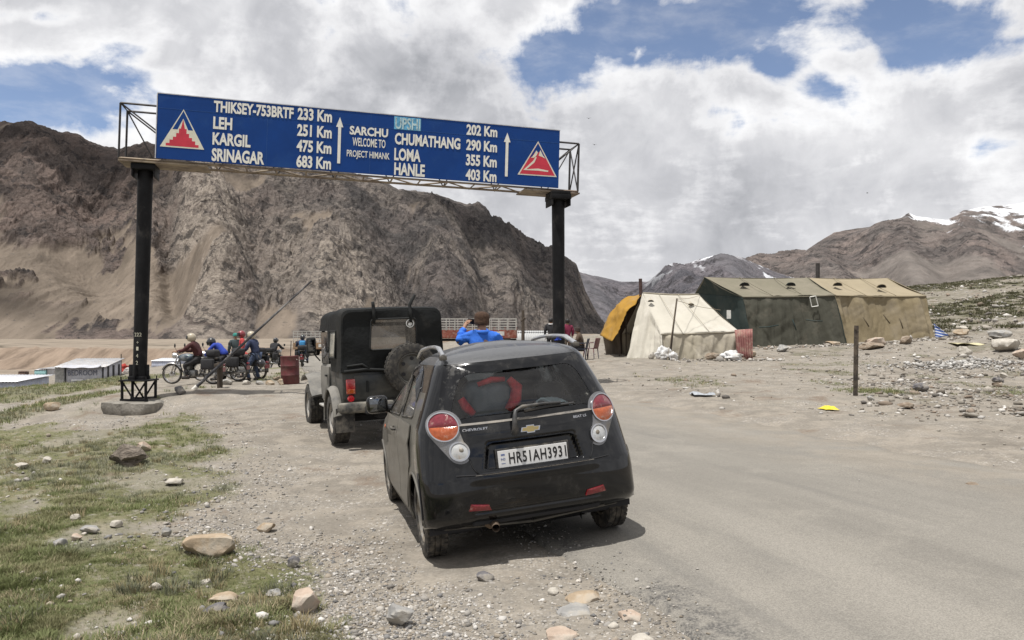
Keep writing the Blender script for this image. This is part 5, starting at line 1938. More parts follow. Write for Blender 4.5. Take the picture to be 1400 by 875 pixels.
# ---- mustard awning on the left of the white tent
AW_T = at(874, 402, 35.2)
awn = thing('tarpaulin_awning', 'mustard yellow tarpaulin awning propped against the left of the white tent', 'awning', gz(at(845, 485, 35.5)))
bm = B()
prof_o = [(874, 402), (858, 407), (842, 416), (833, 430), (827, 446), (822, 460)]
prof_i = [(876, 404), (866, 415), (856, 426), (850, 440), (845, 452), (836, 466)]
def awf(u_, v_):
    i = u_ * 5
    o = (np.interp(i, range(6), [q[0] for q in prof_o]), np.interp(i, range(6), [q[1] for q in prof_o]))
    n_ = (np.interp(i, range(6), [q[0] for q in prof_i]), np.interp(i, range(6), [q[1] for q in prof_i]))
    p = at(o[0], o[1], 37.2) * (1 - v_) + at(n_[0], n_[1], 34.6 - .5 * u_) * v_
    w_ = (fbm(np.array([u_ * 5.0 + v_]), np.array([v_ * 4.0]), 4, 19)[0] - .5) * .34
    return p + Vector((-.7, -.3, .5)).normalized() * w_ * min(1, 5 * u_ + .2)
sheet(bm, awf, 30, 18, .012)
objw('tarpaulin', bm, CV_MUST, awn, smooth=True)
bm = B()
cloth(bm, at(824, 458, 37.0), at(846, 448, 36.9), gz(at(850, 489, 36.6), -.05), gz(at(829, 484, 36.8), -.05), 14, 14, .1, 2, 4, 22)
objw('grey_skirt', bm, canvas('grey_brown_canvas', (.12, .10, .08), (.15, .12, .09), .3), awn, smooth=True)
bm = B()
cloth(bm, at(873, 405, 36.4), at(846, 420, 37.1), gz(at(838, 486, 37.3), -.05), gz(at(876, 488, 36.6), -.05), 14, 14, .06, 2, 4, 23)
objw('interior_shade', bm, canvas('shade_lining', (.045, .035, .028), (.06, .045, .035), .1), awn, smooth=True)  # dark sheet painted in for the shade inside the awning
bm = B()
for (px, y0, D) in ((856, 426, 35.0), (847, 446, 35.0)):
    tube(bm, [gz(at(px, 488, D)), at(px, y0, D)], .03, 6)
objw('awning_pole', bm, POLE, awn)

# ---- green and tan army tents
def army_tent(label, rl, rr, el, er, wl, wr, bk, m_roof, m_wall, m_end, seed, lip):
    rl, rr, el, er, wl, wr = Vector(rl), Vector(rr), Vector(el), Vector(er), Vector(wl), Vector(wr)
    t = thing('army_tent', label, 'tent', gz((wl + wr) / 2 + Vector((0, 2.4, 0))))
    bl, br = bk
    bm = B()
    cloth(bm, rl, rr, er, el, 44, 18, .06, 1.5, 3, seed, .07)
    cloth(bm, rr, rl, bl, br, 30, 12, .05, 1.5, 3, seed + 1, .035)
    ro = objw('canvas_roof', bm, m_roof, t, smooth=True)
    bm = B()
    tube(bm, [el + Vector((0, -.03, .0)), el.lerp(er, .3) + Vector((0, -.035, -.03)), el.lerp(er, .7) + Vector((0, -.035, -.03)), er + Vector((0, -.03, 0))], .03, 6)
    for f_ in (.0, .33, .66, 1.0):
        tube(bm, [rl.lerp(rr, f_) + Vector((0, 0, .02)), rl.lerp(rr, f_).lerp(el.lerp(er, f_), .5) + Vector((0, -.02, .0)), el.lerp(er, f_) + Vector((0, -.03, .02))], .016, 5)
    objw('canvas_seam', bm, m_roof, t, ro, True)
    bm = B()
    cloth(bm, el + Vector((0, .03, .02)), er + Vector((0, .03, .02)), wr, wl, 150, 44, .20, 1.0, 2.0, seed + 2, 0, .012, True, hem=.06)
    objw('front_wall', bm, m_wall, t, smooth=True)
    bm = B()
    gl_, gr_ = gz(bl, -.05), gz(br, -.05)
    cloth(bm, br, bl, gl_, gr_, 30, 12, .1, 1.5, 3, seed + 3)
    objw('back_wall', bm, m_wall, t, smooth=True)
    for (r0, e0, b0, w0, gg, sgn) in ((rl, el, bl, wl, gl_, 1), (rr, er, br, wr, gr_, -1)):
        bm = B()
        cloth(bm, b0, e0, w0, gg, 22, 20, .10, 1.5, 4, seed + 4 + sgn)
        n_ = 12
        A1 = [bm.verts.new(b0.lerp(r0, i / n_)) for i in range(n_ + 1)]
        C1 = [bm.verts.new(b0.lerp(e0, i / n_ * .5)) for i in range(n_ + 1)]
        A2 = [bm.verts.new(e0.lerp(r0, i / n_)) for i in range(n_ + 1)]
        C2 = [bm.verts.new(b0.lerp(e0, 1 - i / n_ * .5)) for i in range(n_ + 1)]
        for P_, Q_ in ((A1, C1), (A2, C2)):
            for i in range(n_):
                bm.faces.new((P_[i], P_[i + 1], Q_[i + 1], Q_[i]))
        objw('end_wall', bm, m_end, t, smooth=True)
    return t


g_rl, g_rr = at(963, 379, 41.0), at(1105, 380, 42.0)
g_el, g_er = at(1015, 406, 38.6), at(1141, 404, 39.3)
g_wl, g_wr = gz(at(1030, 471, 38.2), -.1), gz(at(1158, 468, 38.9), -.1)
g_bl, g_br = at(950, 401, 43.2), at(1092, 402, 44.2)
green_tent = army_tent('dark green army tent with olive roof between the white tent and the tan tent', g_rl, g_rr, g_el, g_er, g_wl, g_wr, (g_bl, g_br), CV_GREEN_R, CV_GREEN, CV_GDARK, 31, 1)
t_rl, t_rr = at(1102, 380, 42.4), at(1213, 380.5, 43.6)
t_el, t_er = at(1142, 404, 39.8), at(1266, 405, 41.2)
t_wl, t_wr = gz(at(1159, 467, 39.3), -.1), gz(at(1279, 465, 40.4), -.1)
t_bl, t_br = at(1085, 402, 44.8), at(1196, 402, 46.0)
tan_tent = army_tent('large tan canvas army tent farthest right in the row of tents', t_rl, t_rr, t_el, t_er, t_wl, t_wr, (t_bl, t_br), CV_TAN_R, CV_TAN, CV_TAN, 51, 1)
for (tent, px, py, a, b, c, m_) in ((green_tent, 1017, 391, g_rl, g_rr, g_el, CV_GDARK), (green_tent, 1080, 391, g_rl, g_rr, g_el, CV_GDARK), (tan_tent, 1144, 391, t_rl, t_rr, t_el, CV_TAN), (tan_tent, 1204, 393.5, t_rl, t_rr, t_el, CV_TAN)):
    n = (b - a).cross(c - a).normalized()
    if n.z < 0: n = -n
    d = ray(px, py)
    o_ = Vector((0, 0, CAMZ))
    k = (a - o_).dot(n) / d.dot(n)
    vent_hood(tent, o_ + d * k + n * .03, .26, m_, n)
bm = B()
c = at(1110, 413, 39.0)
for (a, b) in (((-.14, .20), (.10, .24)), ((.10, .24), (.20, -.16)), ((.20, -.16), (-.06, -.20)), ((-.06, -.20), (-.14, .20))):
    tube(bm, [c + Vector((a[0] * 1.2, -.18, a[1] * 1.2)), c + Vector((b[0] * 1.2, -.18, b[1] * 1.2))], .022, 4)
objw('window_piping', bm, mat('white_tape', (.62, .62, .58), .8), green_tent)
bm = B(); box(bm, at(997.5, 430, 39.3) + Vector((-.12, -.3, 0)), (.20, .02, .42), 0)
objw('paper_notice', bm, mat('white_paper', (.66, .66, .62), .9), green_tent)
for (px, py, w_, D, tent, a0) in ((1051, 446, .95, 38.1, green_tent, .12), (1113, 438, .8, 38.7, green_tent, -.08), (1086, 444, .12, 38.3, green_tent, 1.9), (1184, 440, .12, 39.2, tan_tent, 2.1), (1232, 442, .12, 39.6, tan_tent, 1.9), (1212, 436, .12, 39.5, tan_tent, 2.2)):
    bm = B()
    p = at(px, py, D - .25)
    L = w_ if w_ > .5 else .55
    tube(bm, [p + Vector((-L / 2 * math.cos(a0), 0, -L / 2 * math.sin(a0))), p + Vector((0, -.05, -.03)), p + Vector((L / 2 * math.cos(a0), 0, L / 2 * math.sin(a0)))], .03, 5)
    objw('tie_tape', bm, CV_GDARK if tent is green_tent else mat('dark_tan_tape', (.10, .08, .05), .9), tent, smooth=True)
bm = B(); tube(bm, [at(1118, 385, 43.2), at(1118, 360, 43.2)], .11, 12)
objw('stove_pipe', bm, mat('sooty_pipe', (.05, .046, .045), .75, .3, var=.2), tan_tent, smooth=40)

# blue striped tarp, red corrugated sheet
bm = B()
a, b, c = at(1277, 443, 40.0), at(1297, 459, 39.6), gz(at(1279, 464, 39.8))
sheet(bm, lambda u_, v_: a * (1 - u_) + (c * (1 - v_) + b * v_) * u_ + Vector((0, -.05 * math.sin(7 * v_), 0)), 10, 12, .01)
tarp = obj('striped_tarp', bm, None or mat('blue_tarp', (.05, .10, .30), .6), None, True)
mm = tarp.data.materials[0]
nt = NT(mm.node_tree)
pz = nt.sep(nt.node('ShaderNodeTexCoord').outputs['Object'])
pr = [n for n in nt.n if n.type == 'BSDF_PRINCIPLED'][0]
st_ = nt.m('GREATER_THAN', nt.m('FRACT', nt.m('MULTIPLY', nt.m('ADD', pz[2], nt.m('MULTIPLY', pz[0], .25)), 7.0)), .62)
nt.put(pr.inputs['Base Color'], nt.mix(st_, (.045, .095, .30), (.55, .57, .60)))
tag(tarp, 'blue and white striped tarp corner staked at the right end of the tan tent', 'tarp')
bm = B()
a, b = at(1004, 451, 32.0), at(1028.5, 449.5, 32.0)
lo_ = gz(at(1008, 487, 31.8), -.05)
hi_ = gz(at(1029, 487, 31.8), -.05)
sheet(bm, lambda u_, v_: (a * (1 - u_) + b * u_) * (1 - v_) + (lo_ * (1 - u_) + hi_ * u_) * v_ + Vector((0, -.028 * math.cos(u_ * 2 * math.pi * 7), 0)), 84, 4, .006)
tag(obj('corrugated_sheet', bm, mat('faded_red_sheet', (.27, .115, .105), .6, .2, var=.12, vscale=4, dust=(.35, .28, .22), dust_amt=.4), None, True), 'faded red corrugated sheet standing between the white and the green tent', 'metal sheet')

# white sacks
SACK = mat('white_woven_sack', (.60, .60, .60), .8, var=.08, vscale=12, bump=.5, bscale=14, bdist=.02, dust=(.4, .36, .3), dust_amt=.35)
for i, (px, py, w_, h_, lb) in enumerate(((907, 492, 20, 15, 'plump white sack under the wooden prop of the white tent'), (921, 493, 12, 10, 'small white sack just right of the wooden prop of the white tent'), (985, 484, 15, 12, 'white sack heaped against the white tent wall, farthest back of the pile'),
                                         (998, 482, 15, 12, 'white sack beside the red corrugated sheet, leaning on the pile'), (983, 491, 15, 10, 'white sack at the front left of the pile by the white tent'), (1001, 493, 27, 10, 'long flat white sack lying at the front of the pile by the white tent'),
                                         (944, 489, 15, 7, 'crumpled white sack lying along the white tent wall'))):
    g = ground_at(px, py)
    k = g.y / F
    b2 = rock_bm(w_ * k, w_ * k * .7, h_ * k * 1.35, 300 + i, 1.5, .0, 4, 2)
    o = obj('white_sack', b2, SACK, None, True)
    o.location = (g.x, g.y + .1, g.z + h_ * k * .5)
    tag(o, lb, 'sack', 'white sacks by the white tent')

# ================================================================ POSTS, LITTER, DRUM, BARRIER
g = ground_at(1169.5, 541)
bm = B()
box(bm, (0, 0, .66), (.105, .012, 1.52), 0)
box(bm, (.0465, .05, .66), (.012, .09, 1.52), 0)
box(bm, (-.02, -.012, 1.36), (.04, .02, .05), 0)
o = obj('fence_post', bm, mat('dark_steel_post', (.05, .043, .037), .75, .3, var=.35, vscale=9, dust=(.2, .16, .12), dust_amt=.45), None)
o.location = g
o.rotation_euler = (0, .022, .25)
tag(o, 'bare dark steel fence post standing alone on the rubble in front of the tan tent', 'post')
g2 = ground_at(834, 483)
bm = B(); tube(bm, [(0, 0, -.1), (0, 0, .55)], .05, 8)
o = obj('fence_post', bm, POLE, None, 40)
o.location = g2
tag(o, 'short dark post left of the mustard awning', 'post')
bm = B()
YEL = mat('yellow_plastic', (.62, .50, .03), .4, var=.08)
sheet(bm, lambda u_, v_: (lambda n_: Vector(((u_ - .5) * .32 * (1 + .5 * (n_ - .5)) + .05 * math.sin(5 * v_), (v_ - .5) * .40 + .05 * math.sin(4 * u_), .02 + .10 * n_ * math.sin(3.1 * u_) * math.sin(3.1 * v_))))(fbm(np.array([u_ * 4.0]), np.array([v_ * 4.0]), 3, 5)[0]), 18, 16, .005)
o = obj('plastic_bag', bm, YEL, None, True)
o.scale = (.75, .75, .8)
o.location = ground_at(1133, 561) + Vector((0, 0, .01))
tag(o, 'crumpled yellow plastic bag on the bare verge of the road', 'litter')
bm = B()
sheet(bm, lambda u_, v_: Vector(((u_ - .5) * .46, (v_ - .5) * .5, .04 * math.sin(7 * u_ + 3 * v_) * math.sin(5 * v_) + .045)), 14, 10, .006)
o = obj('plastic_sheet', bm, mat('grey_plastic', (.32, .34, .36), .4, var=.2, vscale=20), None, True)
o.location = ground_at(960, 541)
tag(o, 'crumpled grey plastic sheet on the verge below the white sacks', 'litter')
bm = B()
sheet(bm, lambda u_, v_: Vector(((u_ - .5) * 1.2, (v_ - .5) * .8, .05 * math.sin(6 * u_ + 2 * v_) + .06)), 14, 8, .02)
o = obj('plastic_sheet', bm, mat('pale_yellow_sheet', (.46, .42, .26), .8, var=.1), None, True)
o.location = ground_at(1321, 472)
tag(o, 'pale yellowish sheet lying on the rubble near the small cairn', 'litter')

g = ground_at(397, 525.5)
bm = B()
lathe(bm, [(0, 0), (.275, 0), (.285, .015), (.285, .27), (.295, .285), (.285, .30), (.285, .56), (.295, .575), (.285, .59), (.285, .85), (.292, .87), (.285, .885), (.27, .87), (0, .865)], 32)
drum = obj('oil_drum', bm, mat('rusty_maroon_drum', (.085, .015, .017), .6, var=.3, vscale=5, dust=(.11, .06, .05), dust_amt=.35, dscale=4), None, 40)
drum.location = g
drum.rotation_euler = (0, -.03, 0)
tag(drum, 'rusty maroon oil drum standing by the row of stones', 'drum')
bm = B(); tube(bm, [(0, 0, 0), (.02, 0, .5)], .013, 6)
o = obj('iron_rod', bm, DARKANG, None)
o.location = g + Vector((.0, 0, .86))
tag(o, 'thin iron rod standing upright on the oil drum', 'rod')
bm = B()
p0, p1 = g + Vector((.24, -.15, .78)), ground_at(424, 519) + Vector((0, 0, .03))
tube(bm, [p0, p0.lerp(p1, .5) + Vector((0, 0, -.04)), p1], .013, 5)
tag(obj('white_rope', bm, mat('white_rope', (.6, .58, .54), .8), None), 'white rope slanting from the oil drum down to the ground by the jeep', 'rope')

# barrier pole on its pivot post
pv = ground_at(299, 531)
bar_b, bar_t = at(262, 535, pv.y - .45), at(426, 384, pv.y - .1)
d_ = bar_t - bar_b
barrier = thing('barrier_pole', 'long black and white road barrier pole raised at a slant beside the motorcycles', 'road barrier', pv)
bm = B(); tube(bm, [bar_b + d_ * .02, bar_b + d_ * .10, bar_t], [.043, .040, .022], 10)
objw('barrier_arm', bm, mat('worn_black_white_paint', (.045, .045, .05), .5, var=.3, vscale=3, var2=(.24, .23, .22)), barrier, smooth=40)
bm = B(); tube(bm, [bar_b - d_ * .005, bar_b + d_ * .045], .054, 10)
objw('white_tip', bm, mat('chalky_white_paint', (.60, .58, .53), .6), barrier, smooth=40)
bm = B()
tube(bm, [pv + Vector((0, .08, -.1)), pv + Vector((0, .08, .66))], .075, 8)
box(bm, pv + Vector((0, .0, .58)), (.16, .26, .10), .01)
objw('pivot_post', bm, POLE, barrier, smooth=40)
bm = rock_bm(.34, .3, .26, 405, .4)
o = obj('rock', bm, ST_DARK, None, 50)
o.location = ground_at(246, 538) + Vector((0, 0, .06))
tag(o, 'dark wedge shaped rock on the turf left of the foot of the barrier pole', 'rock')

# ================================================================ FAR HUTS
TIN = mat('corrugated_tin', (.42, .43, .45), .55, .4, var=.15, vscale=2, dust=(.35, .30, .25), dust_amt=.4)
TINW = mat('whitewashed_tin', (.44, .45, .49), .6, .1, var=.12, vscale=2, dust=(.36, .32, .28), dust_amt=.3)
def corr(bm, a, b, c, d, n, amp, th=.01):
    a, b, c, d = map(Vector, (a, b, c, d))
    nn = (b - a).cross(d - a).normalized()
    sheet(bm, lambda u_, v_: (a * (1 - u_) + b * u_) * (1 - v_) + (d * (1 - u_) + c * u_) * v_ + nn * amp * math.sin(2 * math.pi * n * u_), n * 4, 2, th)


def hut(name, label, cat, org, rz, w_, L, hf, hb, wall_m, roof_m, over=.25):
    """shed: front wall along local x at y=0, running back L, eave heights hf (front) and hb (back)"""
    t = thing(name, label, cat, org, (0, 0, rz))
    bm = B()
    corr(bm, (0, 0, hf), (w_, 0, hf), (w_, 0, -.3), (0, 0, -.3), int(w_ * 5), .018)
    corr(bm, (0, L, hb), (w_, L, hb), (w_, L, -.3), (0, L, -.3), int(w_ * 5), .018)
    corr(bm, (0, 0, hf), (0, L, hb), (0, L, -.3), (0, 0, -.3), int(L * 4), .018)
    corr(bm, (w_, 0, hf), (w_, L, hb), (w_, L, -.3), (w_, 0, -.3), int(L * 4), .018)
    obj('wall', bm, wall_m, t, True)
    bm = B()
    corr(bm, (-over, -over, hf + .05), (w_ + over, -over, hf + .05), (w_ + over, L + over, hb + .12), (-over, L + over, hb + .12), int(w_ * 5), .02, .02)
    obj('roof', bm, roof_m, t, True)
    return t


org = gz(at(77, 521, 73))
W_ = 59 / F * 73
b_hut = hut('tin_hut', 'long whitewashed tin hut with BEDROOM painted on its front wall', 'hut', org, .22, W_, 6.5, 1.45, 1.95, TINW, TIN)
bm = B()
join(bm, text_bm('BEDROOM', 2.45, .50, .01, .0), Matrix.Translation((.98, -.05, .72)) @ Matrix.Rotation(R_(90), 4, 'X'))
obj('painted_lettering', bm, mat('grey_blue_paint', (.10, .11, .15), .7, var=.4, vscale=8), b_hut)
for y in (1.5, 3.4, 5.4):
    bm = B()
    box(bm, (W_ + .03, y, .75), (.03, .6, 1.5), 0)
    obj('doorway', bm, DARKIN, b_hut)
bm = B(); box(bm, (.28, -.06, .65), (.75, .05, 1.75), .01); 
obj('board_panel', bm, mat('grey_board', (.26, .26, .25), .8, var=.2), b_hut)
bm = B(); box(bm, (.78, -.07, .6), (.10, .05, 1.7), .0); box(bm, (W_ - .02, -.06, .6), (.12, .06, 1.8), 0)
obj('door_gap', bm, DARKIN, b_hut)
bm = B()
for (x, w2) in ((1.75, 1.0), (3.05, .9)):
    box(bm, (x, -.05, .30), (w2, .02, .14), 0)
obj('white_strip', bm, mat('bright_white_board', (.75, .75, .75), .6), b_hut)
bm = B()
sheet(bm, lambda a, b: Vector((.5 + 3.2 * a, -.6 + 1.1 * b, 1.46 + .22 * b + .03 * math.sin(14 * a))), 20, 4, .02)
obj('roof_sheet', bm, TINW, b_hut, True)

org = gz(at(-75, 538, 52))
hut('tin_hut', 'blue white tin hut half cut off by the left edge of the picture', 'hut', org, .02, 4.45, 4.0, .98, 1.1, mat('pale_blue_tin', (.42, .45, .54), .6, .1, var=.15, vscale=2, dust=(.36, .32, .28), dust_amt=.3), mat('bright_tin', (.62, .63, .66), .5, .3))
org = gz(at(47, 509, 108))
th_ = hut('tin_hut', 'low teal and grey tin hut behind the long BEDROOM hut', 'hut', org, -.03, 1.55, 4, .8, .95, mat('teal_sheet', (.20, .36, .36), .6, var=.1), TIN, .05)
bm = B(); box(bm, (2.35, .3, .45), (1.5, .1, 1.0), 0); box(bm, (2.0, .9, 1.0), (3.2, 1.6, .06), 0, rot=(0, 0, 0))
obj('grey_annex', bm, TIN, th_)
org = gz(at(25, 507, 112))
bh = hut('shed', 'small brown shed alone on the flat far left', 'shed', org, 0, .95, .9, .6, .6, mat('brown_board', (.10, .065, .05), .9), mat('brown_roof', (.13, .09, .07), .9), .05)
bm = rock_bm(.5, .45, .5, 411, .2, .2)
o = obj('crate', bm, mat('rust_brown_box', (.15, .08, .055), .9), None)
o.location = ground_at(58, 524) + Vector((0, 0, .15))
tag(o, 'rust brown box on the slope in front of the BEDROOM hut', 'box')
def heap(px, py, D, w_, h_, m_, name, label, cat, seed):
    g = gz(at(px, py, D))
    b2 = rock_bm(w_ / F * D, w_ / F * D * .5, h_ / F * D * 1.5, seed, 1.1, 0, 4, 3)
    o = obj(name, b2, m_, None, True)
    o.location = g + Vector((0, 0, h_ / F * D * .35))
    return tag(o, label, cat)


heap(165, 512, 84, 28, 10, mat('red_cloth', (.36, .045, .035), .9, var=.35, vscale=4), 'cloth_pile', 'heap of red bedding beyond the slope left of the sign post', 'cloth pile', 421)
heap(176, 512, 82, 14, 6, mat('dirty_white_cloth', (.45, .42, .40), .9, var=.3, vscale=4), 'cloth_pile', 'dirty white bundle at the right of the red bedding', 'cloth pile', 423)
heap(152, 512, 83, 9, 5, mat('dark_red_cloth', (.22, .03, .03), .9), 'cloth_pile', 'small dark red bundle at the left of the red bedding', 'cloth pile', 424)
org = gz(at(207, 507, 92))
hut('tin_hut', 'low blue white tin shelter beyond the front wheel of the nearest motorcycle', 'hut', org, 0, 2.9, 3.0, .7, .85, mat('pale_blue_tin', (.42, .45, .54)), mat('bright_tin', (.62, .63, .66)), .08)
org = gz(at(705, 466, 74))
hut('tarp_shelter', 'plain whitish tarpaulin shelter between the stock truck and the right sign post', 'shelter', org, 0, 3.9, 4.0, 1.25, 1.25, mat('off_white_tarp', (.46, .47, .47), .8, var=.06), mat('off_white_tarp', (.5, .5, .5)), .03)
bm = B(); g = gz(at(715, 474, 42))
tube(bm, [g, g + Vector((0, 0, at(715, 424, 42).z - g.z))], [.10, .08], 7)
tube(bm, [g + Vector((-.1, 0, 1.75)), g + Vector((.12, -.05, 1.95))], .07, 6)
tag(obj('wooden_pole', bm, POLE, None, 40), 'knobbly wooden pole standing left of the right sign post', 'pole')
for (px, py, top, D, lb) in ((165.5, 505, 484, 80, 'thin pole standing beyond the BEDROOM hut'), (216, 500, 490, 95, 'thin pole standing by the low blue white shelter')):
    g = gz(at(px, py, D))
    bm = B(); tube(bm, [g, Vector((g.x, g.y, at(px, top, D).z))], .05, 5)
    tag(obj('wooden_pole', bm, POLE, None), lb, 'pole')
# ================================================================ JEEP
JR = R_(22)
jl = Vector((-1.83, 11.74, 0))
jl.z = float(np.mean([h1(jl.x + dx, jl.y + dy) for dx, dy in ((-.67, -.27), (.67, .27), (-1.58, 2.0), (-.24, 2.5))])) + .01
jeep = thing('jeep', 'black soft top jeep with a spare wheel on its tail parked ahead of the hatchback', 'jeep', jl, (R_(-.5), R_(-2.0), JR))
JPAINT = mat('dusty_dark_jeep_paint', (.018, .020, .019), .4, var=.2, dust=(.08, .076, .066), dust_amt=.45, dscale=2.5, coat=.2)
JSIDE = mat('dusty_sunlit_jeep_paint', (.05, .05, .048), .5, var=.2, dust=(.20, .19, .17), dust_amt=.75, dscale=2.5)  # dust, made paler to paint in sunlight on the sides
JCAN = mat('black_soft_top', (.011, .012, .012), .65, var=.2, vscale=3, bump=.7, bscale=5, bdist=.03, dust=(.04, .038, .034), dust_amt=.2, dscale=2, spec=.2)
JCAN2 = mat('black_soft_top_seam', (.010, .011, .011), .8)
JGLASS = glass_mat('clouded_vinyl_window', (.22, .22, .21), .07, .30)
JTYRE = mat('jeep_tyre', (.024, .023, .022), .88, var=.2, dust=(.08, .072, .06), dust_amt=.45, dscale=16, bump=.4, bscale=60)

bm = B()
box(bm, (0, .39, .80), (1.44, 1.80, .50), .03)
box(bm, (0, -.49, .81), (1.40, .05, .44), .012)
obj('body_tub', bm, JPAINT, jeep, 40)
bm = B()
box(bm, (.02, -.525, .82), (1.18, .02, .34), .008)
tg_ = obj('tail_panel', bm, JPAINT, jeep, 40)
bm = B()
for X in (-.38, .42):
    box(bm, (X, -.54, .83), (.035, .02, .16), .005)
obj('tail_hinge', bm, JCAN2, tg_)
bm = B()
a = [(-.52, 1.28, 1.10), (.52, 1.28, 1.10)]
sheet(bm, lambda u_, v_: Vector(((u_ - .5) * (1.16 - .18 * v_), 1.28 + 1.5 * v_, .70 + .42 * (1 - abs(u_ * 2 - 1) ** 8) ** .5 - .03 * v_)), 16, 8, .02)
box(bm, (0, 2.75, .85), (.98, .06, .46), .02)
obj('bonnet', bm, JSIDE, jeep, 40)
bm = B(); box(bm, (0, 1.2, .52), (.9, 3.9, .12), .02); box(bm, (0, 0, .36), (1.2, .12, .12), .04); box(bm, (0, 2.43, .36), (1.2, .12, .12), .04); box(bm, (.1, -.35, .48), (.7, .35, .22), .03)
obj('chassis', bm, DARKIN, jeep)
for s in (-1, 1):
    # rear flare and front wing
    bm = B()
    ths = np.linspace(-.15, math.pi * .88, 18)
    def flare(u_, v_, s=s):
        th = -.1 + (math.pi * .98) * u_
        r = .435 + .03 * math.sin(math.pi * v_)
        return Vector((s * (.70 + .145 * v_), r * math.cos(th), .37 + r * math.sin(th) - .02 * v_ ** 3))
    sheet(bm, flare, 22, 6, .02 * s)
    obj('wheel_flare', bm, JSIDE, jeep, 60)
    bm = B()
    pth = [(1.55, .58), (1.80, .66), (2.02, .84), (2.35, .90), (2.70, .86), (2.92, .78)]
    sheet(bm, lambda u_, v_, s=s: Vector((s * (.48 + .365 * v_), np.interp(u_ * 5, range(6), [q[0] for q in pth]), np.interp(u_ * 5, range(6), [q[1] for q in pth]) - .03 * v_ ** 4)), 24, 6, .03 * s)
    obj('front_wing', bm, JSIDE, jeep, 60)
    # door with its window, quarter window
    bm = B()
    sheet(bm, lambda u_, v_, s=s: Vector((s * (.735 + .012 * math.sin(math.pi * v_)), .50 + .76 * u_, .56 + .52 * v_)), 8, 8, .02 * s)
    dr = obj('door', bm, JSIDE, jeep, 60)
    bm = B(); box(bm, (s * .765, .60, .95), (.03, .10, .03), .008)
    obj('handle', bm, JCAN2, dr, 40)
    bm = B(); box(bm, (s * .715, .90, 1.36), (.02, .70, .48), .0)
    obj('door_window', bm, mat('dark_door_window', (.012, .013, .013), .12, var=.1, dust=(.14, .13, .12), dust_amt=.3), jeep)
    bm = B()
    sheet(bm, lambda u_, v_, s=s: Vector((s * (.753 - .03 * v_), -.16 + .44 * u_, 1.24 + .36 * v_)), 6, 6, .008)
    sw = obj('quarter_window', bm, mat('milky_vinyl', (.32, .32, .29), .25, var=.2, vscale=4, coat=.4, dust=(.4, .37, .3), dust_amt=.4), jeep, True)
    bm = B(); tube(bm, [(s * .757, -.17, 1.23), (s * .757, .29, 1.23), (s * .728, .29, 1.61), (s * .728, -.17, 1.61)], .014, 4, closed=True)
    obj('window_seam', bm, JCAN2, sw)
    # mirror, tail lamp, step, mud flap
    bm = B()
    tube(bm, [(s * .74, 1.30, 1.15), (s * .80, 1.30, 1.22), (s * .85, 1.30, 1.30)], .012, 6)
    box(bm, (s * .875, 1.30, 1.40), (.15, .06, .25), .03, seg=3)
    mr = obj('wing_mirror', bm, JCAN2, jeep, 40)
    bm = B(); box(bm, (s * .875, 1.267, 1.40), (.11, .004, .19), .001)
    obj('mirror_glass', bm, MATS['mirror_glass'], mr)
    bm = B(); box(bm, (s * .615, -.555, .84), (.125, .05, .21), .014)
    tl = obj('tail_lamp', bm, lens_mat('jeep_red_lens', (.34, .022, .022)), jeep, 40)
    bm = B(); box(bm, (s * .615, -.582, .775), (.105, .012, .055), .004)
    obj('amber_lens', bm, AMBER_LENS, tl)
    bm = B(); lathe(bm, [(0, .03), (.04, .026), (.05, .0)], 18, Matrix.Translation((s * .615, -.55, .675)) @ Matrix.Rotation(R_(90), 4, 'X'))
    obj('round_reflector', bm, lens_mat('bright_red_reflector', (.55, .02, .03)), jeep, 40)
    bm = B(); box(bm, (s * .70, .98, .47), (.16, .62, .03), .008)
    obj('side_step', bm, mat('step_plate', (.50, .49, .46), .5, .4), jeep)
    bm = B(); box(bm, (s * .68, -.44, .37), (.26, .015, .34), .005)
    obj('mud_flap', bm, PLASTIC, jeep)
    for wy in (0, 2.43):
        make_wheel('wheel', jeep, (s * .70, wy, .36), .36, .235, .215, s, 6, 34, tm=JTYRE, rm=mat('pale_dusty_rim', (.34, .33, .31), .6, .3, var=.15, dust=(.3, .27, .23), dust_amt=.5))
bm = B(); box(bm, (0, -.62, .56), (1.62, .14, .13), .03); box(bm, (0, -.60, .50), (1.56, .10, .04), .01)
obj('rear_bumper', bm, mat('scuffed_bumper', (.05, .05, .048), .6, var=.3, dust=(.26, .24, .2), dust_amt=.5, dscale=5), jeep, 40)
# soft top: rounded hood drawn over hoops
def hood_sec(y, w0, w1, z0, z1, r):
    pts = [(-w0, z0)]
    for k in range(7):
        a = math.pi - math.pi / 2 * k / 6
        pts.append((-w1 + r + r * math.cos(a), z1 - r + r * math.sin(a)))
    pts += [(0, z1 + .012)]
    pts += [(-x, z) for x, z in pts[-2::-1]]
    return pts
bm = B()
rings = []
ys = [-.56, -.548, -.50, -.40, -.1, .25, .5, .8, 1.1, 1.28]
for i, y in enumerate(ys):
    sh = .02 if i == 0 else 0
    zt = 1.925 - (.06 if i == 0 else .02 if i == 1 else 0) - .02 * max(0, y) + .010 * math.cos(y * 7)
    if y < .45:
        sec = hood_sec(y, .742 - sh, .715 - sh, 1.03 + sh, zt, .11)
    else:
        sec = hood_sec(y, .742, .715, 1.62, zt, .11)
    rings.append([bm.verts.new((x, y, z)) for x, z in sec])
for A_, C_ in zip(rings[:-1], rings[1:]):
    for j in range(len(A_) - 1):
        bm.faces.new((A_[j], A_[j + 1], C_[j + 1], C_[j]))
top_ = obj('soft_top', bm, JCAN, jeep, 50)
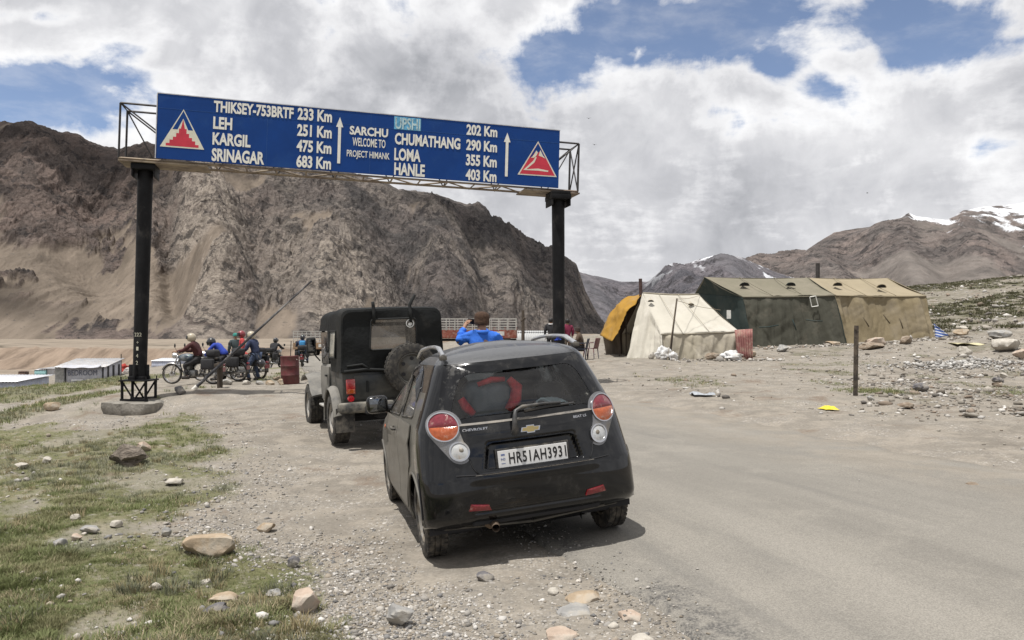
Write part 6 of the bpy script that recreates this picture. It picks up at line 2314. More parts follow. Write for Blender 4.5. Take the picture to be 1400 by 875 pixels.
# rear sheet with a window
bm = B()
WIN = rounded([(-.335, 1.33), (.34, 1.33), (.33, 1.76), (-.30, 1.76)], .05)
sec = hood_sec(0, .722, .695, 1.04, 1.866, .10)
OUT, INN = [], []
cx_, cz_ = 0.0, 1.5
def hit(poly, d):
    best = 9.0
    for i in range(len(poly)):
        a, b = Vector(poly[i - 1]), Vector(poly[i])
        e = b - a
        den = d.x * e.y - d.y * e.x
        if abs(den) > 1e-9:
            f_ = ((a.x - cx_) * e.y - (a.y - cz_) * e.x) / den
            g_ = ((a.x - cx_) * d.y - (a.y - cz_) * d.x) / den
            if f_ > 0 and -.001 <= g_ <= 1.001:
                best = min(best, f_)
    return (cx_ + d.x * best, cz_ + d.y * best)
loop = []
for i in range(len(sec)):
    a, b = Vector(sec[i - 1]), Vector(sec[i])
    m_ = max(1, int((b - a).length / .06))
    loop += [tuple(a.lerp(b, q / m_)) for q in range(m_)]
for (x, z) in loop:
    OUT.append((x, z))
    INN.append(hit(WIN, Vector((x - cx_, z - cz_)).normalized()))
def rear_cloth(X, Z, o):
    return Vector((X, -.562 - o - .016 * math.sin(4.2 * X + 1) * math.sin(5 * Z) - .012 * math.sin(11 * Z + 3 * X), Z))
ring_patch(bm, OUT, INN, rear_cloth, .0, .012, 8)
obj('rear_curtain', bm, JCAN, top_, 60)
bm = B(); patch(bm, WIN, rear_cloth, -.004, 0, 6, 0)
vw = obj('rear_window', bm, JGLASS, jeep, True)
bm = B(); tube(bm, [rear_cloth(X, Z, .004) for X, Z in WIN], .012, 5, closed=True)
obj('window_seam', bm, JCAN2, vw)
for X, tip in ((-.265, (-.275, -.58, 2.00)), (.255, (.32, -.62, 2.09))):
    bm = B()
    tube(bm, [rear_cloth(X, 1.70, .02), rear_cloth(X, 1.86, .02), (X, -.56, 1.945), tip], [.022, .026, .026, .022], 6)
    obj('rolled_strap', bm, JCAN2, top_, True)
bm = B()
tube(bm, [rear_cloth(-.70, 1.05, .01), rear_cloth(-.4, 1.07, .018), rear_cloth(-.1, 1.04, .02), rear_cloth(.3, 1.10, .02), rear_cloth(.68, 1.06, .01)], .022, 6)
tube(bm, [rear_cloth(-.66, 1.12, .01), rear_cloth(-.45, 1.14, .02), rear_cloth(-.34, 1.06, .02)], .018, 6)
obj('curtain_hem', bm, JCAN2, top_, True)
bm = B()
M_ = Matrix.Translation((.245, -.585, 1.685)) @ Matrix.Rotation(R_(90), 4, 'X')
lathe(bm, [(.048, 0), (.06, .003), (.048, .004), (.046, 0)], 28, M_, close=True)
for k in range(12):
    a = k * math.pi / 6
    box(bm, (.053 * math.cos(a), .053 * math.sin(a), .004), (.008, .008, .004), 0, M_)
prism(bm, [(-.022, -.03), (.012, -.034), (.03, -.01), (.022, .016), (.004, .034), (-.016, .026), (-.008, .006), (-.028, -.004)], .004, M_)
obj('round_sticker', bm, mat('white_sticker', (.62, .62, .60), .5), jeep)
sp_ = make_wheel('spare_wheel', jeep, (0, 0, 0), .355, .225, .215, 1, 6, 34, tm=JTYRE, rm=mat('dark_dusty_rim', (.10, .098, .09), .5, .4, var=.2, dust=(.12, .105, .085), dust_amt=.4))
sp_.rotation_euler = (0, 0, R_(-90))
sp_.location = (.20, -.72, 1.055)
bm = B(); box(bm, (.20, -.58, 1.0), (.3, .12, .3), .02)
obj('spare_carrier', bm, JCAN2, jeep)
bm = B()
for X in (-.34, .34):
    box(bm, (X, .55, 1.00), (.48, .12, .62), .05)
obj('seats', bm, SEATCL, jeep, 40)
bm = B(); box(bm, (0, 1.30, 1.12), (1.36, .04, .05), .01); box(bm, (0, 1.26, 1.70), (1.36, .04, .06), .01)
for X in (-.68, .68): box(bm, (X, 1.28, 1.4), (.05, .04, .6), .01)
obj('windscreen_frame', bm, JCAN2, jeep)

# ================================================================ PEOPLE
SKIN = mat('sunburnt_skin', (.30, .165, .10), .6, var=.08)
def garment(n, c, r=.85, v=.10):
    return mat(n, c, r, var=v, vscale=7, bump=.5, bscale=14, bdist=.02)
BOOT = garment('dark_boot', (.03, .025, .022), .6)
HAIR = garment('black_hair', (.012, .010, .009), .6)

POSE = {
    'stand': dict(pel=(0, 0, .96), wai=(0, 0, 1.10), che=(0, .0, 1.32), nec=(0, .01, 1.50), hea=(0, .03, 1.61), top=(0, .025, 1.71), sh=(.185, 0, 1.43), el=(.25, -.03, 1.17), wr=(.25, .07, .94), ha=(.245, .10, .87),
                  hi=(.095, 0, .90), kn=(.105, .02, .50), an=(.11, -.02, .09), to=(.125, .14, .045)),
    'photo': dict(pel=(0, 0, .96), wai=(0, 0, 1.10), che=(0, .0, 1.32), nec=(0, .015, 1.49), hea=(0, .04, 1.60), top=(0, .03, 1.70), sh=(.185, 0, 1.43), el=(.30, .10, 1.26), wr=(.22, .30, 1.50), ha=(.19, .32, 1.57),
                  hi=(.095, 0, .90), kn=(.105, .02, .50), an=(.11, -.02, .09), to=(.125, .14, .045)),
    'ride': dict(pel=(0, -.22, .84), wai=(0, -.17, .98), che=(0, -.06, 1.19), nec=(0, .02, 1.36), hea=(0, .07, 1.47), top=(0, .06, 1.57), sh=(.185, -.03, 1.30), el=(.30, .16, 1.10), wr=(.31, .40, 1.05), ha=(.31, .47, 1.06),
                 hi=(.10, -.20, .80), kn=(.24, .18, .62), an=(.24, .06, .26), to=(.25, .22, .22)),
    'straddle': dict(pel=(0, -.22, .90), wai=(0, -.18, 1.03), che=(0, -.10, 1.26), nec=(0, -.04, 1.42), hea=(0, .0, 1.53), top=(0, -.01, 1.63), sh=(.185, -.08, 1.36), el=(.27, -.02, 1.11), wr=(.26, .18, .98), ha=(.25, .25, .95),
                     hi=(.11, -.20, .86), kn=(.22, -.02, .48), an=(.26, -.12, .09), to=(.28, .05, .045)),
    'lean': dict(pel=(0, -.22, .84), wai=(0, -.12, .98), che=(0, .08, 1.12), nec=(0, .22, 1.25), hea=(0, .32, 1.30), top=(0, .36, 1.39), sh=(.185, .12, 1.22), el=(.26, .30, 1.0), wr=(.22, .42, .82), ha=(.20, .45, .76),
                 hi=(.10, -.20, .80), kn=(.24, .14, .56), an=(.26, .0, .14), to=(.27, .16, .08)),
    'sit': dict(pel=(0, 0, .50), wai=(0, -.02, .64), che=(0, .04, .86), nec=(0, .09, 1.03), hea=(0, .13, 1.13), top=(0, .12, 1.23), sh=(.185, .05, .97), el=(.25, .14, .70), wr=(.16, .36, .70), ha=(.11, .42, .71),
                hi=(.10, .02, .47), kn=(.16, .42, .50), an=(.15, .40, .10), to=(.165, .55, .05)),
}


def fingers(bm, wr, ha, side, curl):
    wr, ha = Vector(wr), Vector(ha)
    d = (ha - wr).normalized()
    x, y = frame_of(d)
    lens = (.070, .080, .075, .060)
    for k in range(4):
        base = ha + x * ((k - 1.5) * .019) + d * .012
        m1 = base + d * lens[k] * .5 + y * curl * .25 * lens[k]
        m2 = m1 + (d * .55 + y * curl * .9).normalized() * lens[k] * .5
        tube(bm, [base - d * .02, base, m1, m2], [.009, .0095, .0085, .007], 6)
    tb = wr.lerp(ha, .5) + x * .03 * side
    tube(bm, [tb, tb + (x * side * .7 + d).normalized() * .035, tb + (x * side * .3 + d).normalized() * .065], [.011, .010, .008], 6)


def person(label, loc, rz, pose, jacket, trousers, head='helmet', head_mat=None, shoes=BOOT, scale=1.0, group=None, mod=None, sub=1, hood=None, shirt=None):
    P = dict(POSE[pose])
    for kk, vv_ in (mod or {}).items():
        P[kk] = vv_
    t = thing('person', label, 'person', loc, (0, 0, rz), group)
    t.scale = (scale,) * 3
    J = {}
    for kk in ('pel', 'wai', 'che', 'nec', 'hea', 'top'):
        J[kk] = P[kk]
    for s, n_ in ((-1, 'L'), (1, 'R')):
        for kk in ('sh', 'el', 'wr', 'ha', 'hi', 'kn', 'an', 'to'):
            q = P.get(kk + n_, P[kk])
            J[kk + n_] = q if (kk + n_) in P else (s * q[0], q[1], q[2])
    hd = Vector(J['hea'])
    up = (Vector(J['top']) - hd).normalized()
    f0 = Vector(P.get('face', (0, 1, 0)))
    fwd = (f0 - up * up.dot(f0)).normalized()
    J['nose'] = tuple(hd + fwd * .115 - up * .01)
    rad = {'pel': .125, 'wai': .115, 'che': .124, 'nec': .055, 'hea': (.085, .098), 'top': .075, 'nose': .016}
    for n_ in 'LR':
        rad.update({'sh' + n_: .054, 'el' + n_: .042, 'wr' + n_: .028, 'ha' + n_: (.040, .022), 'hi' + n_: .085, 'kn' + n_: .055, 'an' + n_: .040, 'to' + n_: (.042, .028)})
    E_ = [('pel', 'wai'), ('wai', 'che'), ('che', 'nec'), ('nec', 'hea'), ('hea', 'top'), ('hea', 'nose')]
    for n_ in 'LR':
        E_ += [('che', 'sh' + n_), ('sh' + n_, 'el' + n_), ('el' + n_, 'wr' + n_), ('wr' + n_, 'ha' + n_), ('pel', 'hi' + n_), ('hi' + n_, 'kn' + n_), ('kn' + n_, 'an' + n_), ('an' + n_, 'to' + n_)]
    me = skin_mesh({kk: (J[kk], rad[kk]) for kk in J}, E_, 'pel', sub)
    bm = B()
    bm.from_mesh(me)
    bpy.data.meshes.remove(me)
    for n_, s in (('L', -1), ('R', 1)):
        fingers(bm, J['wr' + n_], J['ha' + n_], -s, .8)
    obj('body', bm, SKIN, t, True)

    def shell(name, keys, extra, m, roots):
        ee = [e for e in E_ if e[0] in keys and e[1] in keys]
        me = skin_mesh({kk: (J[kk], (rad[kk] if not isinstance(rad[kk], tuple) else max(rad[kk])) * extra.get(kk[:2], 1.22)) for kk in keys}, ee, roots, max(sub, 2) + (sub == 2))
        me.materials.clear()
        nv_ = len(me.vertices)
        co = np.empty(nv_ * 3, np.float32)
        no = np.empty(nv_ * 3, np.float32)
        me.vertices.foreach_get('co', co)
        me.vertices.foreach_get('normal', no)
        co, no = co.reshape(-1, 3), no.reshape(-1, 3)
        fold = fbm(co[:, 0] * 9 + co[:, 1] * 5 + 31, co[:, 2] * 13 + co[:, 1] * 4 + 7, 4, 17, .55, True) - .58
        co = co + no * fold[:, None] * .055
        me.vertices.foreach_set('co', co.astype(np.float32).ravel())
        o = link_mesh(name, me, m, t, True)
        return o
    J2 = dict(J)
    # a jacket ends at the wrist, trousers at the ankle
    shell('jacket', ['pel', 'wai', 'che', 'nec', 'shL', 'elL', 'wrL', 'shR', 'elR', 'wrR'], {'pe': 1.20, 'wa': 1.30, 'ch': 1.36, 'ne': 1.40, 'sh': 1.58, 'el': 1.6, 'wr': 1.5}, jacket, 'che')
    rad['pel'] = .122
    shell('trousers', ['pel', 'hiL', 'knL', 'anL', 'hiR', 'knR', 'anR'], {'pe': 1.12, 'hi': 1.18, 'kn': 1.35, 'an': 1.35}, trousers, 'pel')
    for n_ in 'LR':
        bm = B()
        a, b = Vector(J['an' + n_]), Vector(J['to' + n_])
        tube(bm, [a + Vector((0, -.04, .04)), a + Vector((0, -.03, -.03)), b + Vector((0, .02, 0)), b + Vector((0, .05, 0))], [.055, .058, .05, .03], 8)
        obj('shoe', bm, shoes, t, True)
    X_ = fwd.cross(up).normalized()
    M = Matrix((X_.to_4d(), fwd.to_4d(), up.to_4d(), (0, 0, 0, 1))).transposed()
    for i in range(3):
        M[3][i] = 0
        M[i][3] = (hd + up * .035)[i]
    hm = head_mat or HAIR
    bm = B()
    if head == 'helmet':
        bmesh.ops.create_icosphere(bm, subdivisions=3, radius=1, matrix=M @ Matrix.Diagonal((.135, .158, .150, 1)))
        dead = [f for f in bm.faces if (M.inverted() @ f.calc_center_median()).y > .075 and -.085 < (M.inverted() @ f.calc_center_median()).z < .045 or (M.inverted() @ f.calc_center_median()).z < -.125]
        bmesh.ops.delete(bm, geom=dead, context='FACES')
        h_ = obj('helmet', bm, hm, t, True)
        bm = B()
        sheet(bm, lambda u_, v_: M @ Vector((.142 * math.sin((u_ - .5) * 2.3), .165 * math.cos((u_ - .5) * 2.3), -.06 + .115 * v_)), 12, 4, .004)
        obj('visor', bm, mat('dark_visor', (.02, .022, .025), .08, var=.05), h_, True)
    elif head == 'beanie':
        lathe(bm, [(.116, -.055), (.121, -.04), (.121, .0), (.118, .004), (.124, .05), (.112, .095), (.072, .122), (.03, .130), (0, .131)], 20, M @ Matrix.Diagonal((.86, .98, 1, 1)))
        obj('knitted_cap', bm, hm, t, True)
    elif head == 'cap':
        lathe(bm, [(.113, -.01), (.116, .03), (.10, .085), (.06, .112), (0, .12)], 18, M @ Matrix.Diagonal((.95, 1.1, 1, 1)))
        sheet(bm, lambda u_, v_: M @ Vector(((u_ - .5) * .17, .10 + .085 * v_ * (1 - (u_ * 2 - 1) ** 2 * .6), .005 - .02 * v_)), 8, 3, .006)
        obj('cap', bm, hm, t, True)
    else:
        lathe(bm, [(.09, -.075), (.108, -.03), (.112, .03), (.096, .085), (.055, .108), (0, .114)], 18, M @ Matrix.Translation((0, -.018, 0)) @ Matrix.Diagonal((.95, 1.05, 1, 1)))
        obj('hair', bm, hm, t, True)
    bm = B()
    for s in (-1, 1):
        bmesh.ops.create_icosphere(bm, subdivisions=1, radius=.013, matrix=M @ Matrix.Translation((s * .034, .092, -.03)))
    obj('eyes', bm, HAIR, t, True)
    bm = B(); box(bm, (0, .086, -.105), (.045, .012, .010), .003, M)
    obj('mouth', bm, mat('lips', (.20, .08, .06), .6), t)
    if hood:
        bm = B()
        lathe(bm, [(.075, -.03), (.105, -.01), (.10, .03), (.07, .02)], 16, Matrix.Translation(Vector(J['nec']) + Vector((0, -.02, -.02))), close=True)
        obj('collar', bm, hood, t, True)
    return t


Jblue = garment('bright_blue_jacket', (.028, .14, .58))
Jnavy = garment('navy_jacket', (.025, .035, .075))
Jblack = garment('black_jacket', (.020, .020, .023))
Jred = garment('dark_red_jacket', (.052, .013, .014))
Jroyal = garment('royal_blue_jacket', (.022, .050, .32))
Jmaroon = garment('maroon_shawl', (.17, .018, .050))
Jbrown = garment('brown_jacket', (.085, .058, .040))
Jgrey = garment('grey_teal_jacket', (.05, .07, .075))
Jrw = garment('red_white_jacket', (.42, .05, .05))
Tjean = garment('blue_denim', (.055, .075, .125))
Tblack = garment('black_trousers', (.022, .021, .023))
Tkhaki = garment('grey_brown_trousers', (.12, .10, .08))
HTAN = mat('tan_helmet', (.40, .35, .26), .3, coat=.6, var=.08)
HBLK = mat('black_helmet', (.015, .015, .017), .25, coat=.7, var=.08)
HTEAL = garment('teal_cap', (.03, .20, .17))
HREDW = mat('red_helmet', (.20, .03, .035), .3, coat=.6)

# man photographing beyond the hatchback
p = at(659, 500, 12.0)
p.z = h1(p.x, p.y)
hp_ = (1.905 - p.z) / 1.755
man = person('man in bright blue jacket and brown knitted cap photographing beyond the hatchback', p, .10, 'photo', Jblue, Tjean, 'beanie', mat('brown_knit', (.055, .030, .018), .95, var=.25, vscale=30, bump=.8, bscale=60, bdist=.01), scale=hp_, sub=2,
             mod={'elL': (-.34, .06, 1.33), 'wrL': (-.235, .23, 1.55), 'haL': (-.20, .26, 1.61), 'elR': (.30, .16, 1.27), 'wrR': (.05, .32, 1.50), 'haR': (.0, .33, 1.56), 'face': (-.45, .9, .05)}, hood=Jblue)
bm = B()
box(bm, (0, 0, 0), (.165, .011, .085), .005)
ph = obj('phone', bm, mat('black_phone', (.012, .012, .014), .25), None, 40)
ph.location = Vector(p) + (Matrix.Rotation(.10, 3, 'Z') @ Vector((-.11, .335, 1.625))) * hp_
ph.rotation_euler = (.1, .08, .25)
tag(ph, 'black phone held up in both hands by the man in bright blue', 'phone')
bm = B(); box(bm, (-.05, -.006, .018), (.022, .003, .022), .001)
obj('phone_camera', bm, mat('dark_lens_glass', (.03, .03, .04), .1), ph)

# ================================================================ MOTORCYCLES
CHR2 = mat('dull_chrome', (.5, .5, .5), .3, .9, var=.1, dust=(.3, .27, .22), dust_amt=.3)
MBLK = mat('motorcycle_black', (.015, .015, .016), .35, var=.1, dust=(.2, .18, .15), dust_amt=.35, dscale=8, coat=.3)
ENG = mat('engine_alloy', (.28, .28, .27), .5, .7, var=.2, vscale=20)
TANK = mat('petrol_blue_tank', (.04, .07, .10), .3, var=.3, vscale=8, coat=.5, dust=(.3, .3, .3), dust_amt=.3)


def motorcycle(label, loc, rz, tank=TANK, lean=R_(0), group='motorcycles by the road barrier'):
    t = thing('motorcycle', label, 'motorcycle', loc, (0, lean, rz), group)
    for wy in (-.67, .70):
        bm = B()
        M = Matrix.Translation((0, wy, .33)) @ Matrix.Rotation(R_(90), 4, 'Y')
        lathe(bm, [(.265 + .032 + .034 * math.cos(a), .045 * math.sin(a)) for a in np.linspace(0, 2 * math.pi, 12, endpoint=False)], 32, M, close=True)
        w_ = obj('wheel', bm, RUBBER, t, True)
        bm = B()
        lathe(bm, [(.262, -.03), (.275, -.03), (.275, .03), (.262, .03)], 32, M, close=True)
        lathe(bm, [(.0, -.06), (.075, -.05), (.075, .05), (0, .06)], 16, M)
        for k in range(18):
            a = 2 * math.pi * k / 18
            tube(bm, [M @ Vector((.06 * math.cos(a + .5), .06 * math.sin(a + .5), .03 * (-1) ** k)), M @ Vector((.265 * math.cos(a), .265 * math.sin(a), 0))], .004, 4)
        obj('rim', bm, CHR2, w_, 40)
        bm = B()
        a0, a1 = (.35, 2.7) if wy > 0 else (.4, 3.3)
        def guard(u_, v_, wy=wy, a0=a0, a1=a1):
            a = a0 + (a1 - a0) * u_
            q = (v_ - .5) * 2
            return Vector((.075 * q, wy + (.375 - .03 * q * q) * math.cos(a), .33 + (.375 - .03 * q * q) * math.sin(a)))
        sheet(bm, guard, 16, 4, .004)
        obj('mudguard', bm, CHR2 if wy > 0 else MBLK, t, True)
    bm = B()
    for s in (-1, 1):
        tube(bm, [(s * .09, .70, .33), (s * .09, .50, .84), (s * .085, .47, .93)], [.022, .026, .02], 8)
    obj('front_fork', bm, CHR2, t, True)
    bm = B()
    tube(bm, [(0, .47, .88), (0, .40, .50), (0, .28, .28), (0, -.20, .28), (0, -.35, .55), (0, -.62, .72)], .022, 6)
    tube(bm, [(0, .47, .86), (0, .1, .76), (0, -.62, .74), (0, -.85, .72)], .022, 6)
    for s in (-1, 1):
        tube(bm, [(s * .09, -.20, .33), (s * .09, -.67, .33)], .02, 6)
        tube(bm, [(s * .10, -.62, .36), (s * .10, -.52, .70)], .024, 6)
        tube(bm, [(s * .05, .05, .26), (s * .30, .08, .25)], .016, 6)
    obj('frame', bm, MBLK, t, True)
    bm = B()
    box(bm, (0, .08, .36), (.26, .42, .22), .06)
    for k in range(6):
        box(bm, (0, .16, .49 + k * .032), (.19, .20, .014), .005)
    box(bm, (0, .16, .57), (.13, .15, .2), .02)
    obj('engine', bm, ENG, t, 40)
    bm = B()
    bmesh.ops.create_icosphere(bm, subdivisions=3, radius=1, matrix=Matrix.Translation((0, .20, .86)) @ Matrix.Diagonal((.145, .30, .135, 1)))
    obj('fuel_tank', bm, tank, t, True)
    bm = B()
    box(bm, (0, -.22, .83), (.28, .42, .11), .05, seg=3)
    box(bm, (0, -.62, .85), (.24, .40, .08), .035, seg=3)
    obj('seat', bm, MBLK, t, 50)
    bm = B()
    lathe(bm, [(0, -.10), (.06, -.09), (.095, 0), (.098, .05), (.092, .06), (0, .075)], 18, Matrix.Translation((0, .60, .92)) @ Matrix.Rotation(R_(-90), 4, 'X'))
    obj('headlamp', bm, CHR2, t, 40)
    bm = B()
    tube(bm, [(-.38, .28, 1.04), (-.28, .40, 1.06), (-.12, .47, .98), (.12, .47, .98), (.28, .40, 1.06), (.38, .28, 1.04)], .014, 6)
    for s in (-1, 1):
        tube(bm, [(s * .38, .27, 1.04), (s * .30, .375, 1.055)], .020, 6)
    hb = obj('handlebar', bm, MBLK, t, True)
    for s in (-1, 1):
        bm = B()
        tube(bm, [(s * .26, .42, 1.06), (s * .33, .45, 1.22)], .006, 5)
        lathe(bm, [(0, .01), (.05, .008), (.055, 0), (0, -.012)], 14, Matrix.Translation((s * .33, .45, 1.25)) @ Matrix.Rotation(R_(90), 4, 'X') @ Matrix.Diagonal((1.0, 1.25, 1, 1)))
        obj('mirror', bm, MBLK, hb, True)
    bm = B()
    tube(bm, [(.10, .26, .52), (.15, .36, .36), (.16, .15, .24), (.17, -.30, .27), (.17, -.85, .34)], [.022, .022, .03, .045, .045], 10)
    obj('exhaust', bm, CHR2, t, True)
    bm = B(); box(bm, (0, -1.02, .62), (.12, .06, .08), .02); box(bm, (0, -1.03, .48), (.20, .012, .14), 0)
    obj('tail_lamp', bm, RED_LENS, t)
    bm = B()
    box(bm, (0, -.66, 1.0), (.42, .34, .24), .08, seg=3)
    for s in (-1, 1):
        box(bm, (s * .27, -.60, .66), (.16, .42, .34), .05, seg=3)
    obj('luggage', bm, garment('black_luggage', (.025, .025, .027)), t, 50)
    return t


def grd(px, py, D):
    q = at(px, py, D)
    q.z = float(h1(q.x, q.y))
    return q


b1 = grd(264, 526, 25.8)
motorcycle('motorcycle with petrol blue tank standing nearest the left sign post', b1, R_(86), TANK)
person('rider in dark red jacket and tan helmet on the motorcycle nearest the sign post', b1, R_(86), 'ride', Jred, Tblack, 'helmet', HTAN)
b2_ = grd(301, 522, 27.0)
motorcycle('motorcycle under the rider in royal blue, behind the nearest motorcycle', b2_, R_(80), MBLK)
person('rider in a royal blue jacket bending forward over the second motorcycle', b2_ + Vector((.0, 0, .0)), R_(80), 'lean', Jroyal, Tblack, 'helmet', HBLK)
b3_ = grd(336, 518, 28.0)
motorcycle('red tanked motorcycle under the standing man in blue jeans', b3_, R_(62), mat('red_tank', (.34, .03, .02), .35, coat=.5))
person('man in navy jacket, blue jeans and tan helmet standing astride the red tanked motorcycle', grd(343, 519, 27.4), R_(70), 'straddle', Jnavy, Tjean, 'helmet', HTAN)
person('rider in a grey jacket and teal cap farthest back in the huddle of motorcycles', grd(322, 513, 30.0), R_(30), 'stand', Jgrey, Tblack, 'cap', HTEAL, scale=.93)
person('person in a red jacket and red helmet in the middle of the huddle of motorcycles', grd(331, 515, 29.2), R_(110), 'stand', Jrw, Tblack, 'helmet', HREDW, scale=.96)
hl = at(357, 497, 27.0)
bm = B()
bmesh.ops.create_icosphere(bm, subdivisions=3, radius=1, matrix=Matrix.Diagonal((.14, .17, .15, 1)))
o = obj('helmet', bm, HBLK, None, True)
bm = B(); tube(bm, [(0, 0, .12), (-.08, 0, .22), (-.12, .02, .30)], .012, 5)
obj('strap', bm, MBLK, o)
o.location = hl
tag(o, 'black helmet hanging behind the man in blue jeans', 'helmet')
b4 = grd(376, 506, 43)
motorcycle('dark motorcycle farther off seen from behind, left of the oil drum', b4, R_(-8), MBLK, group='motorcycles riding away beyond the oil drum')
person('rider all in black on the far motorcycle left of the oil drum', b4, R_(-8), 'ride', Jblack, Tblack, 'helmet', HBLK)
b5 = grd(413.5, 507, 41)
motorcycle('red motorcycle farther off seen from behind, right of the oil drum', b5, R_(12), mat('red_tank', (.34, .03, .02), .35), group='motorcycles riding away beyond the oil drum')
person('rider in navy with a sky blue backpack on the far red motorcycle', b5, R_(12), 'ride', Jnavy, Tjean, 'helmet', HBLK)
bm = B(); box(bm, (0, -.30, 1.14), (.28, .16, .40), .07, seg=3)
for s in (-1, 1):
    tube(bm, [(s * .11, -.22, 1.30), (s * .12, -.08, 1.34), (s * .13, .05, 1.22)], .018, 5)
o = obj('backpack', bm, garment('sky_blue_pack', (.05, .24, .48)), None, 50)
o.location = b5
o.rotation_euler = (0, 0, R_(12))
tag(o, 'sky blue backpack on the back of the far rider in navy', 'backpack')

# people by the right post
person('person in a dark jacket standing with back turned just left of the right sign post', grd(753, 487, 35), R_(-15), 'stand', Jblack, Tblack, 'hair', HAIR, hood=mat('white_collar', (.6, .6, .6), .8))
person('person in a maroon jacket standing just right of the right sign post', grd(776, 487, 34), R_(20), 'stand', Jmaroon, Tkhaki, 'hair', HAIR, scale=.97)
sc_ = grd(794, 493, 31.6)
person('man in brown jacket and dark cap sitting left of the mustard awning', sc_, R_(75), 'sit', Jbrown, Tblack, 'beanie', garment('dark_brown_cap', (.03, .02, .016)))


def plastic_chair(label, loc, rz, m):
    t = thing('plastic_chair', label, 'chair', loc, (0, 0, rz), 'plastic chairs left of the mustard awning')
    bm = B(); box(bm, (0, 0, .42), (.46, .46, .03), .012)
    obj('seat', bm, m, t, 40)
    bm = B(); sheet(bm, lambda u_, v_: Vector(((u_ - .5) * .46, -.22 - .10 * v_ + .04 * (1 - (2 * u_ - 1) ** 2) * -1, .42 + .42 * v_)), 10, 6, .015)
    obj('backrest', bm, m, t, True)
    for a in (-1, 1):
        for b in (-1, 1):
            bm = B(); tube(bm, [(a * .20, b * .20, .42), (a * .23, b * .24, 0)], [.025, .018], 6)
            obj('leg', bm, m, t, True)
        bm = B(); tube(bm, [(a * .23, .18, .42), (a * .24, .18, .64), (a * .24, -.22, .66)], .02, 6)
        obj('armrest', bm, m, t, True)
    return t


plastic_chair('dark plastic chair under the sitting man in brown', sc_ + Vector((0, 0, 0)), R_(75), mat('dark_blue_plastic', (.025, .03, .05), .5))
plastic_chair('red and grey plastic chair standing empty behind the sitting man in brown', grd(808, 492, 32.2), R_(60), mat('dull_red_plastic', (.13, .05, .05), .5, var2=(.30, .33, .38), vscale=2))

# ================================================================ TRUCKS
def truck(label, org, rz, body_m, cab_m, L=7.2, hgt=2.5):
    """open stock truck: ladder-sided cargo bed, cab at +x end"""
    t = thing('cargo_truck', label, 'truck', org, (0, 0, rz))
    bm = B(); box(bm, (L / 2 - .6, 0, .72), (L, .9, .2), .02)
    obj('chassis', bm, DARKIN, t)
    bm = B()
    LB = L - 2.0
    for y in (-1.15, 1.15):
        box(bm, (LB / 2 - .6, y, 1.22), (LB, .06, .62), .01)
        for k in range(8):
            box(bm, (-.6 + LB * k / 7, y - .04 * np.sign(-y) * -1, 1.3), (.07, .07, .9), 0)
    for x in (-.6, LB - .6):
        box(bm, (x, 0, 1.22), (.06, 2.3, .62), .01)
    box(bm, (LB / 2 - .6, 0, .90), (LB, 2.3, .08), 0)
    obj('cargo_bed', bm, body_m, t)
    bm = B()
    zt = hgt
    for y in (-1.15, 1.15):
        for z in np.linspace(1.62, zt, 5):
            box(bm, (LB / 2 - .6, y, z), (LB, .05, .055), 0)
        for k in range(10):
            box(bm, (-.6 + LB * k / 9, y + .03, (1.5 + zt) / 2), (.06, .05, zt - 1.5), 0)
    for x in (-.6, LB - .6):
        for z in np.linspace(1.62, zt, 5):
            box(bm, (x, 0, z), (.05, 2.3, .055), 0)
    obj('stake_rails', bm, mat('pale_grey_rails', (.42, .41, .38), .7, var=.15), t)
    bm = B()
    box(bm, (L - 1.35, 0, 1.55), (1.45, 2.2, 1.75), .15, seg=3)
    cb = obj('cab', bm, cab_m, t, 40)
    bm = B()
    for y in (-1.11, 1.11):
        box(bm, (L - 1.25, y, 1.95), (.8, .02, .55), .005)
    box(bm, (L - .62, 0, 1.95), (.02, 1.8, .6), .005)
    obj('cab_window', bm, mat('truck_glass', (.02, .025, .03), .1), cb)
    bm = B()
    for k, x in enumerate((.9, 2.6)):
        box(bm, (x, -1.185, 1.25), (1.1, .012, .34), 0)
        box(bm, (x, 1.185, 1.25), (1.1, .012, .34), 0)
    obj('painted_panel', bm, mat('white_truck_panel', (.55, .55, .52), .6, var=.2), t)
    for x in (.3, 1.35, L - 1.3):
        for y in (-1.0, 1.0):
            bm = B()
            lathe(bm, [(.25, -.12), (.45, -.13), (.5, -.10), (.5, .10), (.45, .13), (.25, .12)], 22, Matrix.Translation((x, y, .5)) @ Matrix.Rotation(R_(90), 4, 'X'), close=True)
            w_ = obj('wheel', bm, RUBBER, t, 40)
            bm = B(); lathe(bm, [(0, -.09), (.25, -.09), (.25, .09), (0, .09)], 18, Matrix.Translation((x, y, .5)) @ Matrix.Rotation(R_(90), 4, 'X'))
            obj('rim', bm, STEEL, w_, 40)
    return t


BRICK = mat('brick_red_truck', (.20, .055, .035), .6, var=.2, vscale=2, dust=(.3, .24, .2), dust_amt=.3)
tg0 = grd(706, 480, 66)
truck('brick red cargo truck with pale rail sides crossing behind the man in bright blue', tg0 + Vector((-.6, .0, 0)), R_(178), BRICK, BRICK, 8.4, at(650, 436, 66).z - tg0.z)
tg1 = grd(404, 488, 86)
truck('far cargo truck with whitish rail sides and a blue cab half hidden by the jeep', tg1 + Vector((.6, 0, 0)), R_(4), mat('ochre_truck', (.26, .17, .10), .6, var=.2), mat('blue_cab', (.04, .08, .30), .5), 6.2, at(420, 453, 86).z - tg1.z)
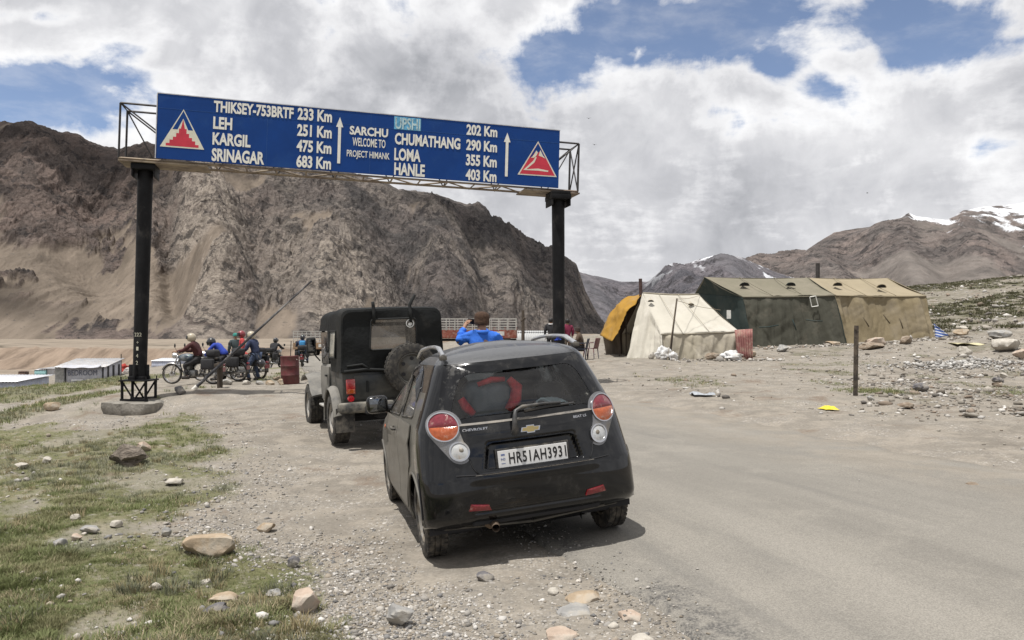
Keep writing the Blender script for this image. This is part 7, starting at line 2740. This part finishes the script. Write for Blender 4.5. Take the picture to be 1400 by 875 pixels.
# ================================================================ GRAVEL, GRASS, SCRUB
RNG = np.random.default_rng(5)
_ico = B(); bmesh.ops.create_icosphere(_ico, subdivisions=1, radius=1.0)
_ico.verts.ensure_lookup_table()
ICO_V = np.array([q.co[:] for q in _ico.verts])
ICO_F = np.array([[q.index for q in f.verts] for f in _ico.faces])
_ico.free()


def stones(name, X, Y, S, cols, m, flat=.6, sink=.25, on_road=False):
    n = len(X)
    Z = (H0(X, Y) + .004) if on_road else H(X, Y)
    a = RNG.uniform(0, 6.28, n)
    ex = S * RNG.uniform(.7, 1.35, n)
    ey = S * RNG.uniform(.6, 1.1, n)
    ez = S * RNG.uniform(.35, .8, n) * flat / .6
    V = np.repeat(ICO_V[None], n, 0) * (1 + RNG.uniform(-.10, .10, (n, len(ICO_V), 1)))
    for _ in range(6):
        nn = RNG.normal(0, 1, (n, 3))
        nn /= np.linalg.norm(nn, axis=1, keepdims=True)
        ex_ = np.maximum((V * nn[:, None, :]).sum(-1) - RNG.uniform(.35, .8, (n, 1)), 0)
        V = V - ex_[..., None] * nn[:, None, :]
    tl = RNG.uniform(-.35, .35, (n, 1))
    x, y, z = V[..., 0] * ex[:, None], V[..., 1] * ey[:, None], V[..., 2] * ez[:, None]
    z, x = z * np.cos(tl) + x * np.sin(tl), x * np.cos(tl) - z * np.sin(tl)
    c, s = np.cos(a)[:, None], np.sin(a)[:, None]
    P = np.stack([X[:, None] + x * c - y * s, Y[:, None] + x * s + y * c, Z[:, None] + z + (ez * (1 - 2 * sink) * .8)[:, None]], -1)
    Fc = ICO_F[None] + (np.arange(n) * len(ICO_V))[:, None, None]
    C = np.repeat(cols[:, None, :], len(ICO_V), 1)
    return np_mesh(name, P.reshape(-1, 3), Fc.reshape(-1, 3), m, smooth=False, attrs={'tint': C.reshape(-1, 3)})


PEB = mat('loose_gravel', (.3, .3, .3), .92, var=.12, vscale=30, attr='tint', spec=.2, bump=.4, bscale=120, bdist=.004)
def tints(n, pal):
    pal = np.array(pal)
    k = RNG.integers(0, len(pal), n)
    return np.clip(pal[k] * RNG.uniform(.75, 1.25, (n, 1)), 0, .75)
PALG = [(.27, .255, .235), (.33, .31, .28), (.22, .205, .185), (.38, .35, .31), (.26, .225, .18), (.46, .44, .41), (.17, .165, .16)]
PALR = [(.23, .21, .18), (.29, .265, .23), (.18, .16, .135), (.36, .34, .31), (.21, .17, .135), (.46, .44, .41), (.14, .128, .115)]


def scatter(n, px0, px1, py0, py1, power=1.0):
    """points of the ground spread evenly over a patch of the view, so near ones are not sparse"""
    px = RNG.uniform(px0, px1, n)
    py = py0 + (py1 - py0) * RNG.uniform(0, 1, n) ** power
    d = np.stack([(px - CX) / F, (450 - py) / F], 1)
    Y = -1.62 / np.minimum(d[:, 1], -.012)
    return d[:, 0] * Y, Y


def dcar_ok(x, y):
    q = np.min([np.hypot(x - (CAR_LOC + CAR_M @ Vector(w_)).x, y - (CAR_LOC + CAR_M @ Vector(w_)).y) for w_ in CAR_W], axis=0)
    return q > .22


# verge gravel, densest along the edge of the turf
x, y = scatter(95000, -60, 960, 545, 1000, 1.0)
s, t = road_st(x, y)
sd_ = poly_sd(x, y, GRASS_POLY)
dens = np.clip(.10 + .9 * np.exp(-((sd_ + .35) / .45) ** 2) + .25 * np.exp(-((t + .1) / .35) ** 2), 0, 1)
dens *= np.where(sd_ > .15, .18, 1) * np.where(t > .15, .02, 1) * np.where(sd_ < -9, 0, 1)
dens *= .35 + 1.1 * fbm(x * .9, y * .9, 4, 12)
k = (RNG.uniform(0, 1, len(x)) < dens) & dcar_ok(x, y) & (y < 24) & ~((np.abs(x - .3) < .95) & (y > 5.3) & (y < 9))
x, y = x[k], y[k]
S = np.clip(RNG.lognormal(math.log(.0072), .5, len(x)), .0035, .030) * (1 + y * .035)
tag(stones('gravel', x, y, S, tints(len(x), PALG), PEB, sink=.38), kind='stuff', label='loose grey gravel between turf and tarmac', cat='gravel')
# scattered stones in the turf and on the bare slope
x, y = scatter(1500, -40, 420, 545, 880, 1.1)
k = (poly_sd(x, y, GRASS_POLY) > -.3) & (y < 26) & (fbm(x * .7, y * .7, 3, 55) > .44)
x, y = x[k], y[k]
S = np.clip(RNG.lognormal(math.log(.014), .5, len(x)), .007, .045) * (1 + y * .02)
tag(stones('gravel', x, y, S, tints(len(x), PALG), PEB, sink=.2), kind='stuff', label='pale pebbles strewn through the turf', cat='gravel')
# rubble on the right
x, y = scatter(46000, 780, 1460, 462, 690, 1.15)
s, t = road_st(x, y)
dens = sstep(t, RWID - .1, RWID + 3.0) * (.06 + .94 * sstep(fbm(x * .45, y * .35, 5, 14), .40, .66)) * (.25 + .75 * sstep(y, 11, 19)) * (.22 + .78 * sstep(x / np.maximum(y, 1), .25, .55))
k = (RNG.uniform(0, 1, len(x)) < dens) & (y < 70)
x, y = x[k], y[k]
S = np.clip(RNG.lognormal(math.log(.019), .62, len(x)), .008, .14) * (.75 + y * .020)
tag(stones('rubble', x, y, S, tints(len(x), PALR), PEB, sink=.3), kind='stuff', label='stony rubble on the slope in front of the tents', cat='rubble')
x, y = scatter(17000, 1040, 1480, 466, 640, 1.0)
s, t = road_st(x, y)
k = (RNG.uniform(0, 1, len(x)) < sstep(t, RWID + 2, RWID + 7) * sstep(x / np.maximum(y, 1), .36, .52) * (.08 + .6 * sstep(fbm(x * .5, y * .4, 4, 24), .42, .66))) & (y < 48)
x, y = x[k], y[k]
S = np.clip(RNG.lognormal(math.log(.036), .6, len(x)), .015, .17)
tag(stones('rubble', x, y, S, tints(len(x), PALR), PEB, flat=.42, sink=.22), kind='stuff', label='flat broken slabs strewn below the hillside at the right', cat='rubble')
# line of stones along the foot of the tents
x = np.concatenate([RNG.uniform(6.3, 10.6, 150), RNG.uniform(11, 22.5, 420)])
y = np.where(x < 10.7, 31.6, np.interp(x, [11, 17, 22.5], [37.4, 38.2, 39.6])) + RNG.normal(0, .45, len(x)) - .3
S = np.clip(RNG.lognormal(math.log(.06), .5, len(x)), .02, .2)
tag(stones('rubble', x, y, S, tints(len(x), PALR), PEB, sink=.25), kind='stuff', label='stones weighing down the foot of the tent walls', cat='rubble')
# heap of broken stone at the right
c = ground_at(1325, 497)
n = 1400
a, r = RNG.uniform(0, 6.28, n), np.abs(RNG.normal(0, .9, n))
x, y = c.x + 1.6 * r * np.cos(a), c.y + 1.3 * r * np.sin(a)
S = np.clip(RNG.lognormal(math.log(.045), .45, n), .02, .13)
tag(stones('rubble', x, y, S, tints(n, [(.30, .29, .275), (.38, .365, .34), (.25, .235, .215), (.44, .43, .41)]), PEB, sink=-.2), kind='stuff', label='low heap of pale broken stone near the right edge of the rubble', cat='rubble')
# road edge grit
sv_ = RNG.uniform(-4, 30, 9000)
l, r = road_edge(sv_)
tv_ = np.where(RNG.uniform(0, 1, len(sv_)) < .7, l + RNG.normal(0, .16, len(sv_)), RNG.uniform(.2, RWID, len(sv_)))
x, y = road_xy(sv_, tv_)
k = (y > 2.5) & dcar_ok(x, y) & ((np.abs(tv_ - l) < .45) | (RNG.uniform(0, 1, len(sv_)) < .05))
x, y = x[k], y[k]
S = np.clip(RNG.lognormal(math.log(.006), .5, len(x)), .003, .02)
tag(stones('gravel', x, y, S, tints(len(x), PALG), PEB, on_road=True), kind='stuff', label='grit along the broken edge of the tarmac', cat='gravel')


def grass(name, X, Y, Hh, cols, nb, wd, spread, m, droop=.5):
    """tufts of bent blades: two quads and a tip each"""
    n = len(X)
    Z = H(X, Y)
    N = n * nb
    rp = lambda a: np.repeat(a, nb)
    bx, by, bz, hh = rp(X), rp(Y), rp(Z), rp(Hh) * RNG.uniform(.55, 1.2, N)
    ang = RNG.uniform(0, 6.28, N)
    rr_ = rp(Hh) * spread * np.sqrt(RNG.uniform(0, 1, N))
    bx, by = bx + rr_ * np.cos(ang), by + rr_ * np.sin(ang)
    a2 = ang + RNG.normal(0, .7, N)
    out = droop * RNG.uniform(.3, 1.3, N)
    dx_, dy_ = np.cos(a2), np.sin(a2)
    wx, wy = -dy_ * wd * hh, dx_ * wd * hh
    P = np.zeros((N, 5, 3))
    for i, (h_, o_, w_) in enumerate(((0, 0, 1), (0, 0, -1), (.55, .35, .8), (.55, .35, -.8), (1.0, 1.0, 0))):
        P[:, i, 0] = bx + dx_ * hh * out * o_ + wx * w_
        P[:, i, 1] = by + dy_ * hh * out * o_ + wy * w_
        P[:, i, 2] = bz - .004 + hh * h_ * (1 - .25 * out * o_)
    base = (np.arange(N) * 5)[:, None]
    T_ = np.concatenate([base + np.array([[0, 1, 3]]), base + np.array([[0, 3, 2]]), base + np.array([[2, 3, 4]])])
    C = np.repeat(rp(cols) if cols.ndim == 1 else np.repeat(cols, nb, 0), 5, 0) * np.repeat(RNG.uniform(.75, 1.3, (N, 1)), 5, 0)
    return np_mesh(name, P.reshape(-1, 3), T_, m, smooth=False, attrs={'tint': np.clip(C, 0, .6)})


def grass_mat():
    m = bpy.data.materials.new('alpine_turf_blades')
    m.use_nodes = True
    t = NT(m.node_tree)
    t.n.clear()
    c = t.node('ShaderNodeAttribute', attribute_name='tint').outputs['Color']
    p = t.node('ShaderNodeBsdfPrincipled', ins={'Base Color': c, 'Roughness': .75, 'Specular IOR Level': .25})
    tr = t.node('ShaderNodeBsdfTranslucent', ins={'Color': c})
    mx = t.node('ShaderNodeMixShader', ins={0: .25, 1: p.outputs[0], 2: tr.outputs[0]})
    t.node('ShaderNodeOutputMaterial', ins={'Surface': mx.outputs[0]})
    return m


GM = grass_mat()
def gcols(x, y):
    n1 = fbm(x * .8, y * .8, 4, 101)
    n2 = fbm(x * 3.5, y * 3.5, 3, 103)
    sage, green, olive, straw = (np.array(c) for c in ((.235, .236, .165), (.170, .190, .082), (.210, .200, .108), (.360, .305, .200)))
    k1 = sstep(n1, .44, .56)[:, None]
    c = sage * (1 - k1) + green * k1
    k2 = sstep(n2, .55, .68)[:, None]
    c = c * (1 - .8 * k2) + olive * .8 * k2
    k3 = ((RNG.uniform(0, 1, len(x)) < .06 + .30 * sstep(fbm(x * 1.1, y * 1.1, 4, 107), .54, .64)))[:, None]
    return c * (1 - k3) + straw * k3


x, y = scatter(60000, -70, 480, 556, 1010, .95)
g_ = grass_mask(x, y)
k = (RNG.uniform(0, 1, len(x)) < g_ ** 1.3 * (.35 + .9 * fbm(x * 2.2, y * 2.2, 3, 111))) & (y < 18)
x, y = x[k], y[k]
hh = (.014 + .026 * sstep(fbm(x * 1.7, y * 1.7, 4, 113), .40, .68)) * RNG.uniform(.7, 1.4, len(x)) * (1 + .02 * y)
tag(grass('grass', x, y, hh, gcols(x, y), 13, .055, .95, GM, .75), kind='stuff', label='short grey green alpine turf in the left foreground', cat='grass')
# taller straw and cushion tufts
x, y = scatter(1500, -60, 430, 580, 960, .9)
g_ = grass_mask(x, y)
k = (RNG.uniform(0, 1, len(x)) < g_ * sstep(fbm(x * .9, y * .9, 4, 117), .48, .60)) & (y < 16)
x, y = x[k], y[k]
cc = np.where((RNG.uniform(0, 1, (len(x), 1)) < .45), np.array([[.26, .215, .125]]), np.array([[.140, .145, .095]]))
tag(grass('grass', x, y, RNG.uniform(.04, .085, len(x)), cc, 40, .035, .8, GM, .7), kind='stuff', label='taller dry straw tufts standing in the turf', cat='grass')
# thin turf on the slope beyond the post and a few tufts on the right
x, y = scatter(26000, -60, 560, 505, 580, 1.0)
g_ = grass_mask(x, y)
k = (RNG.uniform(0, 1, len(x)) < g_ * .55) & (y >= 16) & (y < 70)
x, y = x[k], y[k]
tag(grass('grass', x, y, RNG.uniform(.05, .09, len(x)) * (1 + .012 * y), gcols(x, y), 9, .09, 1.1, GM, .7), kind='stuff', label='thin turf on the slope beyond the left post', cat='grass')
c = ground_at(1205, 536)
n = 160
x, y = c.x + RNG.normal(0, .33, n), c.y + RNG.normal(0, .38, n)
tag(grass('grass', x, y, RNG.uniform(.04, .09, n), gcols(x, y), 16, .06, .9, GM, .7), kind='stuff', label='green tuft on the rubble beside the bare steel post', cat='grass')
x, y = scatter(9000, 860, 1460, 478, 560, 1.0)
s, t = road_st(x, y)
k = (fbm(x / 1.6, y / 2.2, 5, 62) > .655) & (t > RWID + 2) & (y < 34)
x, y = x[k], y[k]
tag(grass('grass', x, y, RNG.uniform(.03, .06, len(x)) * (1 + .01 * y), gcols(x, y), 9, .07, 1.0, GM, .8), kind='stuff', label='sparse tufts on the rubble', cat='grass')
# low scrub on the hillside at the right
n = 9000
y = RNG.uniform(42, 125, n)
x = y * RNG.uniform(.44, .80, n)
k = sstep(fbm(x / 5, y / 9, 5, 61), .44, .58) > RNG.uniform(0, 1, n)
x, y = x[k], y[k]
cc = np.where(RNG.uniform(0, 1, (len(x), 1)) < .7, np.array([[.088, .088, .048]]), np.array([[.125, .115, .070]]))
tag(grass('scrub', x, y, RNG.uniform(.09, .22, len(x)), cc, 22, .12, 1.6, GM, .8), kind='stuff', label='low dark scrub on the hillside behind the tan tent', cat='scrub')
x = y = None
n = 2500
y = RNG.uniform(40, 110, n)
x = y * RNG.uniform(.40, .78, n)
S = np.clip(RNG.lognormal(math.log(.10), .5, n), .04, .4)
tag(stones('rubble', x, y, S, tints(n, PALR), PEB), kind='stuff', label='stones scattered over the hillside at the right', cat='rubble')

# ---------------------------------------------------------------- birds
for i, (px, py, D, lb) in enumerate(((805, 162, 60, 'tiny dark bird in the sky highest right of the sign'), (813, 198, 60, 'tiny dark bird in the sky below another, right of the sign'), (1186, 264, 70, 'tiny dark bird in the sky over the tan tent'))):
    t = thing('bird', lb, 'bird', at(px, py, D), (0, 0, .4 * i), 'birds over the camp')
    t.scale = (.5,) * 3
    bm = B()
    tube(bm, [(0, -.14, 0), (0, -.05, .01), (0, .08, .012), (0, .16, .02), (0, .20, .015)], [.01, .045, .05, .03, .008], 8)
    obj('body', bm, mat('dark_feathers', (.03, .03, .03), .8), t, True)
    for s in (-1, 1):
        bm = B()
        sheet(bm, lambda u_, v_: Vector((s * (.03 + .34 * u_), .07 - .15 * v_ * (1 - .75 * u_) - .08 * u_ ** 2, .02 + .10 * math.sin(1.9 * u_) * .8)), 8, 3, .008)
        obj('wing', bm, MATS['dark_feathers'], t, True)
